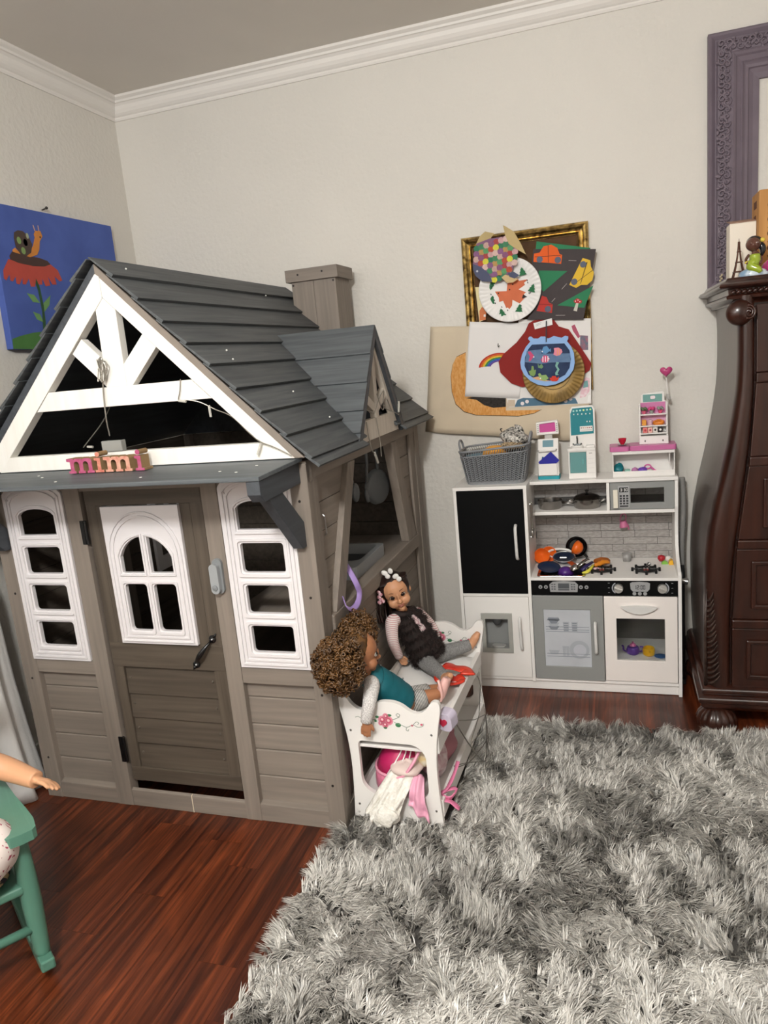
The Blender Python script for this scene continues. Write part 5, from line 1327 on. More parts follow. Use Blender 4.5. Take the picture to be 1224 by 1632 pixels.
# ---- kraft sheet with the orange drawing
def kraft_sheet():
    pts = [(1.4415, 1.5564), (1.53, 1.549), (1.62, 1.541), (2.12, 1.50), (2.130, 1.165), (2.119, 1.115), (2.002, 1.026), (1.873, 1.0428), (1.7750, 1.052), (1.6603, 1.0697), (1.52, 1.084), (1.3767, 1.1), (1.3954, 1.2166), (1.42, 1.40)]
    def q(x, z): return -0.0285 + 0.026 * (1 - min(1, max(0, (x - 1.385) / 0.105))) ** 2 + 0.006 * min(1, max(0, (1.12 - z) / 0.08)) * math.sin((x - 1.38) * 14) ** 2
    b = MB()
    nx, nz = 26, 18
    left = [(1.026, 1.372), (1.10, 1.3767), (1.2166, 1.3954), (1.40, 1.42), (1.5564, 1.4415)]
    botm = [(1.3767, 1.100), (1.52, 1.084), (1.6603, 1.0697), (1.775, 1.052), (1.873, 1.0428), (2.002, 1.026), (2.119, 1.050), (2.13, 1.08)]
    topm = [(1.44, 1.5564), (1.62, 1.541), (2.13, 1.50)]
    def f(u, v):
        xl = interp(left, 1.1 + 0.45 * v)
        x = xl + (2.095 - xl) * u
        z0, z1 = interp(botm, x), interp(topm, x)
        z = z0 + (z1 - z0) * v
        return (x, q(x, z), z)
    return MB().grid(f, nx, nz)
kr = thing('kraft_paper_sheet', 'large creased beige paper sheet with orange scribbled ring on the wall', 'drawing', (1.75, -0.004, 1.026))
build('sheet', kraft_sheet(), paper('kraft', '#d3c3ab', var=0.08, scale=(7, 7, 7), bump=0.3, bscale=(12, 12, 12)), kr, solid=0.0006, smooth=True)
def on_sheet(name, poly, m, y): build(name, MB().prism(poly, y - 0.0004, y, 'y'), m, kr)
on_sheet('orange_scribble', ART['scribble_out'][:13] + [(1.7496, 1.20), (1.7524, 1.2584), (1.5779, 1.2715)] if False else ART['scribble_out'], mat('orange_crayon', '#c9883f', 0.85, hex2='#dca768', scale=(150, 150, 60), detail=3), -0.0294)
on_sheet('outline', [(x + dx, z) for (x, z), dx in zip(ART['scribble_out'][:12], [0] * 12)] + [(x + 0.0015, z + 0.0025) for x, z in reversed(ART['scribble_out'][:12])], mat('pen_dark', '#4a3a2c', 0.8), -0.0298)
on_sheet('black_scribble', ART['scribble_blk'], mat('black_crayon', '#191614', 0.85, hex2='#3a3430', scale=(90, 90, 150)), -0.0299)
# ---- sheet of printed clothes
cs = thing('cutout_sheet', 'printed cutting sheet of doll clothes mostly hidden behind the paper fishbowl', 'paper sheet', (1.93, -0.02, 1.18))
flat('sheet', ART['clothes'], -0.0305, paper('white2', '#e6e2df'), cs)
flat('blue_band', [(1.785, 1.186), (2.05, 1.182), (2.04, 1.205), (1.965, 1.212), (1.89, 1.215), (1.825, 1.222), (1.80, 1.215)], -0.0312, paper('slate', '#54748a'), cs)
flat('barcode_block', [(1.757, 1.188), (1.788, 1.187), (1.789, 1.216), (1.760, 1.218)], -0.0313, paper('tan', '#cbb9a4'), cs)
flat('pink_dress', [(2.058, 1.205), (2.080, 1.208), (2.098, 1.230), (2.100, 1.282), (2.086, 1.288), (2.070, 1.268), (2.062, 1.235)], -0.0312, paper('rose', '#d99aa8', hex2='#eedbe0', scale=(60, 60, 60)), cs)
flat('teal_top', [(2.072, 1.245), (2.094, 1.248), (2.092, 1.275), (2.078, 1.272)], -0.0318, paper('tealtop', '#7aa6a6'), cs)
flat('slate_shorts', [(2.066, 1.400), (2.098, 1.398), (2.099, 1.455), (2.068, 1.460)], -0.0312, paper('slate2', '#5a7080', hex2='#a36878', scale=(70, 70, 70)), cs)
flat('crimson_doll', [(2.035, 1.500), (2.048, 1.505), (2.068, 1.455), (2.060, 1.448), (2.040, 1.480)], -0.0312, paper('crimson', '#b0566c'), cs)
for i, (x, z) in enumerate(((1.82, 1.198), (1.84, 1.205), (2.000, 1.196), (2.02, 1.204))):
    flat('shoe_print', arc(x, z, 0.008, 0, 330, 8), -0.0315, paper('pale', '#e9dfe0'), cs)
flat('white_boots', [(2.088, 1.186), (2.100, 1.186), (2.102, 1.215), (2.092, 1.212)], -0.0312, paper('white3', '#f0eeec'), cs)
# ---- white sheet with rainbow
ws = thing('rainbow_drawing', 'white paper sheet with crayon rainbow hanging under the gilt frame', 'drawing', (1.72, -0.03, 1.22))
def wsheet(u, v):
    x0 = 1.5731 + (1.6146 - 1.5731) * v; x1 = 1.8095 + (1.860 - 1.8095) * v
    x = x0 + (x1 - x0) * u
    z = (1.2456 - 0.0263 * u) + (1.5598 - 0.031 * u - (1.2456 - 0.0263 * u)) * v
    return (x, -0.031 - 0.008 * math.exp(-((u - 0.55) / 0.08) ** 2) * max(0, v - 0.55) / 0.45, z)
build('sheet', MB().grid(wsheet, 30, 12), paper('white', '#e4e0de', bump=0.1, bscale=(6, 6, 6)), ws, solid=0.0006, smooth=True)
RBX, RBZ = 1.7290, 1.3560
for i, c in enumerate(('#c23a2c', '#e0762c', '#e8c23c', '#3f8a4c', '#3a62b8', '#6a4aa0')):
    r = 0.0880 - i * 0.0085
    flat('rainbow_band', arc(RBX, RBZ, r, 60, 172 - 2 * i, 14, r * 0.72) + list(reversed(arc(RBX, RBZ, r - 0.0082, 60, 172 - 2 * i, 14, (r - 0.0082) * 0.72))), -0.0322, mat('crayon_%d' % i, c, 0.85, var=0.25, scale=(80, 80, 80)), ws)
build('hook', MB().tube(smooth_path([(1.7315, -0.034, 1.458), (1.731, -0.042, 1.448), (1.734, -0.048, 1.444), (1.738, -0.047, 1.449)], 4), 0.0016, 6), mat('steel_dark', '#4a4640', 0.3, 0.8), ws)
# ---- red paper hat
flat('paper_hat', ART['hat'], -0.0400, paper('red', '#8c2420', var=0.1, scale=(5, 5, 5)), label='dark red paper shape hanging behind the paper fishbowl', cat='paper craft', th=0.001)
tg = flat('paper_tag', ART['tag'], -0.0480, paper('tagwhite', '#ebe8e6'), label='small white name tag pinned on top of the red paper', cat='paper tag')
for i in range(2):
    flat('writing', [(1.8945 - 0.002 * i, 1.5185 - 0.006 * i), (1.917 - 0.002 * i, 1.5265 - 0.006 * i), (1.917 - 0.002 * i, 1.5275 - 0.006 * i), (1.8945 - 0.002 * i, 1.5195 - 0.006 * i)], -0.0487, mat('pen_blue', '#5a6a80', 0.7), tg)
# ---- gold painted paper plate
gpl = thing('paper_plate', 'gold painted fluted paper plate hanging behind the fishbowl craft', 'paper plate', (1.955, -0.055, 1.19))
def plate(cx, cz, r, y, tilt=1.0, nf=44, rib=0.006):
    prof = [(0.0, 0.0), (0.62, 0.0), (0.70, 0.02), (0.76, 0.055), (0.90, 0.10), (0.98, 0.115), (1.0, 0.105)]
    n = nf * 4
    V = []
    for q, h in prof:
        for k in range(n):
            a = 2 * PI * k / n
            w = rib * (1 if q > 0.72 else 0) * math.cos(nf * a) * (0.6 if q > 0.97 else 1)
            V.append((cx + r * q * math.cos(a), y - r * h - w * 0.4, cz + r * q * math.sin(a)))
    F = []
    for i in range(len(prof) - 1):
        for k in range(n):
            F.append((i * n + k, i * n + (k + 1) % n, (i + 1) * n + (k + 1) % n, (i + 1) * n + k))
    return MB().add(V, F)
build('plate', plate(1.9565, 1.3185, 0.126, -0.046), mat('gold_paint', '#9a7b42', 0.5, 0.35, hex2='#7a6238', scale=(16, 16, 16), detail=5), gpl, solid=0.0012, smooth='auto')
build('inner_line', MB().tube([(1.9565 + 0.070 * math.cos(a), -0.0485, 1.3185 + 0.070 * math.sin(a)) for a in [i * PI / 20 for i in range(40)]], 0.0009, 4, closed=True), mat('pen_dark', '#4a3a2c'), gpl)
# ---- fishbowl craft
fb = thing('paper_fishbowl', 'blue paper fishbowl craft with paper fish, coral and crab', 'paper craft', (1.935, -0.062, 1.266))
flat('bowl', ART['bowl_out'], -0.0640, paper('sky', '#8fb2e0'), fb, th=0.0012)
flat('water', ART['bowl_in'], -0.0654, paper('deepblue', '#24304f', hex2='#2f4060', scale=(20, 20, 20)), fb)
flat('water_band', ART['bowl_band1'], -0.0661, paper('bluegrey', '#556f92', hex2='#6a84a4', scale=(25, 25, 25)), fb)
flat('sand', ART['sand'], -0.0662, paper('sand', '#d6a87c'), fb)
for nm, key, c in (('fish', 'fish1', '#5f90bd'), ('fish', 'fish2', '#e08a9c'), ('fish', 'fish3', '#d4527c'), ('fish', 'fish4', '#c84f78'), ('coral', 'coral', '#7f9c5c'), ('coral', 'coral2', '#6f9468'), ('seaweed', 'weed', '#7fb0a4'), ('turtle', 'turtle', '#8fae6c'), ('crab', 'crab', '#cc3f30')):
    flat(nm, ART[key], -0.0668, paper(key, c), fb, th=0.0007)
for x in (1.915, 1.925, 1.935):
    flat('fish_stripe', [(x, 1.366), (x + 0.004, 1.366), (x + 0.005, 1.388), (x + 0.001, 1.388)], -0.0676, paper('white4', '#efdfe6'), fb, th=0.0004)
for x in (1.975, 1.984):
    flat('fish_stripe', [(x, 1.388), (x + 0.003, 1.388), (x + 0.004, 1.414), (x + 0.001, 1.414)], -0.0676, paper('orange2', '#e8a06c'), fb, th=0.0004)
for x, z, r in ((1.9165, 1.4085, 0.0028), (1.9410, 1.3775, 0.0026), (1.8805, 1.3895, 0.003), (1.904, 1.300, 0.003)):
    flat('bead', arc(x, z, r, 0, 330, 8), -0.0680, paper('white5', '#f4eef0'), fb, th=0.001)
build('string', MB().tube(smooth_path([(1.9330, -0.0680, 1.4440), (1.9335, -0.066, 1.475), (1.9355, -0.0600, 1.520), (1.9365, -0.055, 1.530), (1.938, -0.058, 1.522), (1.9365, -0.066, 1.475), (1.9345, -0.0680, 1.445)], 5), 0.0013, 6), mat('dark_string', '#3c3f46', 0.7), fb)
# ---- drawing half hidden behind the plate
hp = thing('small_drawing', 'small painted paper peeking out at left of the paper plate with leaf', 'drawing', (1.68, -0.03, 1.55))
flat('sheet', ART['plate_behind'], -0.0300, paper('cream', '#e6d9a8'), hp)
flat('orange_patch', [(1.658, 1.560), (1.684, 1.560), (1.690, 1.600), (1.672, 1.615), (1.660, 1.600)], -0.0307, paper('salmon', '#cf7a50'), hp)
flat('white_patch', [(1.676, 1.575), (1.684, 1.572), (1.686, 1.582), (1.678, 1.584)], -0.0313, paper('white6', '#eae6e0'), hp)
# ---- road with cars
rc = thing('road_collage', 'dark paper road collage with orange, yellow and red cut-paper cars', 'paper craft', (2.0, -0.042, 1.52))
flat('road', ART['road'], -0.0450, paper('asphalt', '#463f40', var=0.08, scale=(30, 30, 30)), rc)
flat('grass', ART['green_top'], -0.0440, paper('green', '#2f7a54'), rc)
flat('grass', ART['green_mid'], -0.0458, paper('green', '#2f7a54'), rc)
flat('grass', ART['green_br'], -0.0458, paper('green', '#2f7a54'), rc)
for key, c in (('car_o', '#dd5f26'), ('car_y', '#dcb43a'), ('car_r', '#b83a34')):
    flat('car', ART[key], -0.0466, paper(key, c), rc)
line = mat('marker_black', '#1a1718', 0.7)
for poly in ([(1.9010, 1.7862), (2.004, 1.7792), (2.004, 1.7808), (1.9010, 1.7878)], [(1.9555, 1.8250), (1.9572, 1.8250), (1.9560, 1.7585), (1.9543, 1.7585)],
             [(2.062, 1.668), (2.128, 1.7085), (2.127, 1.710), (2.061, 1.6695)], [(2.1035, 1.742), (2.107, 1.741), (2.0775, 1.660), (2.0760, 1.661)], [(1.9080, 1.5990), (1.963, 1.5925), (1.963, 1.5940), (1.908, 1.6005)]):
    flat('car_line', poly, -0.0474, line, rc, th=0.0004)
for x, z in ART['wheels']:
    flat('wheel', arc(x, z, 0.0125, 0, 345, 18), -0.0476, paper('wheelblue', '#5c6274'), rc)
for poly in ([(2.034, 1.756), (2.064, 1.751), (2.064, 1.7525), (2.034, 1.7575)], [(2.003, 1.648), (2.024, 1.668), (2.0232, 1.669), (2.002, 1.649)], [(1.962, 1.603), (1.976, 1.6165), (1.975, 1.6175), (1.961, 1.604)], [(1.975, 1.5480), (2.012, 1.5445), (2.012, 1.546), (1.975, 1.5495)]):
    flat('lane_mark', poly, -0.0458, paper('chalk', '#c4bdb8'), rc, th=0.0004)
mcap = flat('mushroom_cap', ART['mush_cap'], -0.0468, paper('mushroom', '#b8343a'), rc)
flat('mushroom_stem', ART['mush_stem'], -0.0466, paper('stem', '#c9c4b8'), rc)
for x, z in ((2.055, 1.596), (2.065, 1.599), (2.072, 1.592)):
    flat('spot', arc(x, z, 0.0022, 0, 330, 7), -0.0475, paper('white7', '#f0ece8'), rc, th=0.0003)
# ---- white paper plate with leaf
wpl = thing('paper_plate', 'white fluted paper plate with orange paper leaf and green stamped trees', 'paper plate', (1.796, -0.055, 1.545))
build('plate', plate(1.7955, 1.669, 0.128, -0.050), paper('plate', '#e9e6e3'), wpl, solid=0.0012, smooth='auto')
flat('leaf', ART['leaf'], -0.0512, paper('leaf', '#d1704c', var=0.1, scale=(20, 20, 20)), wpl)
for x, z in ((1.794, 1.6705), (1.808, 1.690), (1.747, 1.661)):
    flat('leaf_dot', arc(x, z, 0.003, 0, 330, 8), -0.0520, line, wpl, th=0.0004)
for i in range(6):
    x, z = ART['tree%d' % i][0]
    yv = -0.0522 if math.hypot(x - 1.7955, z - 1.669) < 0.084 else -0.0605
    s = 0.016
    a = (0.15, 2.9, -0.3, 0.2, -0.2, -0.35)[i]
    ca, sa = math.cos(a), math.sin(a)
    T = [(-1, -0.9), (1, -0.9), (0.55, -0.2), (0.8, -0.2), (0.3, 0.45), (0.5, 0.45), (0, 1.1), (-0.5, 0.45), (-0.3, 0.45), (-0.8, -0.2), (-0.55, -0.2)]
    flat('tree_stamp', [(x + s * (p * ca - q * sa), z + s * (p * sa + q * ca)) for p, q in T], yv, paper('pine', '#2c6a44'), wpl, th=0.0005)
rp_ = random.Random(2)
for k in range(14):
    a = rp_.uniform(0, 6.28); r = rp_.uniform(0.075, 0.085)
    x, z = 1.7955 + r * math.cos(a), 1.669 + r * math.sin(a)
    flat('dash', [(x, z), (x + 0.003, z + 0.001), (x + 0.001, z + 0.007), (x - 0.002, z + 0.006)], -0.0540, line, wpl, th=0.0004)
flat('black_triangle', [(1.842, 1.6285), (1.8645, 1.634), (1.848, 1.6255 + 0.020)], -0.0522, line, wpl, th=0.0004)
# ---- scale collage fish
fc = thing('paper_fish', 'paper fish collage with multicoloured paper scales and gold tail', 'paper craft', (1.74, -0.08, 1.70))
flat('fin', ART['fishfin'], -0.0770, mat('gold_card', '#a08a58', 0.5, 0.2, var=0.15, scale=(9, 9, 9)), fc)
flat('body', ART['fishbody'], -0.0780, paper('mauve', '#7f5c78'), fc, th=0.001)
body = ART['fishbody']
def inside(px_, pz_, poly):
    c = False
    for (xa, za), (xb, zb) in zip(poly, poly[1:] + poly[:1]):
        if (za > pz_) != (zb > pz_) and px_ < (xb - xa) * (pz_ - za) / (zb - za) + xa: c = not c
    return c
cols_ = ['#3a7a5c', '#c9a0a0', '#b5523c', '#8a5a7c', '#b8925c', '#4a8460', '#d8b8b0', '#d6cf4a', '#a84848', '#5f9a68', '#c6a49a', '#8a5f86']
rs = random.Random(11)
k = 0
for j in range(9):
    for i in range(9):
        a, b2 = i * 0.022 + (0.011 if j % 2 else 0), j * 0.0205
        x = 1.662 + a * 0.92 + b2 * 0.38 - 0.01; z = 1.860 - b2 * 0.92 + a * 0.18 - 0.02
        if inside(x, z, body) and not inside(x, z, ART['fishhead']):
            r = 0.0125
            pts = arc(x, z, r, -60 + rs.uniform(-20, 20), 240 + rs.uniform(-20, 20), 10)
            flat('scale', pts, -0.0790 - 0.0002 * (k % 4), paper('scale_%s' % cols_[k * 5 % 12][1:], cols_[k * 5 % 12], var=0.15, scale=(90, 90, 90)), fc, th=0.0004)
            k += 1
flat('head', ART['fishhead'], -0.0800, paper('slateblue', '#50546c'), fc)
flat('eye', arc(1.669, 1.756, 0.0045, 0, 330, 8), -0.0807, paper('eye', '#b8bac4'), fc, th=0.0004)
flat('tail', ART['fishtail'], -0.0815, mat('gold_card', '#a08a58'), fc, th=0.0008)
flat('lower_fin', ART['fishfin2'], -0.0810, mat('tan_card', '#c4a878', 0.6), fc)
flat('lower_fin', ART['fishfin3'], -0.0817, paper('slateblue', '#50546c'), fc)
# ---- snail painting on the left wall
sn = thing('canvas_painting', 'blue canvas painting of a snail on a red flower on the left wall', 'painting', (0.015, -0.53, 1.595))
CQ = [(-0.915, 1.597), (-0.1725, 1.597), (-0.1975, 2.141), (-0.840, 2.131)]
CQ = [(-0.916, 1.600), (-0.205, 1.600), (-0.196, 2.141), (-0.9000, 2.131)]
build('canvas', MB().prism(CQ, 0.001, 0.030, 'x'), mat('canvas_blue', '#4c62ac', 0.7, hex2='#43589f', scale=(7, 7, 7), bump=0.1, bscale=(160, 160, 160)), sn, bevel=0.002)
def dab(name, key, c, lvl, poly=None):
    build(name, MB().prism(poly or ART[key], 0.030 + 0.0002 * lvl, 0.0304 + 0.0003 * lvl, 'x'), mat('paint_' + c[1:], c, 0.6, var=0.08, scale=(20, 20, 20)), sn)
dab('painted_grass', 'grass', '#4a7a3c', 1)
dab('painted_stem', 'stem', '#28502c', 2)
for k_ in ('leaf1', 'leaf2', 'leaf3'): dab('painted_leaf', k_, '#6c9a5c', 2)
dab('painted_petals', 'petals', '#b9493c', 3)
dab('painted_flower_centre', 'centre', '#48302a', 4)
dab('painted_snail_body', 'snail_body', '#cf8438', 5)
dab('painted_snail_shell', 'snail_shell', '#4a3a34', 6)
for (a, z), c in zip(ART['spots'][:3] + [(-0.7531, 2.0038)], ('#7f9a5c', '#1f2450', '#7f9a5c', '#1f2450')):
    dab('painted_spot', None, c, 7, arc(a, z, 0.011, 0, 345, 14, 0.0135))
dab('painted_spot', None, '#a3ab8c', 7, arc(-0.737, 2.030, 0.007, 0, 345, 12, 0.011))
dab('painted_eye', None, '#2a1a14', 7, arc(-0.667, 2.034, 0.004, 0, 330, 8))
for a0, z0, a1, z1 in ((-0.690, 2.055, -0.695, 2.076), (-0.668, 2.057, -0.668, 2.078)):
    dab('painted_feeler', None, '#c9a08c', 6, [(a0 - 0.002, z0), (a0 + 0.002, z0), (a1 + 0.002, z1), (a1 - 0.002, z1)])
one('wall_nail', MB().tube([(0.0, -0.592, 2.152), (0.022, -0.592, 2.156)], 0.003, 8).ell((0.024, -0.592, 2.157), 0.006, 8, 6), mat('steel_dark', '#4a4640'), 'small nail in the wall above the snail painting', 'nail')
# ================================================================== DRESSER, MIRROR FRAME AND WHAT STANDS ON IT
dk = mat('dark_cherry_wood', '#3a1d14', 0.28, hex2='#24110c', scale=(30, 30, 3), detail=5, bump=0.05, coat=0.3)
dk_side = mat('cherry_side_sheen', '#4a3a34', 0.34, hex2='#3e302a', scale=(30, 30, 3), detail=4, coat=0.2)  # greyer than the front: the side's sheen is put into its colour
DR0, DR1, DYF = 2.48, 3.75, -0.55
dres = thing('dresser', 'dark cherry bombe dresser with carved corner post standing right of the toy kitchen', 'dresser', (3.1, -0.28, 0))
# horizontal position of the bombe outline against height
PRO = [(0.17, 2.489), (0.20, 2.487), (0.31, 2.482), (0.42, 2.480), (0.53, 2.479), (0.64, 2.482), (0.75, 2.492), (0.85, 2.510), (0.95, 2.532), (1.05, 2.552), (1.15, 2.568), (1.24, 2.579), (1.34, 2.582), (1.44, 2.581), (1.53, 2.574)]
PROR = [(0.17, 2.567), (0.32, 2.567), (0.43, 2.566), (0.535, 2.569), (0.64, 2.576), (0.75, 2.586), (0.85, 2.599), (0.95, 2.611), (1.05, 2.622), (1.15, 2.629), (1.24, 2.633), (1.43, 2.632), (1.53, 2.630)]
zs = [0.17 + 1.36 * i / 40 for i in range(41)]
XC = (DR0 + DR1) / 2
def mir(x): return 2 * XC - x
b = MB()
b.loft([[(interp(PRO, z) + 0.003, -0.03, z), (interp(PRO, z) + 0.003, DYF + 0.03, z), (interp(PRO, z) + 0.03, DYF + 0.03, z), (interp(PRO, z) + 0.03, -0.03, z)] for z in zs])
build('side_panel', b, dk_side, dres, smooth='auto')
b = MB()
b.loft([[(mir(interp(PRO, z) + 0.003), -0.03, z), (mir(interp(PRO, z) + 0.003), DYF + 0.03, z), (mir(interp(PRO, z) + 0.03), DYF + 0.03, z), (mir(interp(PRO, z) + 0.03), -0.03, z)] for z in zs])
build('side_panel', b, dk_side, dres, smooth='auto')
build('back_panel', MB().prism([(interp(PRO, z) + 0.02, z) for z in zs] + [(mir(interp(PRO, z) + 0.02), z) for z in reversed(zs)], -0.035, -0.025, 'y'), dk_side, dres)
# rounded corner post that follows the outline
def post(m_):
    rings = []
    for z in zs:
        a, c = interp(PRO, z), interp(PROR, z)
        r = (c - a) / 2; x = (a + c) / 2
        rings.append([(m_(x + r * math.cos(t)), DYF + 0.022 - 0.042 * max(-0.1, math.sin(t)) ** 0.8 if math.sin(t) > 0 else DYF + 0.03, z) for t in [PI * k / 10 for k in range(11)]])
    return MB().loft(rings)
cpost = build('corner_post', post(lambda x: x), dk, dres, smooth='auto')
build('corner_post', post(mir), dk, dres, smooth='auto')
# scrolled top of the post
sc = MB().ell((2.582, DYF - 0.020, 1.478), (0.041, 0.030, 0.041), 24, 16)
scr = build('scroll', sc, dk, dres, smooth=True)
sp_pts = [(2.606 + (0.004 + 0.020 * k / 40) * math.cos(0.42 * k), DYF - 0.047 + 0.0003 * k, 1.476 + (0.004 + 0.022 * k / 40) * math.sin(0.42 * k)) for k in range(41)]
build('scroll_coil', MB().tube(sp_pts, 0.0042, 6), dk, scr, smooth=True)
# carved acanthus on the lower post
lf = MB()
for k in range(17):
    z = 0.190 + 0.0195 * k; x = 2.488; ln = 1.0 - 0.035 * k
    lf.tube(smooth_path([(x, DYF - 0.006, z), (x + 0.012 * ln, DYF - 0.020, z + 0.006), (x + 0.026 * ln, DYF - 0.029, z + 0.020), (x + 0.040 * ln, DYF - 0.031, z + 0.040 - 0.006 * (k % 2))], 3), [0.003, 0.0045, 0.005, 0.0052, 0.005, 0.0046, 0.004, 0.003, 0.002, 0.001], 5)
lf.tube([(2.484, DYF - 0.006, 0.18), (2.483, DYF - 0.006, 0.40), (2.487, DYF - 0.008, 0.545)], [0.006, 0.005, 0.002], 8)
build('carved_leaves', lf, mat('carved_leaf_brown', '#4a3a33', 0.35, hex2='#241510', scale=(60, 60, 60)), cpost, smooth=True, kind='stuff')  # leaves a lighter, mottled brown than the post
# drawers, fronts between the posts
DRW = [(0.172, 0.398), (0.434, 0.687), (0.722, 0.975), (1.008, 1.250), (1.284, 1.500)]
for a, c in DRW:
    L = max(interp(PROR, a), interp(PROR, c)) + 0.003
    lo = [(interp(PROR, a) + 0.004, a), (mir(interp(PROR, a) + 0.004), a), (mir(interp(PROR, c) + 0.004), c), (interp(PROR, c) + 0.004, c)]
    d = build('drawer', MB().prism(lo, DYF - 0.004, DYF + 0.02, 'y'), dk, dres, bevel=0.003)
    x0 = L + 0.045
    ou = [(x0, a + 0.04), (mir(x0), a + 0.04), (mir(x0), c - 0.04), (x0, c - 0.04)]
    k = 0.016
    inn = [(x0 + k, a + 0.04 + k), (mir(x0 + k), a + 0.04 + k), (mir(x0 + k), c - 0.04 - k), (x0 + k, c - 0.04 - k)]
    build('moulding', MB().prism(ou, DYF - 0.014, DYF - 0.004, 'y', [inn]), dk, d, bevel=0.005)
    for xk in (XC - 0.30, XC + 0.30):
        build('drawer_pull', MB().lathe([(0.010, 0.0), (0.008, -0.012), (0.018, -0.020), (0.016, -0.030), (0.0, -0.034)], (xk, DYF - 0.004, (a + c) / 2), 16, 'y'), mat('old_brass', '#6a5030', 0.35, 0.9), d, smooth='auto')
for z in (0.416, 0.7045, 0.9915, 1.267):
    L = interp(PROR, z) + 0.003
    build('drawer_rail', MB().box(L, mir(L), DYF - 0.010, DYF + 0.02, z - 0.016, z + 0.016), dk, dres, bevel=0.005)
build('front_core', MB().prism([(interp(PROR, z), z) for z in zs] + [(mir(interp(PROR, z)), z) for z in reversed(zs)], DYF + 0.02, DYF + 0.028, 'y'), dk, dres)
# base mouldings
def slab(name, x0, y0, prof, m, parent, x1=None):
    """prof: (outset, z)"""
    b = MB()
    x1 = mir(x0) if x1 is None else x1
    b.loft([[(x0 - o, y0 - o, z), (x1 + o, y0 - o, z), (x1 + o, -0.004, z), (x0 - o, -0.004, z)] for o, z in prof])
    return build(name, b, m, parent, smooth='auto', ang=50)
slab('base_moulding', 2.486, DYF - 0.01, [(0.0, 0.182), (0.010, 0.176), (0.016, 0.166), (0.014, 0.156), (0.010, 0.150), (0.024, 0.146), (0.030, 0.136), (0.028, 0.126), (0.020, 0.120), (0.020, 0.110), (0.012, 0.100), (0.0, 0.088)], dk, dres)
for x in (2.522, mir(2.522)):
    for y in (DYF + 0.012, -0.10):
        build('bun_foot', MB().lathe([(0.030, 0.0), (0.050, 0.008), (0.066, 0.028), (0.070, 0.048), (0.062, 0.070), (0.044, 0.086), (0.036, 0.092)], (x, y, 0.0), 72, ribs=14, ribd=0.09), dk, dres, smooth='auto', ang=60)
# top mouldings
slab('top_moulding', 2.566, DYF + 0.005, [(0.0, 1.505), (0.004, 1.515), (0.020, 1.522), (0.022, 1.530), (0.014, 1.536), (0.016, 1.552), (0.040, 1.556), (0.046, 1.562), (0.040, 1.570), (0.026, 1.576), (0.018, 1.588), (0.0, 1.588)], dk, dres)
b = MB()
n = 70
for k in range(n):
    x = 2.556 + (mir(2.556) - 2.556) * (k + 0.5) / n
    b.ell((x, DYF - 0.016, 1.543), (0.0105, 0.007, 0.006), 8, 6, M=Matrix.Rotation(math.radians(-38), 4, 'Y'))
build('rope_carving', b, dk, dres, smooth=True, kind='stuff')
ZT = 1.588

# ---- purple carved frame leaning on the wall
PX0, PX1, PZ0, PZ1 = 2.552, 3.55, ZT, 2.478
pf = thing('carved_frame', 'large purple painted carved frame standing on the dresser against the wall', 'frame', ((PX0 + PX1) / 2, -0.02, ZT))
pm = mat('purple_paint', '#746872', 0.6, var=0.12, scale=(12, 12, 12))
PF = [(0.0, -0.002), (0.0, -0.030), (0.006, -0.036), (0.012, -0.034), (0.024, -0.026), (0.028, -0.026), (0.032, -0.036), (0.058, -0.046), (0.074, -0.044), (0.082, -0.050), (0.090, -0.046), (0.096, -0.040), (0.110, -0.034), (0.114, -0.038), (0.118, -0.034), (0.124, -0.030), (0.134, -0.028), (0.138, -0.022), (0.152, -0.016), (0.172, -0.014), (0.172, -0.002)]
mitred(PX0, PX1, PZ0, PZ1, PF, pm, 'frame_side', pf)
rl = random.Random(8)
def scrolls(name, P0, d, nrm, length):
    b = MB()
    s = 0.012
    k = 0
    while s < length - 0.01:
        side = 1 if k % 2 else -1
        c = P0 + d * s + nrm * (0.053 + 0.008 * side)
        r0 = rl.uniform(0.011, 0.016)
        pts = []
        for q in range(13):
            a = q * 0.55 * side + rl.uniform(-0.05, 0.05) + k
            r = r0 * (1 - q / 15)
            pts.append(c + d * (r * math.cos(a)) + nrm * (r * math.sin(a)) + Vector((0, -0.046 - 0.0012 * q / 3, 0)))
        b.tube(pts, [0.0044 - 0.0001 * q for q in range(13)], 5)
        for q in range(2):
            e = c + d * rl.uniform(-0.014, 0.014) + nrm * rl.uniform(-0.016, 0.016) + Vector((0, -0.045, 0))
            b.ell(e, (0.0055, 0.004, 0.008), 7, 5, M=Matrix.Rotation(rl.uniform(0, 3), 4, 'Y'))
        s += 0.0125; k += 1
    build(name, b, pm, pf, smooth=True, kind='stuff')
scrolls('carved_scrollwork', Vector((PX0, 0, PZ0)), Vector((0, 0, 1)), Vector((1, 0, 0)), PZ1 - PZ0 - 0.045)
scrolls('carved_scrollwork', Vector((PX0 + 0.03, 0, PZ1)), Vector((1, 0, 0)), Vector((0, 0, -1)), PX1 - PX0 - 0.06)

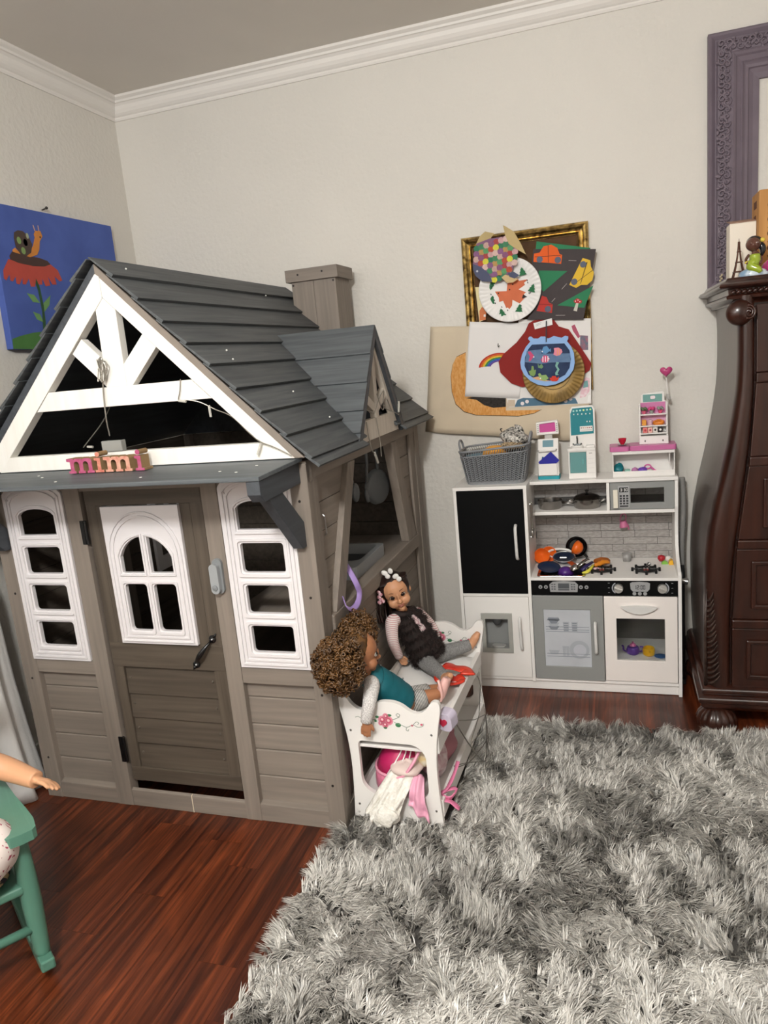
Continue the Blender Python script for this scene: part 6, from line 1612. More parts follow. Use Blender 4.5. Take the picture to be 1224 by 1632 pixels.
# ---- things on the dresser top
wb = thing('carton', 'plain white carton with open flap standing in front of the purple frame', 'box', (2.617, -0.30, ZT))
build('box', MB().box(2.583, 2.665, -0.350, -0.270, ZT, 1.778), mat('white_card', '#e6dccd', 0.7), wb, bevel=0.002)
build('flap', MB().prism([(-0.352, 1.777), (-0.268, 1.793), (-0.268, 1.7955), (-0.352, 1.780)], 2.584, 2.664, 'x'), mat('card_inside', '#9a7a68', 0.7), wb)
ob = thing('wooden_sign_block', 'tall tan wooden block with carved dark lettering at the right edge', 'block', (2.72, -0.33, ZT))
build('block', MB().box(2.666, 2.80, -0.385, -0.255, ZT, 1.868), mat('tan_wood_block', '#c08b4c', 0.6, hex2='#a87438', scale=(40, 40, 4)), ob, bevel=0.004)
for i in range(5):     # carved strokes down its front
    z = 1.835 - i * 0.045
    build('carved_letter', MB().tube(smooth_path([(2.694, -0.3855, z), (2.712, -0.3855, z + 0.012), (2.716, -0.3855, z - 0.004), (2.696, -0.3855, z - 0.012), (2.698, -0.3855, z - 0.024), (2.716, -0.3855, z - 0.020)], 4), 0.003, 6), mat('burnt_brown', '#5a3018', 0.7), ob)
    build('carved_letter', MB().box(2.6655, 2.667, -0.345 + 0.01 * (i % 2), -0.295, z - 0.018, z + 0.006), mat('burnt_brown', '#5a3018', 0.7), ob)
# ceramic girl
cg = thing('figurine', 'small glazed ceramic girl in a green dress sitting on a blue base', 'figurine', (2.645, -0.47, ZT))
gl = lambda n, c: mat('glaze_' + n, c, 0.12, coat=0.5)
FX, FYY = 2.636, -0.475
build('base', MB().ell((FX, FYY, ZT + 0.010), (0.044, 0.030, 0.020), 20, 10).tube([(FX - 0.04, FYY - 0.01, ZT + 0.006), (FX + 0.04, FYY - 0.015, ZT + 0.006)], 0.009, 8), mat('glaze_base', '#7f9ab4', 0.15, hex2='#d6dfe6', scale=(45, 45, 20), coat=0.5), cg, smooth=True)
body = MB().tube(smooth_path([(FX + 0.002, FYY, ZT + 0.022), (FX, FYY, ZT + 0.045), (FX + 0.006, FYY, ZT + 0.066), (FX + 0.002, FYY, ZT + 0.076), (FX, FYY, ZT + 0.084)], 3), [0.017, 0.018, 0.017, 0.015, 0.013, 0.012, 0.013, 0.014, 0.012, 0.009, 0.006, 0.005, 0.005], 12)
body.ell((FX - 0.001, FYY - 0.003, ZT + 0.102), (0.023, 0.021, 0.022), 18, 12)
for s_ in (-1, 1):
    body.tube(smooth_path([(FX + s_ * 0.012, FYY, ZT + 0.072), (FX + s_ * 0.023, FYY - 0.006, ZT + 0.055), (FX + s_ * 0.016, FYY - 0.020, ZT + 0.040)], 3), [0.005] * 7, 8)
    body.ell((FX + s_ * 0.010, FYY - 0.024, ZT + 0.105), (0.004, 0.002, 0.005), 8, 6)
body.ell((FX, FYY - 0.024, ZT + 0.098), (0.003, 0.004, 0.003), 8, 6)
build('body', body, gl('brown', '#5b3a30'), cg, smooth=True, remesh=0.0022, smit=2)
build('dress', MB().tube(smooth_path([(FX + 0.004, FYY - 0.006, ZT + 0.070), (FX + 0.003, FYY - 0.008, ZT + 0.048), (FX - 0.008, FYY - 0.016, ZT + 0.034), (FX + 0.010, FYY - 0.026, ZT + 0.022), (FX + 0.018, FYY - 0.028, ZT + 0.012)], 4), [0.016, 0.0165, 0.017, 0.0175, 0.018, 0.018, 0.0175, 0.017, 0.016, 0.015, 0.013, 0.012, 0.011, 0.010, 0.009, 0.008, 0.007], 12), gl('green', '#93a532'), cg, smooth=True)
hair = MB().ell((FX + 0.004, FYY + 0.008, ZT + 0.108), (0.025, 0.020, 0.022), 16, 10).tube(smooth_path([(FX + 0.020, FYY + 0.008, ZT + 0.105), (FX + 0.029, FYY + 0.006, ZT + 0.085), (FX + 0.024, FYY + 0.004, ZT + 0.062)], 4), [0.008, 0.010, 0.011, 0.011, 0.010, 0.009, 0.007, 0.005, 0.003], 8)
build('hair', hair, gl('black', '#14161c'), cg, smooth=True)
build('flower', MB().ell((FX + 0.026, FYY - 0.004, ZT + 0.113), (0.008, 0.006, 0.007), 10, 8), gl('yellow', '#d8c04a'), cg, smooth=True)
build('collar_band', MB().ell((FX - 0.020, FYY - 0.012, ZT + 0.047), (0.008, 0.006, 0.005), 10, 8), gl('yellow', '#d8c04a'), cg, smooth=True)
# little lattice tower beside it
tw = thing('tower_ornament', 'slim brown lattice tower ornament in front of the white carton', 'ornament', (2.600, -0.45, ZT))
twb = MB()
def tr(z): return 0.018 * (1 - z / 0.118) ** 1.9 + 0.0016
for sx in (-1, 1):
    for sy in (-1, 1):
        twb.tube([(2.597 + sx * tr(z), -0.452 + sy * tr(z), ZT + z) for z in [0.118 * k / 9 for k in range(10)]], 0.0022, 5)
for z in (0.0, 0.022, 0.052, 0.085):
    r = tr(z) + 0.003
    twb.box(2.597 - r, 2.597 + r, -0.452 - r, -0.452 + r, ZT + z, ZT + z + 0.0035)
twb.tube([(2.597, -0.452, ZT + 0.10), (2.597, -0.452, ZT + 0.128)], [0.0025, 0.0006], 6)
build('lattice', twb, mat('bronze_brown', '#4c2a1a', 0.4, 0.4), tw)
one('ceramic_flower', fluff((2.692, -0.45, ZT + 0.028), (0.022, 0.02, 0.028), 44, 24, 14, 0.35), gl('pink', '#b83a74'), 'pink glazed flower ornament at right edge of the dresser top', 'ornament')
b = MB()
for k in range(6): b.ell((2.572 + 0.004 * (k % 2), -0.20 - 0.004 * k, ZT + 0.004 + 0.006 * k), 0.0042, 8, 6)
one('bead_string', b, mat('pearl', '#b8a88c', 0.3), 'short string of pale beads at foot of the purple frame', 'beads')
# ================================================================== DOLL BUNK BED (local frame: a across, d along, h up)
BROT = math.radians(-1.6)
bed = thing('doll_bunk_bed', 'white wooden doll bunk bed with painted roses beside the playhouse', 'doll bed', (1.368, -1.285, 0.022), BROT)
BW, BD, BT = 0.300, 0.684, 0.016
bw = mat('bed_white_paint', '#e9e5e1', 0.35)
def Bd(name, mb, m, parent=None, bevel=0.002, **k): return build(name, mb, m, parent or bed, bevel=bevel, local=True, **k)
def end_outline():
    # left edge flares at the top and foot, wavy top with two raised horns
    L = [(0.004, 0.0), (0.010, 0.10), (0.012, 0.19), (0.007, 0.27), (-0.003, 0.335), (-0.012, 0.385), (-0.010, 0.407), (0.000, 0.414)]
    Tm = [(0.014, 0.409), (0.032, 0.386), (0.055, 0.372), (0.080, 0.376), (0.105, 0.393), (0.128, 0.402), (0.150, 0.404)]
    half = L + Tm
    full = half + [(BW - x, z) for x, z in reversed(half[:-1])]
    return [(p.x, p.y) for p in smooth_path([(x, z, 0) for x, z in full], 4)]
def cut():
    return smooth_cut
hole = arc(0.205, 0.215, 0.052, 0, 90, 8) + arc(0.055, 0.252, 0.015, 90, 180, 4) + arc(0.095, 0.140, 0.055, 180, 270, 8) + arc(0.222, 0.120, 0.035, 270, 360, 6)
EO = end_outline()
for d0 in (0.0, BD - BT):
    e_ = Bd('end_panel', MB().prism(EO, d0, d0 + BT, 'y', [hole]), bw, bevel=0.003, smooth='auto')
    y = d0 - 0.0006
    # painted garland: roses, leaves, curling vine
    g = lambda n, c: mat('rose_' + n, c, 0.5)
    def blob(cx, cz, rx, rz, m, k, nm): Bd(nm, MB().prism(arc(cx, cz, rx, 0, 345, 14, rz), y - 0.0003 * k, y + 0.0006, 'y'), m, e_, 0)
    for cx, cz, r in ((0.128, 0.344, 0.013), (0.148, 0.342, 0.015), (0.136, 0.328, 0.011), (0.140, 0.356, 0.010), (0.122, 0.332, 0.008)):
        blob(cx, cz, r, r, g('pink', '#d98a9c'), 1, 'painted_rose'); blob(cx + 0.001, cz, r * 0.62, r * 0.62, g('deep', '#c4566e'), 2, 'painted_rose'); blob(cx, cz + 0.001, r * 0.3, r * 0.3, g('pale', '#ecc0c6'), 3, 'painted_rose')
    for cx, cz, rx, rz in ((0.084, 0.330, 0.009, 0.006), (0.112, 0.352, 0.006, 0.004), (0.152, 0.360, 0.007, 0.004), (0.178, 0.330, 0.009, 0.007), (0.136, 0.318, 0.006, 0.004), (0.106, 0.338, 0.004, 0.004)):
        blob(cx, cz, rx, rz, g('leaf', '#3f7a52'), 1, 'painted_leaf')
    for cx, cz in ((0.222, 0.332), (0.252, 0.337)): blob(cx, cz, 0.004, 0.003, g('deep', '#c4566e'), 1, 'painted_bud')
    vine = g('vine', '#7d8a7c')
    for pts in ([(0.158, 0.345), (0.175, 0.352), (0.186, 0.362), (0.180, 0.368), (0.174, 0.362), (0.184, 0.355)], [(0.166, 0.338), (0.19, 0.330), (0.205, 0.325), (0.225, 0.334), (0.24, 0.328), (0.256, 0.333), (0.258, 0.341)],
                [(0.205, 0.325), (0.202, 0.316), (0.208, 0.313), (0.210, 0.319)], [(0.225, 0.334), (0.236, 0.345), (0.244, 0.342), (0.240, 0.337)], [(0.110, 0.345), (0.094, 0.340), (0.076, 0.336)], [(0.040, 0.345), (0.050, 0.348), (0.062, 0.343), (0.070, 0.350)]):
        Bd('painted_vine', MB().tube(smooth_path([(a, y, b_) for a, b_ in pts], 4), (0.0009), 4), vine, e_, 0)
    for sx, sz in ((0.020, 0.30), (0.280, 0.305), (0.024, 0.045), (0.276, 0.05)):
        Bd('screw', MB().lathe([(0.004, 0.0), (0.0035, -0.001), (0.0, -0.0012)], (sx, d0, sz), 10, 'y'), mat('steel', '#b9b9b9'), e_, 0)
Bd('side_rail', MB().box(BW - 0.020, BW - 0.004, BT, BD - BT, 0.235, 0.288), bw)
Bd('side_rail', MB().box(0.006, 0.020, BT, BD - BT, 0.235, 0.300), bw)
Bd('lower_rail', MB().box(BW - 0.022, BW - 0.004, BT, BD - BT, 0.022, 0.078), bw)
Bd('lower_rail', MB().box(0.006, 0.020, BT, BD - BT, 0.022, 0.078), bw)
Bd('bed_board', MB().box(0.020, BW - 0.020, BT, BD - BT, 0.236, 0.246), bw)
Bd('bed_board', MB().box(0.020, BW - 0.022, BT, BD - BT, 0.050, 0.060), bw)
BM = XF[bed.name]
def bl(a, d, h): return BM @ Vector((a, d, h))
# white sheet on the upper bunk
rs = random.Random(4)
wv = [(rs.uniform(2, 7), rs.uniform(4, 12), rs.uniform(0, 6)) for _ in range(5)]
def sheet(u, v):
    a, d = 0.022 + (BW - 0.044) * u, 0.020 + (BD - 0.04) * v
    n = sum(math.sin(p * u * 3 + q * v * 3 + r) for p, q, r in wv) / 5
    return bl(a, d, 0.262 + 0.005 * n + 0.004 * math.sin(18 * v + 5 * u))
one('doll_mattress_sheet', MB().grid(sheet, 30, 60), mat('white_sheet_cloth', '#f0edea', 0.8), 'rumpled white sheet covering the upper doll bunk', 'sheet', solid=0.016)
# red satin sash and its white scrap
def sash(pts, w, n): return smooth_path(pts, n)
rd = mat('red_satin', '#c0271a', 0.3, hex2='#e0442c', scale=(18, 18, 18), spec=0.6)
b = MB()
def ribbon(b, pts, w, th=0.0012, tw=0.0):
    P = smooth_path(pts, 5)
    R = []
    for i, p in enumerate(P): R.append((w * (1 + 0.15 * math.sin(i)), th))
    b.tube(P, R, 8)
ribbon(b, [bl(0.190, 0.470, 0.306), bl(0.210, 0.425, 0.306), bl(0.255, 0.405, 0.296), bl(0.280, 0.435, 0.292)], 0.016, 0.004)
ribbon(b, [bl(0.200, 0.480, 0.312), bl(0.245, 0.470, 0.308), bl(0.287, 0.465, 0.304), bl(0.297, 0.435, 0.302)], 0.024, 0.005)
ribbon(b, [bl(0.185, 0.465, 0.309), bl(0.190, 0.420, 0.302), bl(0.203, 0.385, 0.294)], 0.013, 0.004)
ribbon(b, [bl(0.240, 0.370, 0.292), bl(0.270, 0.380, 0.292), bl(0.287, 0.405, 0.294)], 0.010, 0.004)
one('satin_sash', b, rd, 'shiny red satin sash beside the dark-haired doll on upper bunk', 'ribbon')
one('cloth_scrap', MB().grid(lambda u, v: bl(0.205 + 0.06 * u, 0.375 + 0.065 * v, 0.288 + 0.003 * math.sin(9 * u)), 10, 8), mat('pale_pink_cloth', '#ead9d6', 0.8), 'pale pink cloth scrap framed by the red satin sash', 'cloth', solid=0.003)

# ---- lower bunk: bag, lace dress, cloths
pkb = thing('doll_bag', 'pink doll carry bag with clear windows in the lower bunk', 'bag', tuple(bl(0.125, 0.10, 0.06)))
pink = mat('pink_vinyl', '#cf7691', 0.35)
mag = mat('magenta_print', '#b02058', 0.4)
def bagr(z, k):
    a0, d0, ra, rd_ = 0.120, 0.105, 0.072, 0.085
    return [bl(a0 + ra * k * math.cos(t) + 0.25 * (z - 0.1), d0 + rd_ * k * math.sin(t), z) for t in [2 * PI * i / 24 for i in range(24)]]
build('lower_body', MB().loft([bagr(0.062, 0.72), bagr(0.075, 0.86), bagr(0.105, 0.96), bagr(0.140, 1.0)]), pink, pkb, smooth=True)
build('upper_body', MB().loft([bagr(0.140, 0.99), bagr(0.175, 0.90), bagr(0.205, 0.70), bagr(0.222, 0.42), bagr(0.228, 0.1)]), mag, pkb, smooth=True)
build('piping', MB().tube(bagr(0.141, 1.01), 0.0045, 8, closed=True), mat('pink_piping', '#e29ab0', 0.3), pkb, smooth=True)
for k in range(3):
    t0 = -1.75 + 0.35 * k
    build('stripe', MB().tube([bl(0.120 + 0.073 * q * math.cos(t0 + 0.2 * j) + 0.25 * (z - 0.1), 0.105 + 0.087 * q * math.sin(t0 + 0.2 * j), z) for j, (z, q) in enumerate(((0.146, 1.0), (0.176, 0.91), (0.205, 0.71), (0.222, 0.43)))], (0.0022), 6), mat('white_piping', '#ece4e4', 0.3), pkb, smooth=True)
build('strap', MB().tube(smooth_path([bl(0.13, 0.012, 0.135), bl(0.175, 0.002, 0.155), bl(0.205, 0.012, 0.19), bl(0.225, 0.045, 0.225)], 5), (0.005), 8), mat('pink_piping', '#e29ab0', 0.3), pkb, smooth=True)
# lace dress hanging out of the front opening
lace_m = mat('ivory_lace', '#eeebe4', 0.85, hex2='#d9d4ca', scale=(70, 70, 70), bump=1.0, bscale=(140, 140, 140))
def drape(pts_top, pts_bot, depth, seed, folds=5, nu=36, nv=26):
    q = random.Random(seed); ph = q.uniform(0, 6)
    def f(u, v):
        a0, d0, h0 = (interp([(i / (len(pts_top) - 1), p[k]) for i, p in enumerate(pts_top)], u) for k in range(3))
        a1, d1, h1 = (interp([(i / (len(pts_bot) - 1), p[k]) for i, p in enumerate(pts_bot)], u) for k in range(3))
        s = math.sin(PI * v) * 0.5 + v
        w = depth * (0.3 + v) * math.sin(folds * 2 * PI * u + ph + 1.5 * v) + depth * 0.5 * math.sin(9 * v + 7 * u)
        bulge = -0.018 * math.sin(PI * min(1, v * 1.2))
        return bl(a0 + (a1 - a0) * v, d0 + (d1 - d0) * v + w + bulge, h0 + (h1 - h0) * v + 0.004 * math.sin(11 * u + 5 * v))
    return MB().grid(f, nu, nv)
ld_ = thing('lace_doll_dress', 'ivory lace doll dress spilling out of the lower bunk onto the rug', 'doll dress', tuple(bl(0.15, -0.02, 0.02)))
build('skirt', drape([(0.125, 0.03, 0.150), (0.150, 0.02, 0.163), (0.185, 0.02, 0.165), (0.215, 0.03, 0.160)], [(0.058, -0.040, 0.055), (0.085, -0.062, 0.034), (0.120, -0.066, 0.022), (0.168, -0.052, 0.050)], 0.0055, 3, 4), lace_m, ld_, solid=0.003, smooth=True)
build('hem_puff', fluff(bl(0.128, -0.050, 0.046), (0.046, 0.022, 0.034), 12, 36, 22, 0.32), lace_m, ld_, smooth=True)
build('bodice', fluff(bl(0.175, 0.045, 0.165), (0.055, 0.045, 0.022), 13, 26, 16, 0.2), mat('sheer_blush', '#d6c2bb', 0.7), ld_, smooth=True)
one('doll_skirt', drape([(0.205, 0.028, 0.150), (0.222, 0.022, 0.158), (0.238, 0.022, 0.150)], [(0.195, -0.022, 0.080), (0.228, -0.034, 0.052), (0.262, -0.030, 0.030)], 0.004, 5, 2, 16, 16), mat('baby_pink_satin', '#dd9fb6', 0.35), 'baby pink satin doll skirt hanging over the front lower panel', 'doll clothes', solid=0.003)
one('doll_shirt', fluff(bl(0.155, 0.12, 0.20), (0.06, 0.05, 0.035), 15, 24, 14, 0.25), mat('cream_cloth', '#dcd3c6', 0.8), 'cream doll shirt stuffed above the lace dress in lower bunk', 'doll clothes')
one('doll_cardigan', fluff(bl(0.225, 0.10, 0.185), (0.030, 0.05, 0.040), 17, 22, 14, 0.25), mat('yellow_cream_cloth', '#d9c08c', 0.8, hex2='#e2dccf', scale=(30, 30, 30)), 'cream and yellow doll top at right of the lower bunk', 'doll clothes')
one('doll_blanket', fluff(bl(0.232, 0.17, 0.125), (0.040, 0.075, 0.060), 19, 26, 16, 0.25), mat('white_pink_print', '#d9cfcf', 0.8, hex2='#b58892', scale=(40, 40, 40)), 'white and pink printed doll blanket behind the lower rail', 'doll clothes')
one('doll_jumper', fluff(bl(0.225, 0.30, 0.105), (0.040, 0.09, 0.045), 20, 26, 16, 0.25), mat('dusty_rose_cloth', '#a8737c', 0.8), 'dusty rose doll jumper at back of the lower bunk', 'doll clothes')
b = MB()
ribbon(b, [bl(0.262, 0.045, 0.075), bl(0.296, 0.055, 0.092), bl(0.312, 0.10, 0.118), bl(0.322, 0.125, 0.150)], 0.010, 0.003)
ribbon(b, [bl(0.262, 0.040, 0.072), bl(0.300, 0.060, 0.088), bl(0.325, 0.075, 0.085), bl(0.312, 0.045, 0.072), bl(0.285, 0.045, 0.075)], 0.009, 0.003)
ribbon(b, [bl(0.27, 0.035, 0.070), bl(0.31, 0.040, 0.062), bl(0.338, 0.040, 0.040)], 0.012, 0.003)
one('pink_ribbon_bow', b, mat('bow_pink', '#d5779b', 0.4), 'bright pink ribbon bow spilling over the lower rail', 'ribbon')
# ---- wire hanger frame leaning at the side
wr_ = MB()
wv_ = [bl(0.310, 0.16, 0.270), bl(0.345, 0.20, 0.165), bl(0.375, 0.26, 0.075), bl(0.365, 0.36, 0.092), bl(0.350, 0.44, 0.150), bl(0.325, 0.50, 0.235), bl(0.312, 0.505, 0.272)]
wr_.tube(smooth_path(wv_, 5), 0.0021, 6)
for a, c in ((1, 5), (2, 3), (1, 4), (0, 4), (2, 4)):
    wr_.tube([wv_[a], (wv_[a] + wv_[c]) / 2 + Vector((0.012, 0, -0.008)), wv_[c]], 0.0015, 5)
wr_.tube(smooth_path([wv_[2], bl(0.330, 0.20, 0.10), bl(0.300, 0.15, 0.115)], 5), 0.0014, 6)
wr_.tube(smooth_path([wv_[3], bl(0.335, 0.24, 0.085), bl(0.298, 0.17, 0.095)], 5), 0.0014, 6)
one('wire_hanger', wr_, mat('thin_steel_wire', '#8a8680', 0.3, 0.9), 'bent thin wire hanger leaning on the side of the doll bed', 'wire hanger')
# ---- plastic doll shoe hooked on the bed corner
sh = thing('doll_shoe', 'lavender clear plastic doll shoe with red heart on the bed corner', 'doll shoe', tuple(bl(0.318, 0.05, 0.30)))
Ms = Matrix.Translation(bl(0.318, 0.035, 0.338)) @ Matrix.Rotation(math.radians(-18), 4, 'Z') @ Matrix.Rotation(math.radians(8), 4, 'X')
lav = mat('lavender_clear_plastic', '#d9cfe2', 0.2, trans=0.25)
build('shoe', MB().prism(rrect(-0.026, 0.026, -0.030, 0.030, 0.018, 6), -0.012, 0.026, 'y', M=Ms), lav, sh, bevel=0.006, seg=3)
hp2 = [(16 * math.sin(t) ** 3 * 0.0010 - 0.004, (13 * math.cos(t) - 5 * math.cos(2 * t) - 2 * math.cos(3 * t) - math.cos(4 * t)) * 0.0010) for t in [2 * PI * k / 24 for k in range(24)]]
build('heart', MB().prism(hp2, -0.0145, -0.0118, 'y', M=Ms), mat('heart_red', '#b12743', 0.3), sh)
# ================================================================== SHAG RUG
RX0, RX1, RY0, RY1 = 1.335, 3.45, -3.6, -0.605
rug = thing('shag_rug', 'silver grey shaggy rug spread over the red wood floor', 'rug', ((RX0 + RX1) / 2, (RY0 + RY1) / 2, 0))
build('base', MB().box(RX0 + 0.01, RX1, RY0, RY1 - 0.01, 0.0, 0.006), mat('rug_backing', '#4a4744', 0.95), rug)
def rug_pile():
    rng = np.random.default_rng(12)
    step = 0.0150
    gx = np.arange(RX0 + 0.006, 3.05, step)
    gy = np.arange(-2.55, RY1 - 0.006, step)
    X, Y = np.meshgrid(gx, gy)
    X = X.ravel() + rng.uniform(-0.4, 0.4, X.size) * step
    Y = Y.ravel() + rng.uniform(-0.4, 0.4, Y.size) * step
    # keep out of the playhouse and of what the photograph cannot reach
    keep = ~((X < 1.366) & (Y > -1.335))
    keep &= (X - 1.30) < (0.62 + 0.62 * (Y + 2.55)) + 0.75
    keep &= ~((X > 1.375) & (X < 1.665) & (Y > -1.27) & (Y < -0.64))
    X, Y = X[keep], Y[keep]
    # smooth random fields for the lie of the pile
    def field(seed, freqs):
        r = np.random.default_rng(seed)
        f = np.zeros_like(X)
        for fr_, amp in freqs:
            for _ in range(6):
                a = r.uniform(0, 2 * np.pi); k = fr_ * r.uniform(0.7, 1.3)
                f += amp * np.sin(k * (X * np.cos(a) + Y * np.sin(a)) + r.uniform(0, 6.28))
        return f
    ang = 1.1 * field(1, ((6, 0.35), (17, 0.45), (40, 0.5)))
    lean = 0.70 + 0.16 * field(2, ((9, 0.5), (24, 0.5)))
    nt = X.size
    NS = 15
    tuft_a = np.repeat(ang + rng.normal(0, 0.75, nt), NS)
    tuft_l = np.repeat(np.clip(lean + rng.normal(0, 0.12, nt), 0.15, 1.05), NS)
    bx = np.repeat(X, NS) + rng.normal(0, 0.0026, nt * NS)
    by = np.repeat(Y, NS) + rng.normal(0, 0.0026, nt * NS)
    n = bx.size
    a = tuft_a + rng.normal(0, 0.30, n)
    # the border pile falls outward
    edge = np.clip(1 - (bx - RX0) / 0.05, 0, 1)
    ax, ay = np.cos(a), np.sin(a)
    ax = ax - edge * 0.9
    edge2 = np.clip(1 - (RY1 - by) / 0.05, 0, 1)
    ay = ay + edge2 * 0.5
    near_house = (by > -1.34) & (bx < 1.41)
    ax = np.where(near_house, np.abs(ax), ax)
    nb = (bx > 1.64) & (bx < 1.72) & (by > -1.32) & (by < -0.6)
    ax = np.where(nb, np.abs(ax) + 0.2, ax)
    fb_ = (by < -1.25) & (by > -1.33) & (bx > 1.36) & (bx < 1.70)
    ay = np.where(fb_, -np.abs(ay) - 0.2, ay)
    nrm = np.sqrt(ax * ax + ay * ay) + 1e-6
    ax, ay = ax / nrm, ay / nrm
    l = np.clip(tuft_l + rng.normal(0, 0.14, n), 0.1, 1.2)
    L = rng.uniform(0.040, 0.056, n)
    w = rng.uniform(0.0012, 0.0021, n)
    # three joints: root, middle, tip ; curve over
    s = np.sin(l); c = np.cos(l)
    m = L * 0.55
    mx, my, mz = bx + ax * s * m * 0.75, by + ay * s * m * 0.75, 0.005 + m * np.cos(l * 0.75)
    l2 = np.clip(l * 1.55 + 0.15, 0, 1.5)
    tx, ty, tz = mx + ax * np.sin(l2) * L * 0.5, my + ay * np.sin(l2) * L * 0.5, mz + np.cos(l2) * L * 0.5
    # ribbon faces get a random roll
    ro = rng.uniform(-0.9, 0.9, n)
    px, py = -ay * np.cos(ro) + ax * np.sin(ro) * 0.5, ax * np.cos(ro) + ay * np.sin(ro) * 0.5
    V = np.empty((n, 5, 3), np.float32)
    V[:, 0] = np.stack((bx - px * w, by - py * w, np.full(n, 0.004)), 1)
    V[:, 1] = np.stack((bx + px * w, by + py * w, np.full(n, 0.004)), 1)
    V[:, 2] = np.stack((mx + px * w, my + py * w, mz), 1)
    V[:, 3] = np.stack((mx - px * w, my - py * w, mz), 1)
    V[:, 4] = np.stack((tx, ty, np.maximum(tz, 0.006)), 1)
    off = np.array(XF[rug.name].translation, np.float32)
    V -= off
    me = bpy.data.meshes.new('pile')
    me.vertices.add(n * 5)
    me.vertices.foreach_set('co', V.ravel())
    base = (np.arange(n) * 5)[:, None]
    quad = base + np.array([[0, 1, 2, 3]])
    tri = base + np.array([[3, 2, 4]])
    loops = np.concatenate((quad, tri), 1).ravel().astype(np.int32)
    me.loops.add(loops.size)
    me.loops.foreach_set('vertex_index', loops)
    me.polygons.add(n * 2)
    st = np.empty(n * 2, np.int32); st[0::2] = np.arange(n) * 7; st[1::2] = np.arange(n) * 7 + 4
    me.polygons.foreach_set('loop_start', st)
    me.polygons.foreach_set('use_smooth', np.ones(n * 2, bool))
    # yarn shade, one value per strand
    shade = np.clip(0.5 + 0.26 * rng.normal(0, 1, n) + 0.10 * np.repeat(field(5, ((12, 0.5), (30, 0.5))), NS), 0, 1)
    at = me.attributes.new('yarn', 'FLOAT', 'POINT')
    at.data.foreach_set('value', np.repeat(shade, 5).astype(np.float32))
    me.update(calc_edges=True)
    me.validate()
    o = bpy.data.objects.new('pile', me)
    COL.objects.link(o)
    o.parent = rug
    m = bpy.data.materials.new('silver_yarn')
    m.use_nodes = True
    nt_ = m.node_tree; N, Lk = nt_.nodes, nt_.links
    b = N['Principled BSDF']
    b.inputs['Roughness'].default_value = 0.42
    b.inputs['Specular IOR Level'].default_value = 0.7
    A = N.new('ShaderNodeAttribute'); A.attribute_name = 'yarn'
    rp = N.new('ShaderNodeValToRGB')
    rp.color_ramp.elements[0].color = lin('#7f7b75'); rp.color_ramp.elements[1].color = lin('#e2ded7')
    Lk.new(A.outputs['Fac'], rp.inputs['Fac'])
    Lk.new(rp.outputs[0], b.inputs['Base Color'])
    me.materials.append(m)
    o['kind'] = 'stuff'
rug_pile()
# ================================================================== DOLLS
def vv(*a): return Vector(a)
def frame(f, u):
    f = Vector(f).normalized(); u = Vector(u)
    u = (u - f * u.dot(f)).normalized()
    r = f.cross(u).normalized()          # the doll's right... as seen from behind
    return r, f, u
def head_mesh(b, c, f, u, s=1.0):
    r, f, u = frame(f, u)
    R = Matrix((r, f, u)).transposed().to_4x4()
    def P(x, y, z): return c + (r * x + f * y + u * z) * s
    def E(x, y, z, rx, ry, rz, n=20, m=14, rot=None): b.ell(P(x, y, z), (rx * s, ry * s, rz * s), n, m, M=R @ rot if rot else R)
    E(0, -.004, .010, .0425, .047, .046)
    E(0, .006, -.020, .036, .037, .034)
    E(0, .034, -.044, .010, .009, .009)              # chin
    for k in (-1, 1):
        E(k * .018, .027, -.021, .017, .0165, .016)   # cheeks
        E(k * .043, -.002, -.006, .005, .009, .013)  # ears
    E(0, .043, -.002, .0045, .006, .014)             # bridge
    E(0, .0475, -.013, .0065, .007, .0055)           # nose tip
    for k in (-1, 1): E(k * .005, .044, -.0145, .004, .005, .004)
    E(0, .0405, -.028, .011, .005, .006)             # mouth mound
    return P, R
def face_parts(par, P, R, s, iris, lipc, brow):
    white = mat('doll_eye_white', '#c4beb6', 0.25); ir = mat('iris_' + iris[1:], iris, 0.25); blk = mat('doll_pupil', '#070606', 0.08)
    for k in (-1, 1):
        e = build('eye', MB().ell(P(k * .0165, .0375, .003), (.0082 * s, .0048 * s, .0058 * s), 16, 10, M=R), white, par, smooth=True)
        build('iris', MB().ell(P(k * .0162, .0398, .003), (.0070 * s, .0042 * s, .0058 * s), 14, 8, M=R), ir, e, smooth=True)
        build('pupil', MB().ell(P(k * .0160, .0434, .003), (.0036 * s, .0010 * s, .0037 * s), 12, 6, M=R), blk, e, smooth=True)
        build('eyelash', MB().tube([P(k * (.0165 + .0092 * math.cos(a)), .0402 - .003 * abs(math.cos(a)), .0035 + .0062 * math.sin(a)) for a in [PI * q / 8 for q in range(9)]], .0009 * s, 5), blk, e)
        build('eyebrow', MB().tube([P(k * (.009 + .0155 * q / 5), .0440 - .0028 * (q / 5) ** 2 * 2.2, .0175 + .0035 * math.sin(PI * (q + .6) / 6.2)) for q in range(6)], [.0005 * s, .0008 * s, .0008 * s, .0007 * s, .0005 * s, .0003 * s], 5), mat('brow_' + brow[1:], brow, 0.7), par, smooth=True)
    lm = mat('lip_' + lipc[1:], lipc, 0.35)
    build('lips', MB().tube([P(-.0105 + .021 * q / 8, .0462 - .0042 * abs(q / 4 - 1) ** 2, -.0268 + .0016 * (q / 4 - 1) ** 2) for q in range(9)], [.0006 * s] + [.0019 * s] * 7 + [.0006 * s], 6).tube([P(-.0085 + .017 * q / 8, .0458 - .0035 * abs(q / 4 - 1) ** 2, -.0300 + .0022 * (q / 4 - 1) ** 2) for q in range(9)], [.0006 * s] + [.0023 * s] * 7 + [.0006 * s], 6), lm, par, smooth=True)
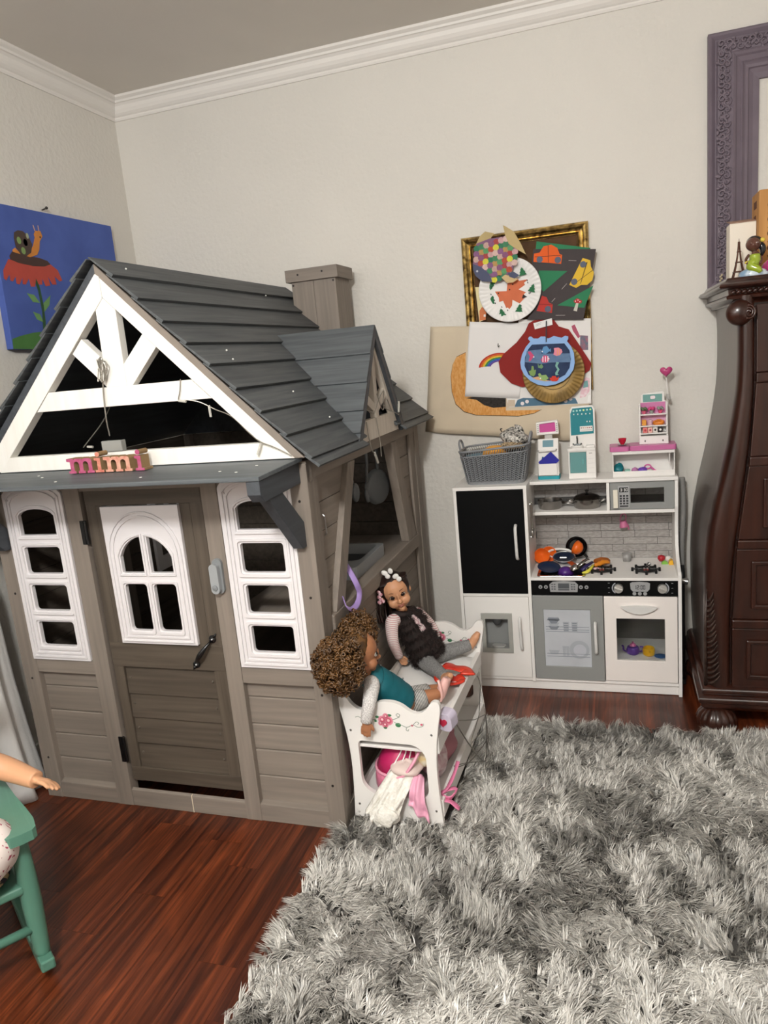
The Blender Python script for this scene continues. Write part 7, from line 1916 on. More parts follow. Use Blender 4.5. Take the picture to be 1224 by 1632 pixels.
def hand_mesh(b, w, d, palm_n, s=1.0, curl=0.5, thumb=1):
    """w wrist, d pointing direction, palm_n direction the palm faces; curl bends the fingers to the palm side"""
    d = d.normalized(); n = (palm_n - d * palm_n.dot(d)).normalized(); t = d.cross(n).normalized() * thumb
    for k in range(3):
        b.ell(w + d * (.006 + .006 * k) * s, (.0095 * s, .0095 * s, .0058 * s), 12, 8, M=Matrix((d, t, n)).transposed().to_4x4())
    for k, (o, l) in enumerate(((.0088, .021), (.0032, .0235), (-.0026, .0215), (-.0080, .017))):
        p = w + d * .016 * s + t * o * s
        q = p + d * l * .45 * s + n * l * .10 * curl * s + t * o * .10 * s
        e = q + (d * math.cos(curl) + n * math.sin(curl)) * l * .6 * s
        b.tube([p - d * .004 * s, p, q, (q + e) / 2 + d * .001 * s, e], [.0034 * s, .0036 * s, .0033 * s, .0031 * s, .0022 * s], 8)
    p = w + d * .004 * s + t * .008 * s
    b.tube([p - t * .003 * s, p + t * .005 * s + d * .006 * s + n * .002 * s, p + t * .009 * s + d * .015 * s + n * .004 * s, p + t * .0095 * s + d * .021 * s + n * .006 * s], [.0045 * s, .0042 * s, .0036 * s, .0024 * s], 8)
def limb(b, pts, rs, n=14, k=5):
    P = smooth_path(pts, k)
    R = [interp([(i / (len(rs) - 1), r) for i, r in enumerate(rs)], j / (len(P) - 1)) for j in range(len(P))]
    b.tube(P, R, n)
def torso_rings(pel, neck, side, front, prof):
    sp_ = neck - pel; ax = sp_.normalized()
    sd_ = (side - ax * side.dot(ax)).normalized(); fr_ = (front - ax * front.dot(ax) - sd_ * front.dot(sd_)).normalized()
    return [[pel + sp_ * t + sd_ * (rx * math.cos(a)) + fr_ * (ry * math.sin(a)) for a in [2 * PI * q / 24 for q in range(24)]] for t, rx, ry in prof]
TP = [(-.16, .030, .024), (-.08, .050, .038), (.05, .056, .043), (.25, .052, .042), (.45, .048, .040), (.65, .052, .038), (.82, .056, .034), (.93, .042, .028), (1.0, .022, .019), (1.14, .018, .018)]
def foot(b, ank, toe, s=1.0):
    d = (toe - ank)
    limb(b, [ank - d * 0.25, ank + d * 0.12, ank + d * 0.6, toe], [.0150 * s, .0165 * s, .0155 * s, .0085 * s], 12, 3)
def fur(name, rings_pts, normals, m, par, length, n, seed, down=Vector((0, 0, -1))):
    q = random.Random(seed); b = MB(); V = []; F = []
    for _ in range(n):
        i = q.randrange(len(rings_pts)); p = rings_pts[i]; no = normals[i]
        p = p + Vector((q.gauss(0, .004), q.gauss(0, .004), q.gauss(0, .004)))
        d = (no + down * q.uniform(.1, .9) + Vector((q.gauss(0, .35), q.gauss(0, .35), q.gauss(0, .35)))).normalized()
        t = d.orthogonal().normalized() * .0011
        k = len(V); L = length * q.uniform(.6, 1.2)
        V += [p - t, p + t, p + d * L + down * L * .25]; F.append((k, k + 1, k + 2))
    b.add(V, F); return build(name, b, m, par, kind='stuff')

# ------------------------------------------------ dark-haired doll
D1 = thing('doll', 'doll with dark pigtail hair, striped sleeves and black fur vest on the white bunk', 'doll', (1.50, -0.74, 0.292))
skin1 = mat('doll_vinyl_tan', '#c8926e', 0.42, spec=0.4)
pel, nk = vv(1.505, -.735, .345), vv(1.428, -.752, .512)
sR, sL = vv(1.398, -.808, .487), vv(1.468, -.688, .478)
fr1 = vv(.80, -.52, .25); hd = vv(1.412, -.776, .602)
hf = vv(.44, -.88, -.16); hu = vv(-.30, .0, .95)
eR, wR = vv(1.399, -.818, .422), vv(1.407, -.788, .352)
eL, wL = vv(1.505, -.650, .415), vv(1.535, -.700, .365)
hipR, knR, anR, toR = vv(1.500, -.772, .332), vv(1.560, -.845, .330), vv(1.606, -.900, .326), vv(1.634, -.930, .352)
hipL, knL, anL, toL = vv(1.532, -.712, .332), vv(1.602, -.668, .338), vv(1.652, -.642, .346), vv(1.681, -.632, .392)
b = MB()
b.loft(torso_rings(pel, nk, sL - sR, fr1, TP))
limb(b, [sR + vv(.012, .02, 0), sR, eR, wR], [.020, .0195, .0155, .0105])
limb(b, [sL - vv(0, .02, 0), sL, eL, wL], [.020, .0195, .0155, .0105])
limb(b, [hipR, knR, anR], [.030, .026, .022, .0165]); limb(b, [hipL, knL, anL], [.030, .026, .022, .0165])
foot(b, anR, toR); foot(b, anL, toL)
hand_mesh(b, wR, vv(.35, .35, -.80), vv(.2, -.5, -.3), 1.15, .5, -1)
hand_mesh(b, wL, vv(.6, -.6, -.35), vv(0, 0, -1), 1.1, .5, 1)
HS = 1.20
P1, R1 = head_mesh(b, hd, hf, hu, HS)
b.tube([nk - vv(0, 0, .01), hd - vv(0, 0, .03)], .018, 14)
B1 = build('body', b, skin1, D1, smooth=True, remesh=.0021, smit=3)
face_parts(D1, P1, R1, HS, '#3a1f12', '#9c5a4a', '#3a2418')
# clothes
strp = bpy.data.materials.new('pink_striped_jersey'); strp.use_nodes = True
def stripes(m, axis_vec, freq, c0, c1, duty=0.0, noise=0.0):
    nt = m.node_tree; N, L = nt.nodes, nt.links; bs = N['Principled BSDF']; bs.inputs['Roughness'].default_value = .85
    tc = N.new('ShaderNodeTexCoord'); dp_ = N.new('ShaderNodeVectorMath'); dp_.operation = 'DOT_PRODUCT'; dp_.inputs[1].default_value = axis_vec
    L.new(tc.outputs['Object'], dp_.inputs[0])
    mu = N.new('ShaderNodeMath'); mu.operation = 'MULTIPLY'; mu.inputs[1].default_value = freq; L.new(dp_.outputs['Value'], mu.inputs[0])
    si = N.new('ShaderNodeMath'); si.operation = 'SINE'; L.new(mu.outputs[0], si.inputs[0])
    gt = N.new('ShaderNodeMath'); gt.operation = 'GREATER_THAN'; gt.inputs[1].default_value = duty; L.new(si.outputs[0], gt.inputs[0])
    mx = N.new('ShaderNodeMix'); mx.data_type = 'RGBA'; mx.inputs[6].default_value = lin(c0); mx.inputs[7].default_value = lin(c1)
    L.new(gt.outputs[0], mx.inputs[0]); L.new(mx.outputs[2], bs.inputs['Base Color'])
    return m
stripes(strp, (0.1, 0.1, 1.0), 900.0, '#e6dcd8', '#c58d8f', 0.35)
for nm, s_, e_, w_ in (('sleeve', sR, eR, wR), ('sleeve', sL, eL, wL)):
    bb = MB(); limb(bb, [s_ + (nk - s_) * .40, s_ + (s_ - e_) * .06, e_, w_ + (w_ - e_) * .02], [.0225, .0255, .0205, .0165], 16, 6)
    build(nm, bb, strp, D1, smooth=True)
heather = mat('heather_grey_knit', '#8d8c8b', 0.9, hex2='#6d6c6c', scale=(220, 220, 220), detail=2)
bb = MB()
limb(bb, [pel + vv(-.01, 0, .0), hipR, knR, anR - (anR - knR) * .08], [.038, .035, .030, .0245, .0215], 16, 6)
limb(bb, [pel + vv(-.01, 0, .0), hipL, knL, anL - (anL - knL) * .08], [.038, .035, .030, .0245, .0215], 16, 6)
bb.ell(pel, (.052, .058, .040), 20, 12)
build('leggings', bb, heather, D1, smooth=True, remesh=.004, smit=2)
VP = [(-.02, .062, .050), (.12, .066, .054), (.3, .062, .052), (.5, .058, .050), (.7, .060, .047), (.85, .056, .042), (.95, .040, .034), (1.0, .028, .026)]
vr = torso_rings(pel, nk, sL - sR, fr1, VP)
furm = mat('black_brown_fur', '#15100e', 0.8, hex2='#2c1d1a', scale=(60, 60, 60))
bb = MB()
gap = [r[7:25] + r[0:6] for r in vr]     # open down the front
bb.loft(gap, cap=False)
# drop the seam faces that bridge the opening
ng = len(gap[0]); bb.f = [f for i, f in enumerate(bb.f) if i % ng != ng - 1]
k0 = len(bb.v); low = [r[5:8] for r in vr[:4]]; bb.v += [tuple(p) for r in low for p in r]
bb.f += [(k0 + 3 * i + j, k0 + 3 * i + j + 1, k0 + 3 * i + j + 4, k0 + 3 * i + j + 3) for i in range(3) for j in range(2)]
VS = build('fur_vest', bb, furm, D1, smooth=True, solid=.008)
cpts, cn = [], []
ax1 = (nk - pel)
for ring in gap:
    c_ = sum(ring, Vector()) / len(ring)
    for p in ring: cpts.append(p); cn.append((p - c_).normalized())
for r in low:
    for p in r: cpts.append(p); cn.append(fr1.normalized())
fur('vest_fur', cpts, cn, furm, VS, .018, 9000, 3)
col = [nk + vv(.0, 0, .004) + (sL - sR).normalized() * (.034 * math.cos(a)) + fr1.normalized() * (.030 * math.sin(a)) - vv(0, 0, .012 * max(0, math.sin(a))) for a in [2 * PI * q / 20 - .9 for q in range(19)]]
build('fur_collar', MB().tube(col, .012, 10), furm, VS, smooth=True)
# printed shirt front between the vest edges
bb = MB(); q0 = [r[6] for r in torso_rings(pel, nk, sL - sR, fr1, [(t, rx - .006, ry - .003) for t, rx, ry in VP if t > .28])]
sdv = (sL - sR).normalized()
bb.loft([[p - sdv * .024, p + sdv * .024, p + sdv * .024 - fr1.normalized() * .006, p - sdv * .024 - fr1.normalized() * .006] for p in q0])
build('shirt_front', bb, mat('printed_shirt', '#e6dcd9', 0.85, hex2='#b88a94', scale=(110, 110, 110), detail=1), D1)
# hair
hm1 = mat('dark_brown_hair', '#2a1712', 0.35, hex2='#180d0a', scale=(90, 90, 30), spec=0.6)
hb1 = MB()
hb1.ell(P1(0, -.0115, .011), (.0495 * HS, .0465 * HS, .0500 * HS), 28, 18, M=R1)
HR = build('hair', hb1, hm1, D1, smooth=True)
q = random.Random(6); bb = MB()
for k in range(64):
    a = -1.25 + 2.5 * k / 63
    x0 = .006 * (1 if k % 2 else -1)
    pts = []
    for j in range(7):
        t = j / 6
        # from the parting at the hairline round over the skull to the nape
        th = .52 + t * 2.1
        pts.append(P1(math.sin(a) * .0525 * math.sin(min(th, 1.7)) * (1 if t > 0 else .4), -.0125 + .0475 * math.cos(th) * math.cos(a * .55), .012 + .050 * math.sin(th) * (1 - .35 * abs(math.sin(a))) - .022 * t * t))
    bb.tube(smooth_path(pts, 2), [.0018] + [.0032] * 11 + [.0016], 5)
build('hair_strands', bb, hm1, HR, smooth=True, kind='stuff')
bb = MB()
for k in range(26):      # wavy bunch falling at the doll's right side
    ph = q.uniform(0, 6.28); o = vv(q.gauss(0, .006), q.gauss(0, .006), 0)
    r0 = P1(.045, -.012, .0)
    pts = [r0 + o * .5, r0 + vv(-.018, -.010, -.018) + o * 1.4, r0 + vv(-.022, -.016, -.045) + o * 1.5 + vv(.004 * math.sin(ph), 0, 0), r0 + vv(-.016, -.020, -.075) + o * 1.6 + vv(.005 * math.cos(ph), 0, 0), r0 + vv(-.006, -.024, -.100) + o * 1.2]
    bb.tube(smooth_path(pts, 4), [.0030] + [.0042] * 15 + [.0012], 5)
for k in range(26):      # and the rest down the back
    x = -.04 + .08 * q.random(); r0 = P1(x, -.050, -.010)
    pts = [r0, r0 + vv(-.012, .006, -.03), r0 + vv(-.014 + q.gauss(0, .004), .004, -.075), r0 + vv(-.010 + q.gauss(0, .006), .0, -.115 - .03 * q.random())]
    bb.tube(smooth_path(pts, 4), [.0040] * 12 + [.0014], 5)
build('hair_lengths', bb, hm1, HR, smooth=True, kind='stuff')
wb_ = mat('white_bow_cloth', '#e9e6e2', 0.5)
bb = MB(); c0 = P1(-.004, .014, .064)
for k, (dx, dz, ln) in enumerate(((-.022, .008, .017), (.0, .016, .014), (.018, -.004, .016), (.030, -.014, .013), (-.012, -.004, .013))):
    bb.ell(c0 + vv(dx, .0, dz), (ln * .80, .005, .0095), 12, 8, M=Matrix.Rotation((.35, 1.4, -.5, -.75, .1)[k], 4, 'Y'))
build('hair_bow', bb, wb_, HR, smooth=True)
bb = MB(); c1 = P1(.050, .006, .006)
for k in range(5): bb.ell(c1 + vv(-.001 + .006 * (k % 2), -.008, .020 - .010 * k), (.009, .004, .0065), 10, 7, M=Matrix.Rotation(.6 * (-1) ** k, 4, 'Y'))
bb.ell(c1 + vv(.013, -.010, -.014), (.008, .004, .007), 10, 7)
build('hair_clip', bb, mat('pink_white_gingham', '#e8c6cc', 0.5, hex2='#b06c78', scale=(170, 170, 170), detail=0), HR, smooth=True)

# ------------------------------------------------ curly-haired doll
D2 = thing('doll', 'doll with big curly brown hair and teal vest leaning over the bed end', 'doll', (1.50, -1.14, 0.292))
skin2 = mat('doll_vinyl_brown', '#a56f4e', 0.42, spec=0.4)
pel, nk = vv(1.515, -1.130, .348), vv(1.440, -1.222, .482)
sR, sL = vv(1.468, -1.276, .466), vv(1.415, -1.165, .468)
fr2 = vv(.85, .30, .30)
hd = vv(1.432, -1.250, .566); hf = vv(.90, .40, -.12); hu = vv(-.05, -.14, 1)
eR, wR = vv(1.468, -1.313, .428), vv(1.455, -1.3215, .373)
eL, wL = vv(1.450, -1.100, .405), vv(1.490, -1.075, .350)
hipR, knR, anR, toR = vv(1.515, -1.135, .338), vv(1.578, -1.090, .345), vv(1.628, -1.060, .350), vv(1.646, -1.055, .398)
hipL, knL, anL, toL = vv(1.510, -1.085, .336), vv(1.570, -1.020, .328), vv(1.612, -.985, .328), vv(1.634, -.975, .362)
b = MB()
b.loft(torso_rings(pel, nk, sL - sR, fr2, TP))
limb(b, [sR + vv(-.01, .02, 0), sR, eR, wR], [.020, .019, .0150, .0105])
limb(b, [sL, eL, wL], [.020, .0155, .0105])
limb(b, [hipR, knR, anR], [.030, .0265, .0225, .0165]); limb(b, [hipL, knL, anL], [.030, .0265, .0225, .0165])
foot(b, anR, toR); foot(b, anL, toL)
hand_mesh(b, wR, vv(-.12, .0, -1), vv(-.1, 1, 0), 1.3, .10, 1)
hand_mesh(b, wL, vv(.6, .3, -.5), vv(0, 0, -1), 1.1, .4, -1)
P2, R2 = head_mesh(b, hd, hf, hu, HS)
b.tube([nk - vv(0, 0, .01), hd - vv(0, 0, .03)], .018, 14)
build('body', b, skin2, D2, smooth=True, remesh=.0021, smit=3)
face_parts(D2, P2, R2, HS, '#2c180e', '#7c4038', '#2e1c12')
tealv = mat('teal_puffer_cloth', '#12616c', 0.55)
VQ = [(-.02, .062, .052), (.10, .068, .057), (.2, .062, .053), (.3, .067, .056), (.42, .060, .052), (.52, .065, .053), (.64, .060, .049), (.75, .064, .048), (.88, .057, .043), (.97, .036, .032), (1.03, .030, .028), (1.05, .024, .022)]
vr2 = torso_rings(pel, nk, sL - sR, fr2, VQ)
V2 = build('puffer_vest', MB().loft(vr2), tealv, D2, smooth=True, sub=1)
for t in (3, 6, 8):
    pass
for t in (1, 3, 5, 7):
    build('quilt_seam', MB().tube(vr2[t + 1][:], .0008, 4, closed=True), mat('teal_seam', '#0c474f', 0.6), V2)
for t in (3, 6, 8):
    build('snap', MB().ell(vr2[t][5] + fr2.normalized() * .0005, .0032, 10, 6), mat('steel', '#b9b9b9'), V2, smooth=True)
knit = mat('white_waffle_knit', '#e2dedb', 0.9, hex2='#b9b4b2', scale=(330, 330, 330), detail=0, bump=0.5)
for s_, e_, w_ in ((sR, eR, wR), (sL, eL, wL)):
    bb = MB(); limb(bb, [s_ + (nk - s_) * .40, s_ + (s_ - e_) * .06, e_, w_], [.0225, .0250, .0205, .0165], 16, 6)
    build('sleeve', bb, knit, D2, smooth=True)
shorts = bpy.data.materials.new('grey_white_striped_knit'); shorts.use_nodes = True
stripes(shorts, (1.0, .5, .25), 1100.0, '#d6d2ce', '#5e5d5e', -0.1)
bb = MB()
limb(bb, [pel, hipR, knR + (knR - hipR) * .02], [.040, .036, .030], 16, 6); limb(bb, [pel, hipL, knL], [.040, .036, .030], 16, 6)
build('leggings', bb, shorts, D2, smooth=True)
psat = mat('pale_pink_satin', '#e0b0a8', 0.35)
for an, to in ((anR, toR), (anL, toL)):
    d = to - an; bb = MB()
    limb(bb, [an - d * .28, an + d * .12, an + d * .6, to + d * .04], [.0160, .0180, .0170, .0100], 12, 3)
    build('ballet_shoe', bb, psat, D2, smooth=True)
build('shoe_ribbon', MB().tube(smooth_path([anR + vv(-.004, -.012, .050), anR + vv(.004, -.022, .030), anR + vv(.008, -.024, .0), anR + vv(.002, -.022, -.022)], 5), [(.005, .002)] * 16, 8), psat, D2, smooth=True)
# curly hair: thousands of little spirals in bunches
cm = mat('curly_brown_hair', '#6f4d2a', 0.36, hex2='#3c2713', scale=(40, 40, 40), spec=0.6)
def curls(name, c, rad, n, seed, par):
    q = random.Random(seed); b = MB()
    for _ in range(n):
        d = Vector((q.gauss(0, 1), q.gauss(0, 1), q.gauss(0, 1))).normalized()
        k = q.uniform(.62, 1.0)
        p = c + Vector((d.x * rad[0], d.y * rad[1], d.z * rad[2])) * k
        ax = (d + Vector((q.gauss(0, .6), q.gauss(0, .6), q.gauss(0, .6) - .3))).normalized()
        u = ax.orthogonal().normalized(); w = ax.cross(u)
        r = q.uniform(.0042, .0062); L = q.uniform(.016, .030); ph = q.uniform(0, 6.28); tn = q.uniform(1.6, 2.6)
        pts = [p + ax * (L * (j / 12 - .5)) + u * (r * math.cos(ph + j / 12 * tn * 2 * PI)) + w * (r * math.sin(ph + j / 12 * tn * 2 * PI)) for j in range(13)]
        b.tube(pts, [.0016] + [.0028] * 11 + [.0012], 4, cap=False)
    return build(name, b, cm, par, smooth=True, kind='stuff')
hair2 = build('hair', MB().ell(P2(0, -.016, .016), (.0485 * HS, .0455 * HS, .050 * HS), 24, 16, M=R2), cm, D2, smooth=True)
curls('curly_bunch', vv(1.404, -1.362, .572), (.078, .060, .086), 1300, 1, hair2)
curls('curly_bunch', vv(1.412, -1.195, .604), (.056, .072, .070), 900, 2, hair2)
curls('curly_crown', P2(0, -.024, .022), (.060, .052, .060), 560, 3, hair2)
core = MB().ell(vv(1.404, -1.350, .572), (.050, .030, .056), 16, 10).ell(vv(1.414, -1.195, .602), (.036, .046, .044), 16, 10)
build('hair_core', core, mat('hair_core_brown', '#2a1a0c', 0.8), hair2, smooth=True, kind='stuff')

# ------------------------------------------------ doll in the rocking chair (mostly beyond the frame)
D3 = thing('doll', 'large pale doll in flecked dress, bare arm over the green chair arm', 'doll', (0.56, -2.05, 0.30))
skin3 = mat('doll_vinyl_peach', '#c99672', 0.4, spec=0.4)
dch, lch = vv(.82, -.572, 0), vv(.572, .82, 0)
S0 = vv(.548, -2.045, .345)
pel, nk = S0, S0 - dch * .05 + vv(0, 0, .235)
sL, sR = nk + lch * .085 - vv(0, 0, .02), nk - lch * .085 - vv(0, 0, .02)
b = MB()
b.loft(torso_rings(pel, nk, lch, dch, [(t, rx * 1.45, ry * 1.5) for t, rx, ry in TP]))
eL, wL = vv(.655, -1.885, .490), vv(.768, -1.893, .470)
limb(b, [sL - lch * .02, sL, eL, wL], [.034, .036, .0315, .0225], 18, 7)
hand_mesh(b, wL, vv(1, -.10, -.06), vv(0, -.5, -.9), 1.75, .42, 1)
limb(b, [sR, sR + dch * .10 - lch * .03 - vv(0, 0, .10), sR + dch * .20 - vv(0, 0, .14)], [.035, .030, .022], 14)
for k in (1, -1):
    limb(b, [pel + lch * .045 * k, pel + lch * .055 * k + dch * .15 + vv(0, 0, -.005), pel + lch * .055 * k + dch * .175 - vv(0, 0, .10)], [.048, .042, .028], 14)
hd3 = nk + dch * .01 + vv(0, 0, .13)
P3, R3 = head_mesh(b, hd3, dch, vv(0, 0, 1), 1.55)
b.tube([nk, hd3 - vv(0, 0, .05)], .027, 14)
build('body', b, skin3, D3, smooth=True, remesh=.003, smit=3)
face_parts(D3, P3, R3, 1.55, '#3a5a7a', '#b06a60', '#6a4a30')
build('hair', MB().ell(P3(0, -.0125, .014), (.049 * 1.55, .048 * 1.55, .050 * 1.55), 24, 16, M=R3), mat('blond_hair', '#8a6a3c', 0.5), D3, smooth=True)
fleck = mat('flecked_white_cotton', '#e4d6d0', 0.9, hex2='#a2465a', scale=(95, 95, 95), detail=0)
fleck.node_tree.nodes['Color Ramp'].color_ramp.elements[0].position = 0.66
fleck.node_tree.nodes['Color Ramp'].color_ramp.elements[1].position = 0.70
dr = torso_rings(pel, nk, lch, dch, [(-.16, .150, .20), (.02, .150, .185), (.25, .125, .13), (.5, .085, .075), (.75, .088, .068), (.9, .078, .056), (.98, .045, .042)])
build('dress', MB().loft(dr), fleck, D3, smooth=True)
build('skirt', fluff(vv(.79, -2.0, 0) + dch * -.02 + lch * -.105 + vv(0, 0, .375), (.105, .105, .085), 61, 30, 18, .12), fleck, D3, smooth=True)
# ================================================================== ROCKING CHAIR
CO_ = vv(.79, -2.0, 0)
chair = thing('rocking_chair', 'small sage green painted rocking chair at the lower left edge', 'rocking chair', tuple(CO_ - dch * .15 - lch * .17))
gp_ = mat('sage_green_paint', '#547f6e', 0.32, var=0.06, scale=(20, 20, 20))
def CW(x, y, z): return CO_ + dch * x + lch * y + vv(0, 0, z)      # x forward from the front leg, y to the chair's left
for y in (0.0, -.345):
    pts = [CW(x, y, .012 + .42 * (x + .20) ** 2) for x in [-.52 + .57 * k / 14 for k in range(15)]]
    bb = MB().loft([[p + lch * .017 + vv(0, 0, .0), p - lch * .017, p - lch * .017 + vv(0, 0, .030), p + lch * .017 + vv(0, 0, .030)] for p in pts])
    build('rocker', bb, gp_, chair, bevel=.005)
    build('leg', MB().tube(smooth_path([CW(0, y, .055), CW(-.003, y, .10), CW(-.006, y, .20), CW(-.010, y, .30), CW(-.012, y, .392)], 3), [.0175, .018, .019, .020, .021, .0225, .0235, .0235, .023, .022, .0205, .019, .018], 18), gp_, chair, smooth=True)
    build('leg', MB().tube([CW(-.34, y, .03), CW(-.345, y, .20), CW(-.36, y, .40)], .018, 14), gp_, chair, smooth=True)
    arm_ = []
    for x, w0, w1 in ((.052, .0, .0), (.050, -.024, .026), (.040, -.036, .036), (.0, -.042, .040), (-.06, -.040, .036), (-.14, -.032, .028), (-.25, -.026, .022), (-.37, -.022, .020)):
        arm_.append((x, w0, w1))
    poly = [(x, w1) for x, w0, w1 in arm_] + [(x, w0) for x, w0, w1 in reversed(arm_)]
    bb = MB(); bb.prism(poly, 0, .026, 'z'); bb.v = [tuple(CW(p[0], y + p[1], .394 + p[2] - .02 * max(0, p[0] + .05))) for p in bb.v]
    build('arm_rest', bb, gp_, chair, bevel=.008, seg=3)
build('stretcher', MB().tube([CW(0, -.345, .135), CW(.0, 0, .135)], .0115, 12), gp_, chair, smooth=True)
build('stretcher', MB().tube([CW(-.345, -.345, .12), CW(-.345, 0, .12)], .0115, 12), gp_, chair, smooth=True)
bb = MB().prism([(.012, -.012), (-.37, -.012), (-.37, -.333), (.012, -.333)], .238, .262, 'z'); bb.v = [tuple(CW(*p)) for p in bb.v]
build('seat', bb, gp_, chair, bevel=.008, seg=3)
for k in range(5):
    build('back_slat', MB().tube([CW(-.355, -.06 - .056 * k, .26), CW(-.44, -.06 - .056 * k, .66)], .010, 10), gp_, chair, smooth=True)
bb = MB().prism([(-.43, .01), (-.455, .01), (-.455, -.355), (-.43, -.355)], .64, .72, 'z'); bb.v = [tuple(CW(*p)) for p in bb.v]
build('top_rail', bb, gp_, chair, bevel=.01, seg=3)
cus = MB().grid(lambda u, v: tuple(CW(-.165 + .182 * math.copysign(abs(math.cos(2 * PI * u)) ** .45, math.cos(2 * PI * u)) * math.sin(PI * v) ** .5, -.1725 + .152 * math.copysign(abs(math.sin(2 * PI * u)) ** .45, math.sin(2 * PI * u)) * math.sin(PI * v) ** .5, .285 - .023 * math.cos(PI * v) * (1 if v > .5 else 1))), 40, 14, closed_u=True)
one('seat_cushion', cus, mat('dark_floral_cotton', '#25222a', 0.85, hex2='#a08a68', scale=(34, 34, 34), detail=3), 'dark floral seat cushion on the green rocking chair', 'cushion')
MATS['dark_floral_cotton'].node_tree.nodes['Color Ramp'].color_ramp.elements[0].position = 0.56
MATS['dark_floral_cotton'].node_tree.nodes['Color Ramp'].color_ramp.elements[1].position = 0.60
# ================================================================== CURTAIN beside the playhouse
def curt(u, v):
    z = .004 + 1.95 * v; ye = interp([(0, -1.255), (.05, -1.265), (.45, -1.300), (.80, -1.312), (1.12, -1.43), (2.0, -1.43)], z)
    y = -2.05 + (2.05 + ye) * u
    x = .120 + .026 * math.sin(30 * u + 1.2) + .010 * math.sin(67 * u) + .020 * (1 - v) * u + .03 * max(0, .12 - v) * 3
    return (x, y, z)
cu_ = thing('curtain', 'pale off-white cloth curtain hanging at left of the playhouse', 'curtain', (.10, -1.67, 0))
build('cloth', MB().grid(curt, 90, 40), mat('pale_linen', '#cfccc9', 0.9, bump=0.25, bscale=(160, 160, 160)), cu_, solid=.003, smooth=True)
build('rod', MB().tube([(.10, -2.15, 1.962), (.10, -1.22, 1.962)], .010, 10).tube([(.0, -1.24, 1.962), (.10, -1.24, 1.962)], .006, 8), mat('steel_dark', '#4a4640'), cu_, smooth=True)
# ================================================================== ON AND IN THE PLAYHOUSE
HM = XF[house.name]
def hp(u, v, w): return HM @ Vector((u, v, w))
# cardboard letters on the awning
ml = thing('cardboard_letters', 'pink painted thick cardboard letters standing in a row on the awning', 'letters', tuple(hp(.575, -.085, 1.186)))
kb_ = mat('kraft_card_edge', '#8f7350', 0.85, bump=0.3, bscale=(90, 90, 20))
LC = {'rose': mat('rose_marker', '#9e3f62', 0.7, hex2='#b35a7c', scale=(60, 60, 60)), 'coral': mat('coral_marker', '#bf7766', 0.7, hex2='#cfa08a', scale=(60, 60, 60)), 'red': mat('red_marker', '#b95c50', 0.7, hex2='#cb8d78', scale=(60, 60, 60))}
def letter(kind, u0, w, tint, hgt=.044):
    z0 = 1.1855
    if kind == 'm':
        W_m = .088
        out = [(0, 0), (.026, 0), (.026, .007), (.021, .007), (.021, .026)] + [(p[0], p[1]) for p in arc(.0305, .026, .0095, 180, 0, 6)] + [(.040, .007), (.035, .007), (.035, 0), (.060, 0), (.060, .007), (.054, .007), (.054, .026)] + arc(.0635, .026, .0095, 180, 0, 6) + [(.073, .007), (.067, .007), (.067, 0), (.092, 0), (.092, .007), (.086, .007), (.086, .032)] + arc(.076, .034, .010, 0, 90, 4) + [(.060, .044), (.052, .040)] + arc(.044, .034, .010, 40, 90, 3) + [(.028, .044), (.021, .040), (.021, .044), (-.004, .044), (-.004, .036), (.008, .034), (.008, .007), (0, .007)]
    else:
        out = [(0, 0), (.030, 0), (.030, .007), (.021, .007), (.021, .043), (.0, .043), (.0, .036), (.009, .034), (.009, .007), (0, .007)]
    T_ = [(u0 + a, z0 + b_) for a, b_ in out]
    bb = MB().prism(T_, -.0980, -.0580, 'y')
    e_ = H('letter', bb, kb_, ml_par, 0)
    H('letter_face', MB().prism(T_, -.0988, -.0980, 'y'), LC[tint], e_, 0)
    if kind == 'i':
        H('letter_dot', MB().lathe([(.0075, 0), (.0075, .040)], (u0 + .013, -.0980, z0 + .053), 16, 'y'), kb_, e_, 0, smooth='auto')
        H('letter_face', MB().lathe([(.0075, 0), (.0075, -.0008)], (u0 + .013, -.0980, z0 + .053), 16, 'y'), LC[tint], e_, 0)
def H2(name, mb, m, parent, bevel=0, **k):
    mb.v = [tuple(HM @ Vector(p)) for p in mb.v]
    return build(name, mb, m, parent, bevel=bevel, **k)
_H, H = H, H2
ml_par = ml
letter('m', .434, 0, 'rose'); letter('i', .530, 0, 'red'); letter('m', .566, 0, 'coral'); letter('i', .670, 0, 'rose')
# fairy lights
fl = thing('fairy_lights', 'silver string of tiny fairy lights with clear battery box on the gable', 'string lights', tuple(hp(.56, -.04, 1.237)))
wire = mat('silver_wire', '#9a958c', 0.3, 0.7)
def wtube(pts, r=.0017): return MB().tube(smooth_path([hp(*p) for p in pts], 5), r, 5)
build('wire', wtube([(.572, -.036, 1.50), (.560, -.037, 1.455), (.553, -.038, 1.40), (.549, -.038, 1.33), (.545, -.030, 1.285)], .0024), wire, fl)
q = random.Random(9)
for k in range(4):
    build('wire_bundle', wtube([(.566 + q.gauss(0, .008), -.040 - .004 * (j % 3), 1.475 + .036 * math.sin(j * 1.9 + k) + .008 * q.random()) for j in range(11)], .0016), wire, fl)
bx_ = build('battery_box', MB().box(-.036, .036, -.012, .012, 0, .034, HM @ Matrix.Translation((.548, -.022, 1.2365))), mat('clear_box_plastic', '#cfcfca', .1, trans=.6), fl, bevel=.003)
for k in range(2):
    build('battery', MB().tube([hp(.518, -.028 + .012 * k, 1.251), hp(.580, -.028 + .012 * k, 1.251)], .006, 10), mat('battery_silver', '#a89a88', .3, .7), bx_, smooth='auto')
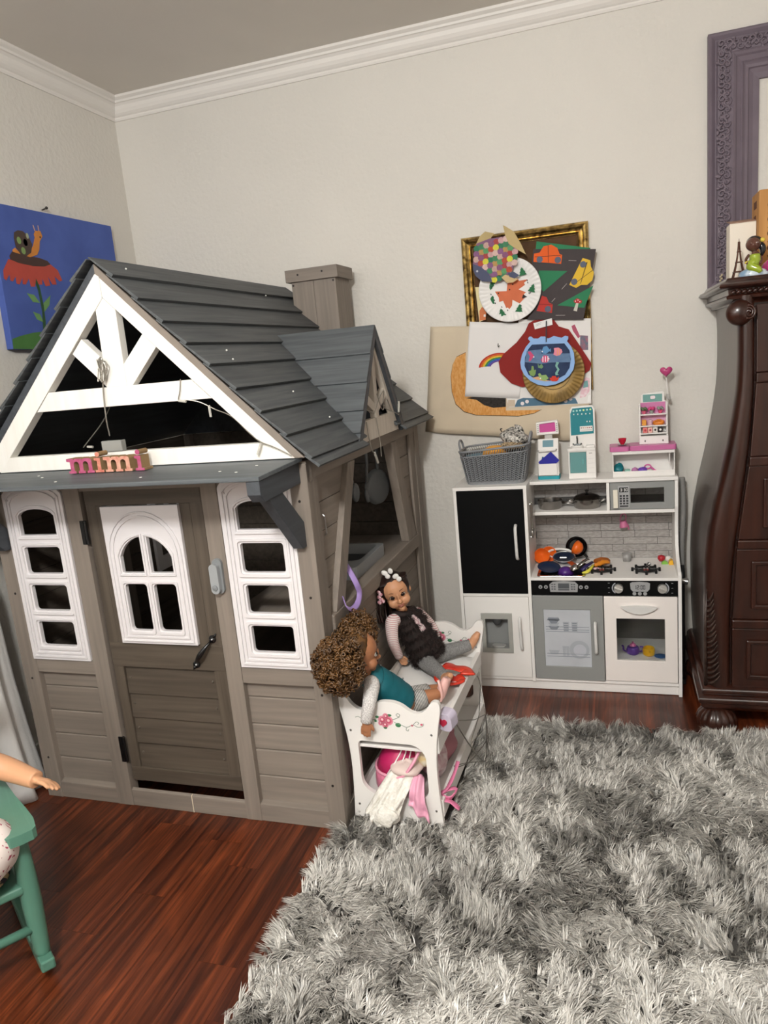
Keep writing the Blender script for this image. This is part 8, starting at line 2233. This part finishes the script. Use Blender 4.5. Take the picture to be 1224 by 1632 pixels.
build('wire', wtube([(.820, -.036, 1.432), (.814, -.038, 1.40), (.806, -.038, 1.372), (.83, -.030, 1.372), (.862, -.018, 1.362), (.905, -.012, 1.338), (.955, -.014, 1.315), (1.010, -.018, 1.262), (1.050, -.038, 1.240), (1.09, -.040, 1.224), (1.14, -.040, 1.198)]), wire, fl)
build('wire', wtube([(.40, .02, 1.250), (.47, .05, 1.33), (.52, .06, 1.41)]), wire, fl)
bulb = mat('clear_bulb', '#dcd8ce', .1, trans=.4)
for a, c in (((.888, -.016, 1.352), (.889, -.016, 1.318)), ((1.050, -.040, 1.238), (1.036, -.042, 1.206)), ((.806, -.040, 1.372), (.83, -.040, 1.368)), ((.42, .015, 1.252), (.44, .015, 1.250))):
    build('bulb', MB().tube([hp(*a), hp(*c)], .0036, 8), bulb, fl, smooth='auto')
# lights tangled in the dormer gable
f2 = thing('fairy_lights', 'tangle of wire fairy lights hanging in the small dormer gable', 'string lights', tuple(hp(1.195, .62, 1.18)))
build('wire', wtube([(1.196, .46, 1.275), (1.200, .53, 1.262), (1.198, .60, 1.30), (1.200, .66, 1.325), (1.202, .63, 1.275), (1.204, .70, 1.250), (1.204, .76, 1.238), (1.206, .80, 1.225)]), wire, f2)
build('wire', wtube([(1.198, .58, 1.32), (1.202, .62, 1.26), (1.200, .68, 1.295), (1.204, .72, 1.245)]), wire, f2)
build('wire', wtube([(1.194, .455, 1.235), (1.196, .470, 1.150), (1.196, .50, 1.12)], .0022), wire, f2)
build('wire', wtube([(1.194, .56, 1.240), (1.196, .575, 1.16), (1.196, .575, 1.10)], .0016), wire, f2)
for a, c in (((1.197, .50, 1.125), (1.198, .525, 1.085)), ((1.206, .80, 1.235), (1.207, .812, 1.275))):
    build('bulb', MB().tube([hp(*a), hp(*c)], .0045, 8), bulb, f2, smooth='auto')
# toy pans hung in the side window
tg_ = mat('grey_toy_plastic', '#5f6264', .4)
tn = thing('toy_frying_pan', 'grey plastic toy pan hanging in the playhouse side window', 'toy pan', tuple(hp(1.09, .84, .86)))
Mp = HM @ Matrix.Translation((1.085, .835, .945)) @ Matrix.Rotation(math.radians(70), 4, 'Z')
build('pan', MB().lathe([(0.0, -.010), (.060, -.010), (.068, -.004), (.072, .010), (.069, .010), (.062, -.003), (0.0, -.004)], Mp.translation, 36, 'y', M=Mp.to_3x3().to_4x4()), tg_, tn, smooth='auto')
build('handle', MB().tube([hp(1.085, .845, 1.012), hp(1.083, .855, 1.06), hp(1.083, .865, 1.118)], [(.009, .006)] * 3, 10), tg_, tn, smooth=True)
tl_ = thing('toy_ladle', 'grey plastic toy ladle hanging in front of the toy pan in the window', 'toy utensil', tuple(hp(1.08, .74, .90)))
build('handle', MB().tube(smooth_path([hp(1.085, .725, 1.118), hp(1.085, .728, 1.06), hp(1.075, .745, 1.02), hp(1.062, .775, .985), hp(1.058, .785, .955)], 5), [(.009, .005)] * 21, 10), tg_, tl_, smooth=True)
build('bowl', MB().ell(hp(1.055, .790, .925), (.012, .026, .034), 20, 12), tg_, tl_, smooth=True)
ts_ = thing('toy_spoon', 'small grey toy spoon hanging nearest the window brace', 'toy utensil', tuple(hp(1.07, .60, .90)))
build('handle', MB().tube(smooth_path([hp(1.07, .565, 1.118), hp(1.07, .575, 1.06), hp(1.07, .600, 1.0)], 4), .004, 8), tg_, ts_, smooth=True)
build('bowl', MB().ell(hp(1.07, .615, .965), (.014, .026, .036), 18, 10), tg_, ts_, smooth=True)
H = _H
# lilac strap over the window sill
st_pts = [hp(1.105, .315, .80), hp(1.140, .275, .785), hp(1.168, .250, .757), hp(1.180, .250, .728), hp(1.181, .262, .698), hp(1.181, .240, .672), hp(1.180, .190, .667), hp(1.178, .148, .690), hp(1.160, .170, .712), hp(1.115, .24, .735)]
lp = one('lilac_strap', MB().tube(smooth_path(st_pts, 6), [(.0105, .0022)] * 55, 8), mat('lilac_plastic', '#a58bc8', .35), 'lilac plastic strap looping over the playhouse window rail', 'strap')
one('lilac_bag', fluff(hp(1.095, .150, .740), (.030, .05, .045), 51, 22, 14, .18), mat('lilac_cloth', '#7d6a9c', .7), 'lilac soft bag behind the slanted brace inside the playhouse window', 'bag')
# ================================================================== repeats share a group
GROUPS = {'toy bowl': 'toy bowls in the sink pile', 'toy plate': 'small toy plates in the kitchen', 'toy pan': 'toy pans', 'toy utensil': 'toy kitchen utensils',
          'toy food': 'toy food on the worktop', 'toy cup': 'toy cups and mugs', 'folder': 'paper folders in the toy kiosk', 'toy': 'small toys in trays and piles',
          'cloth': 'loose cloths', 'ribbon': 'doll ribbons', 'doll clothes': 'doll clothes in the lower bunk', 'doll': 'dolls', 'string lights': 'fairy lights on the playhouse',
          'paper craft': 'paper crafts on the wall', 'paper plate': 'painted paper plates on the wall', 'drawing': 'drawings on the wall', 'ornament': 'ornaments on the dresser'}
tops = [o for o in COL.objects if o.parent is None and o.get('category')]
for o in tops:
    g = GROUPS.get(o['category'])
    if g and not o.get('group') and sum(1 for q_ in tops if q_['category'] == o['category']) > 1:
        o['group'] = g
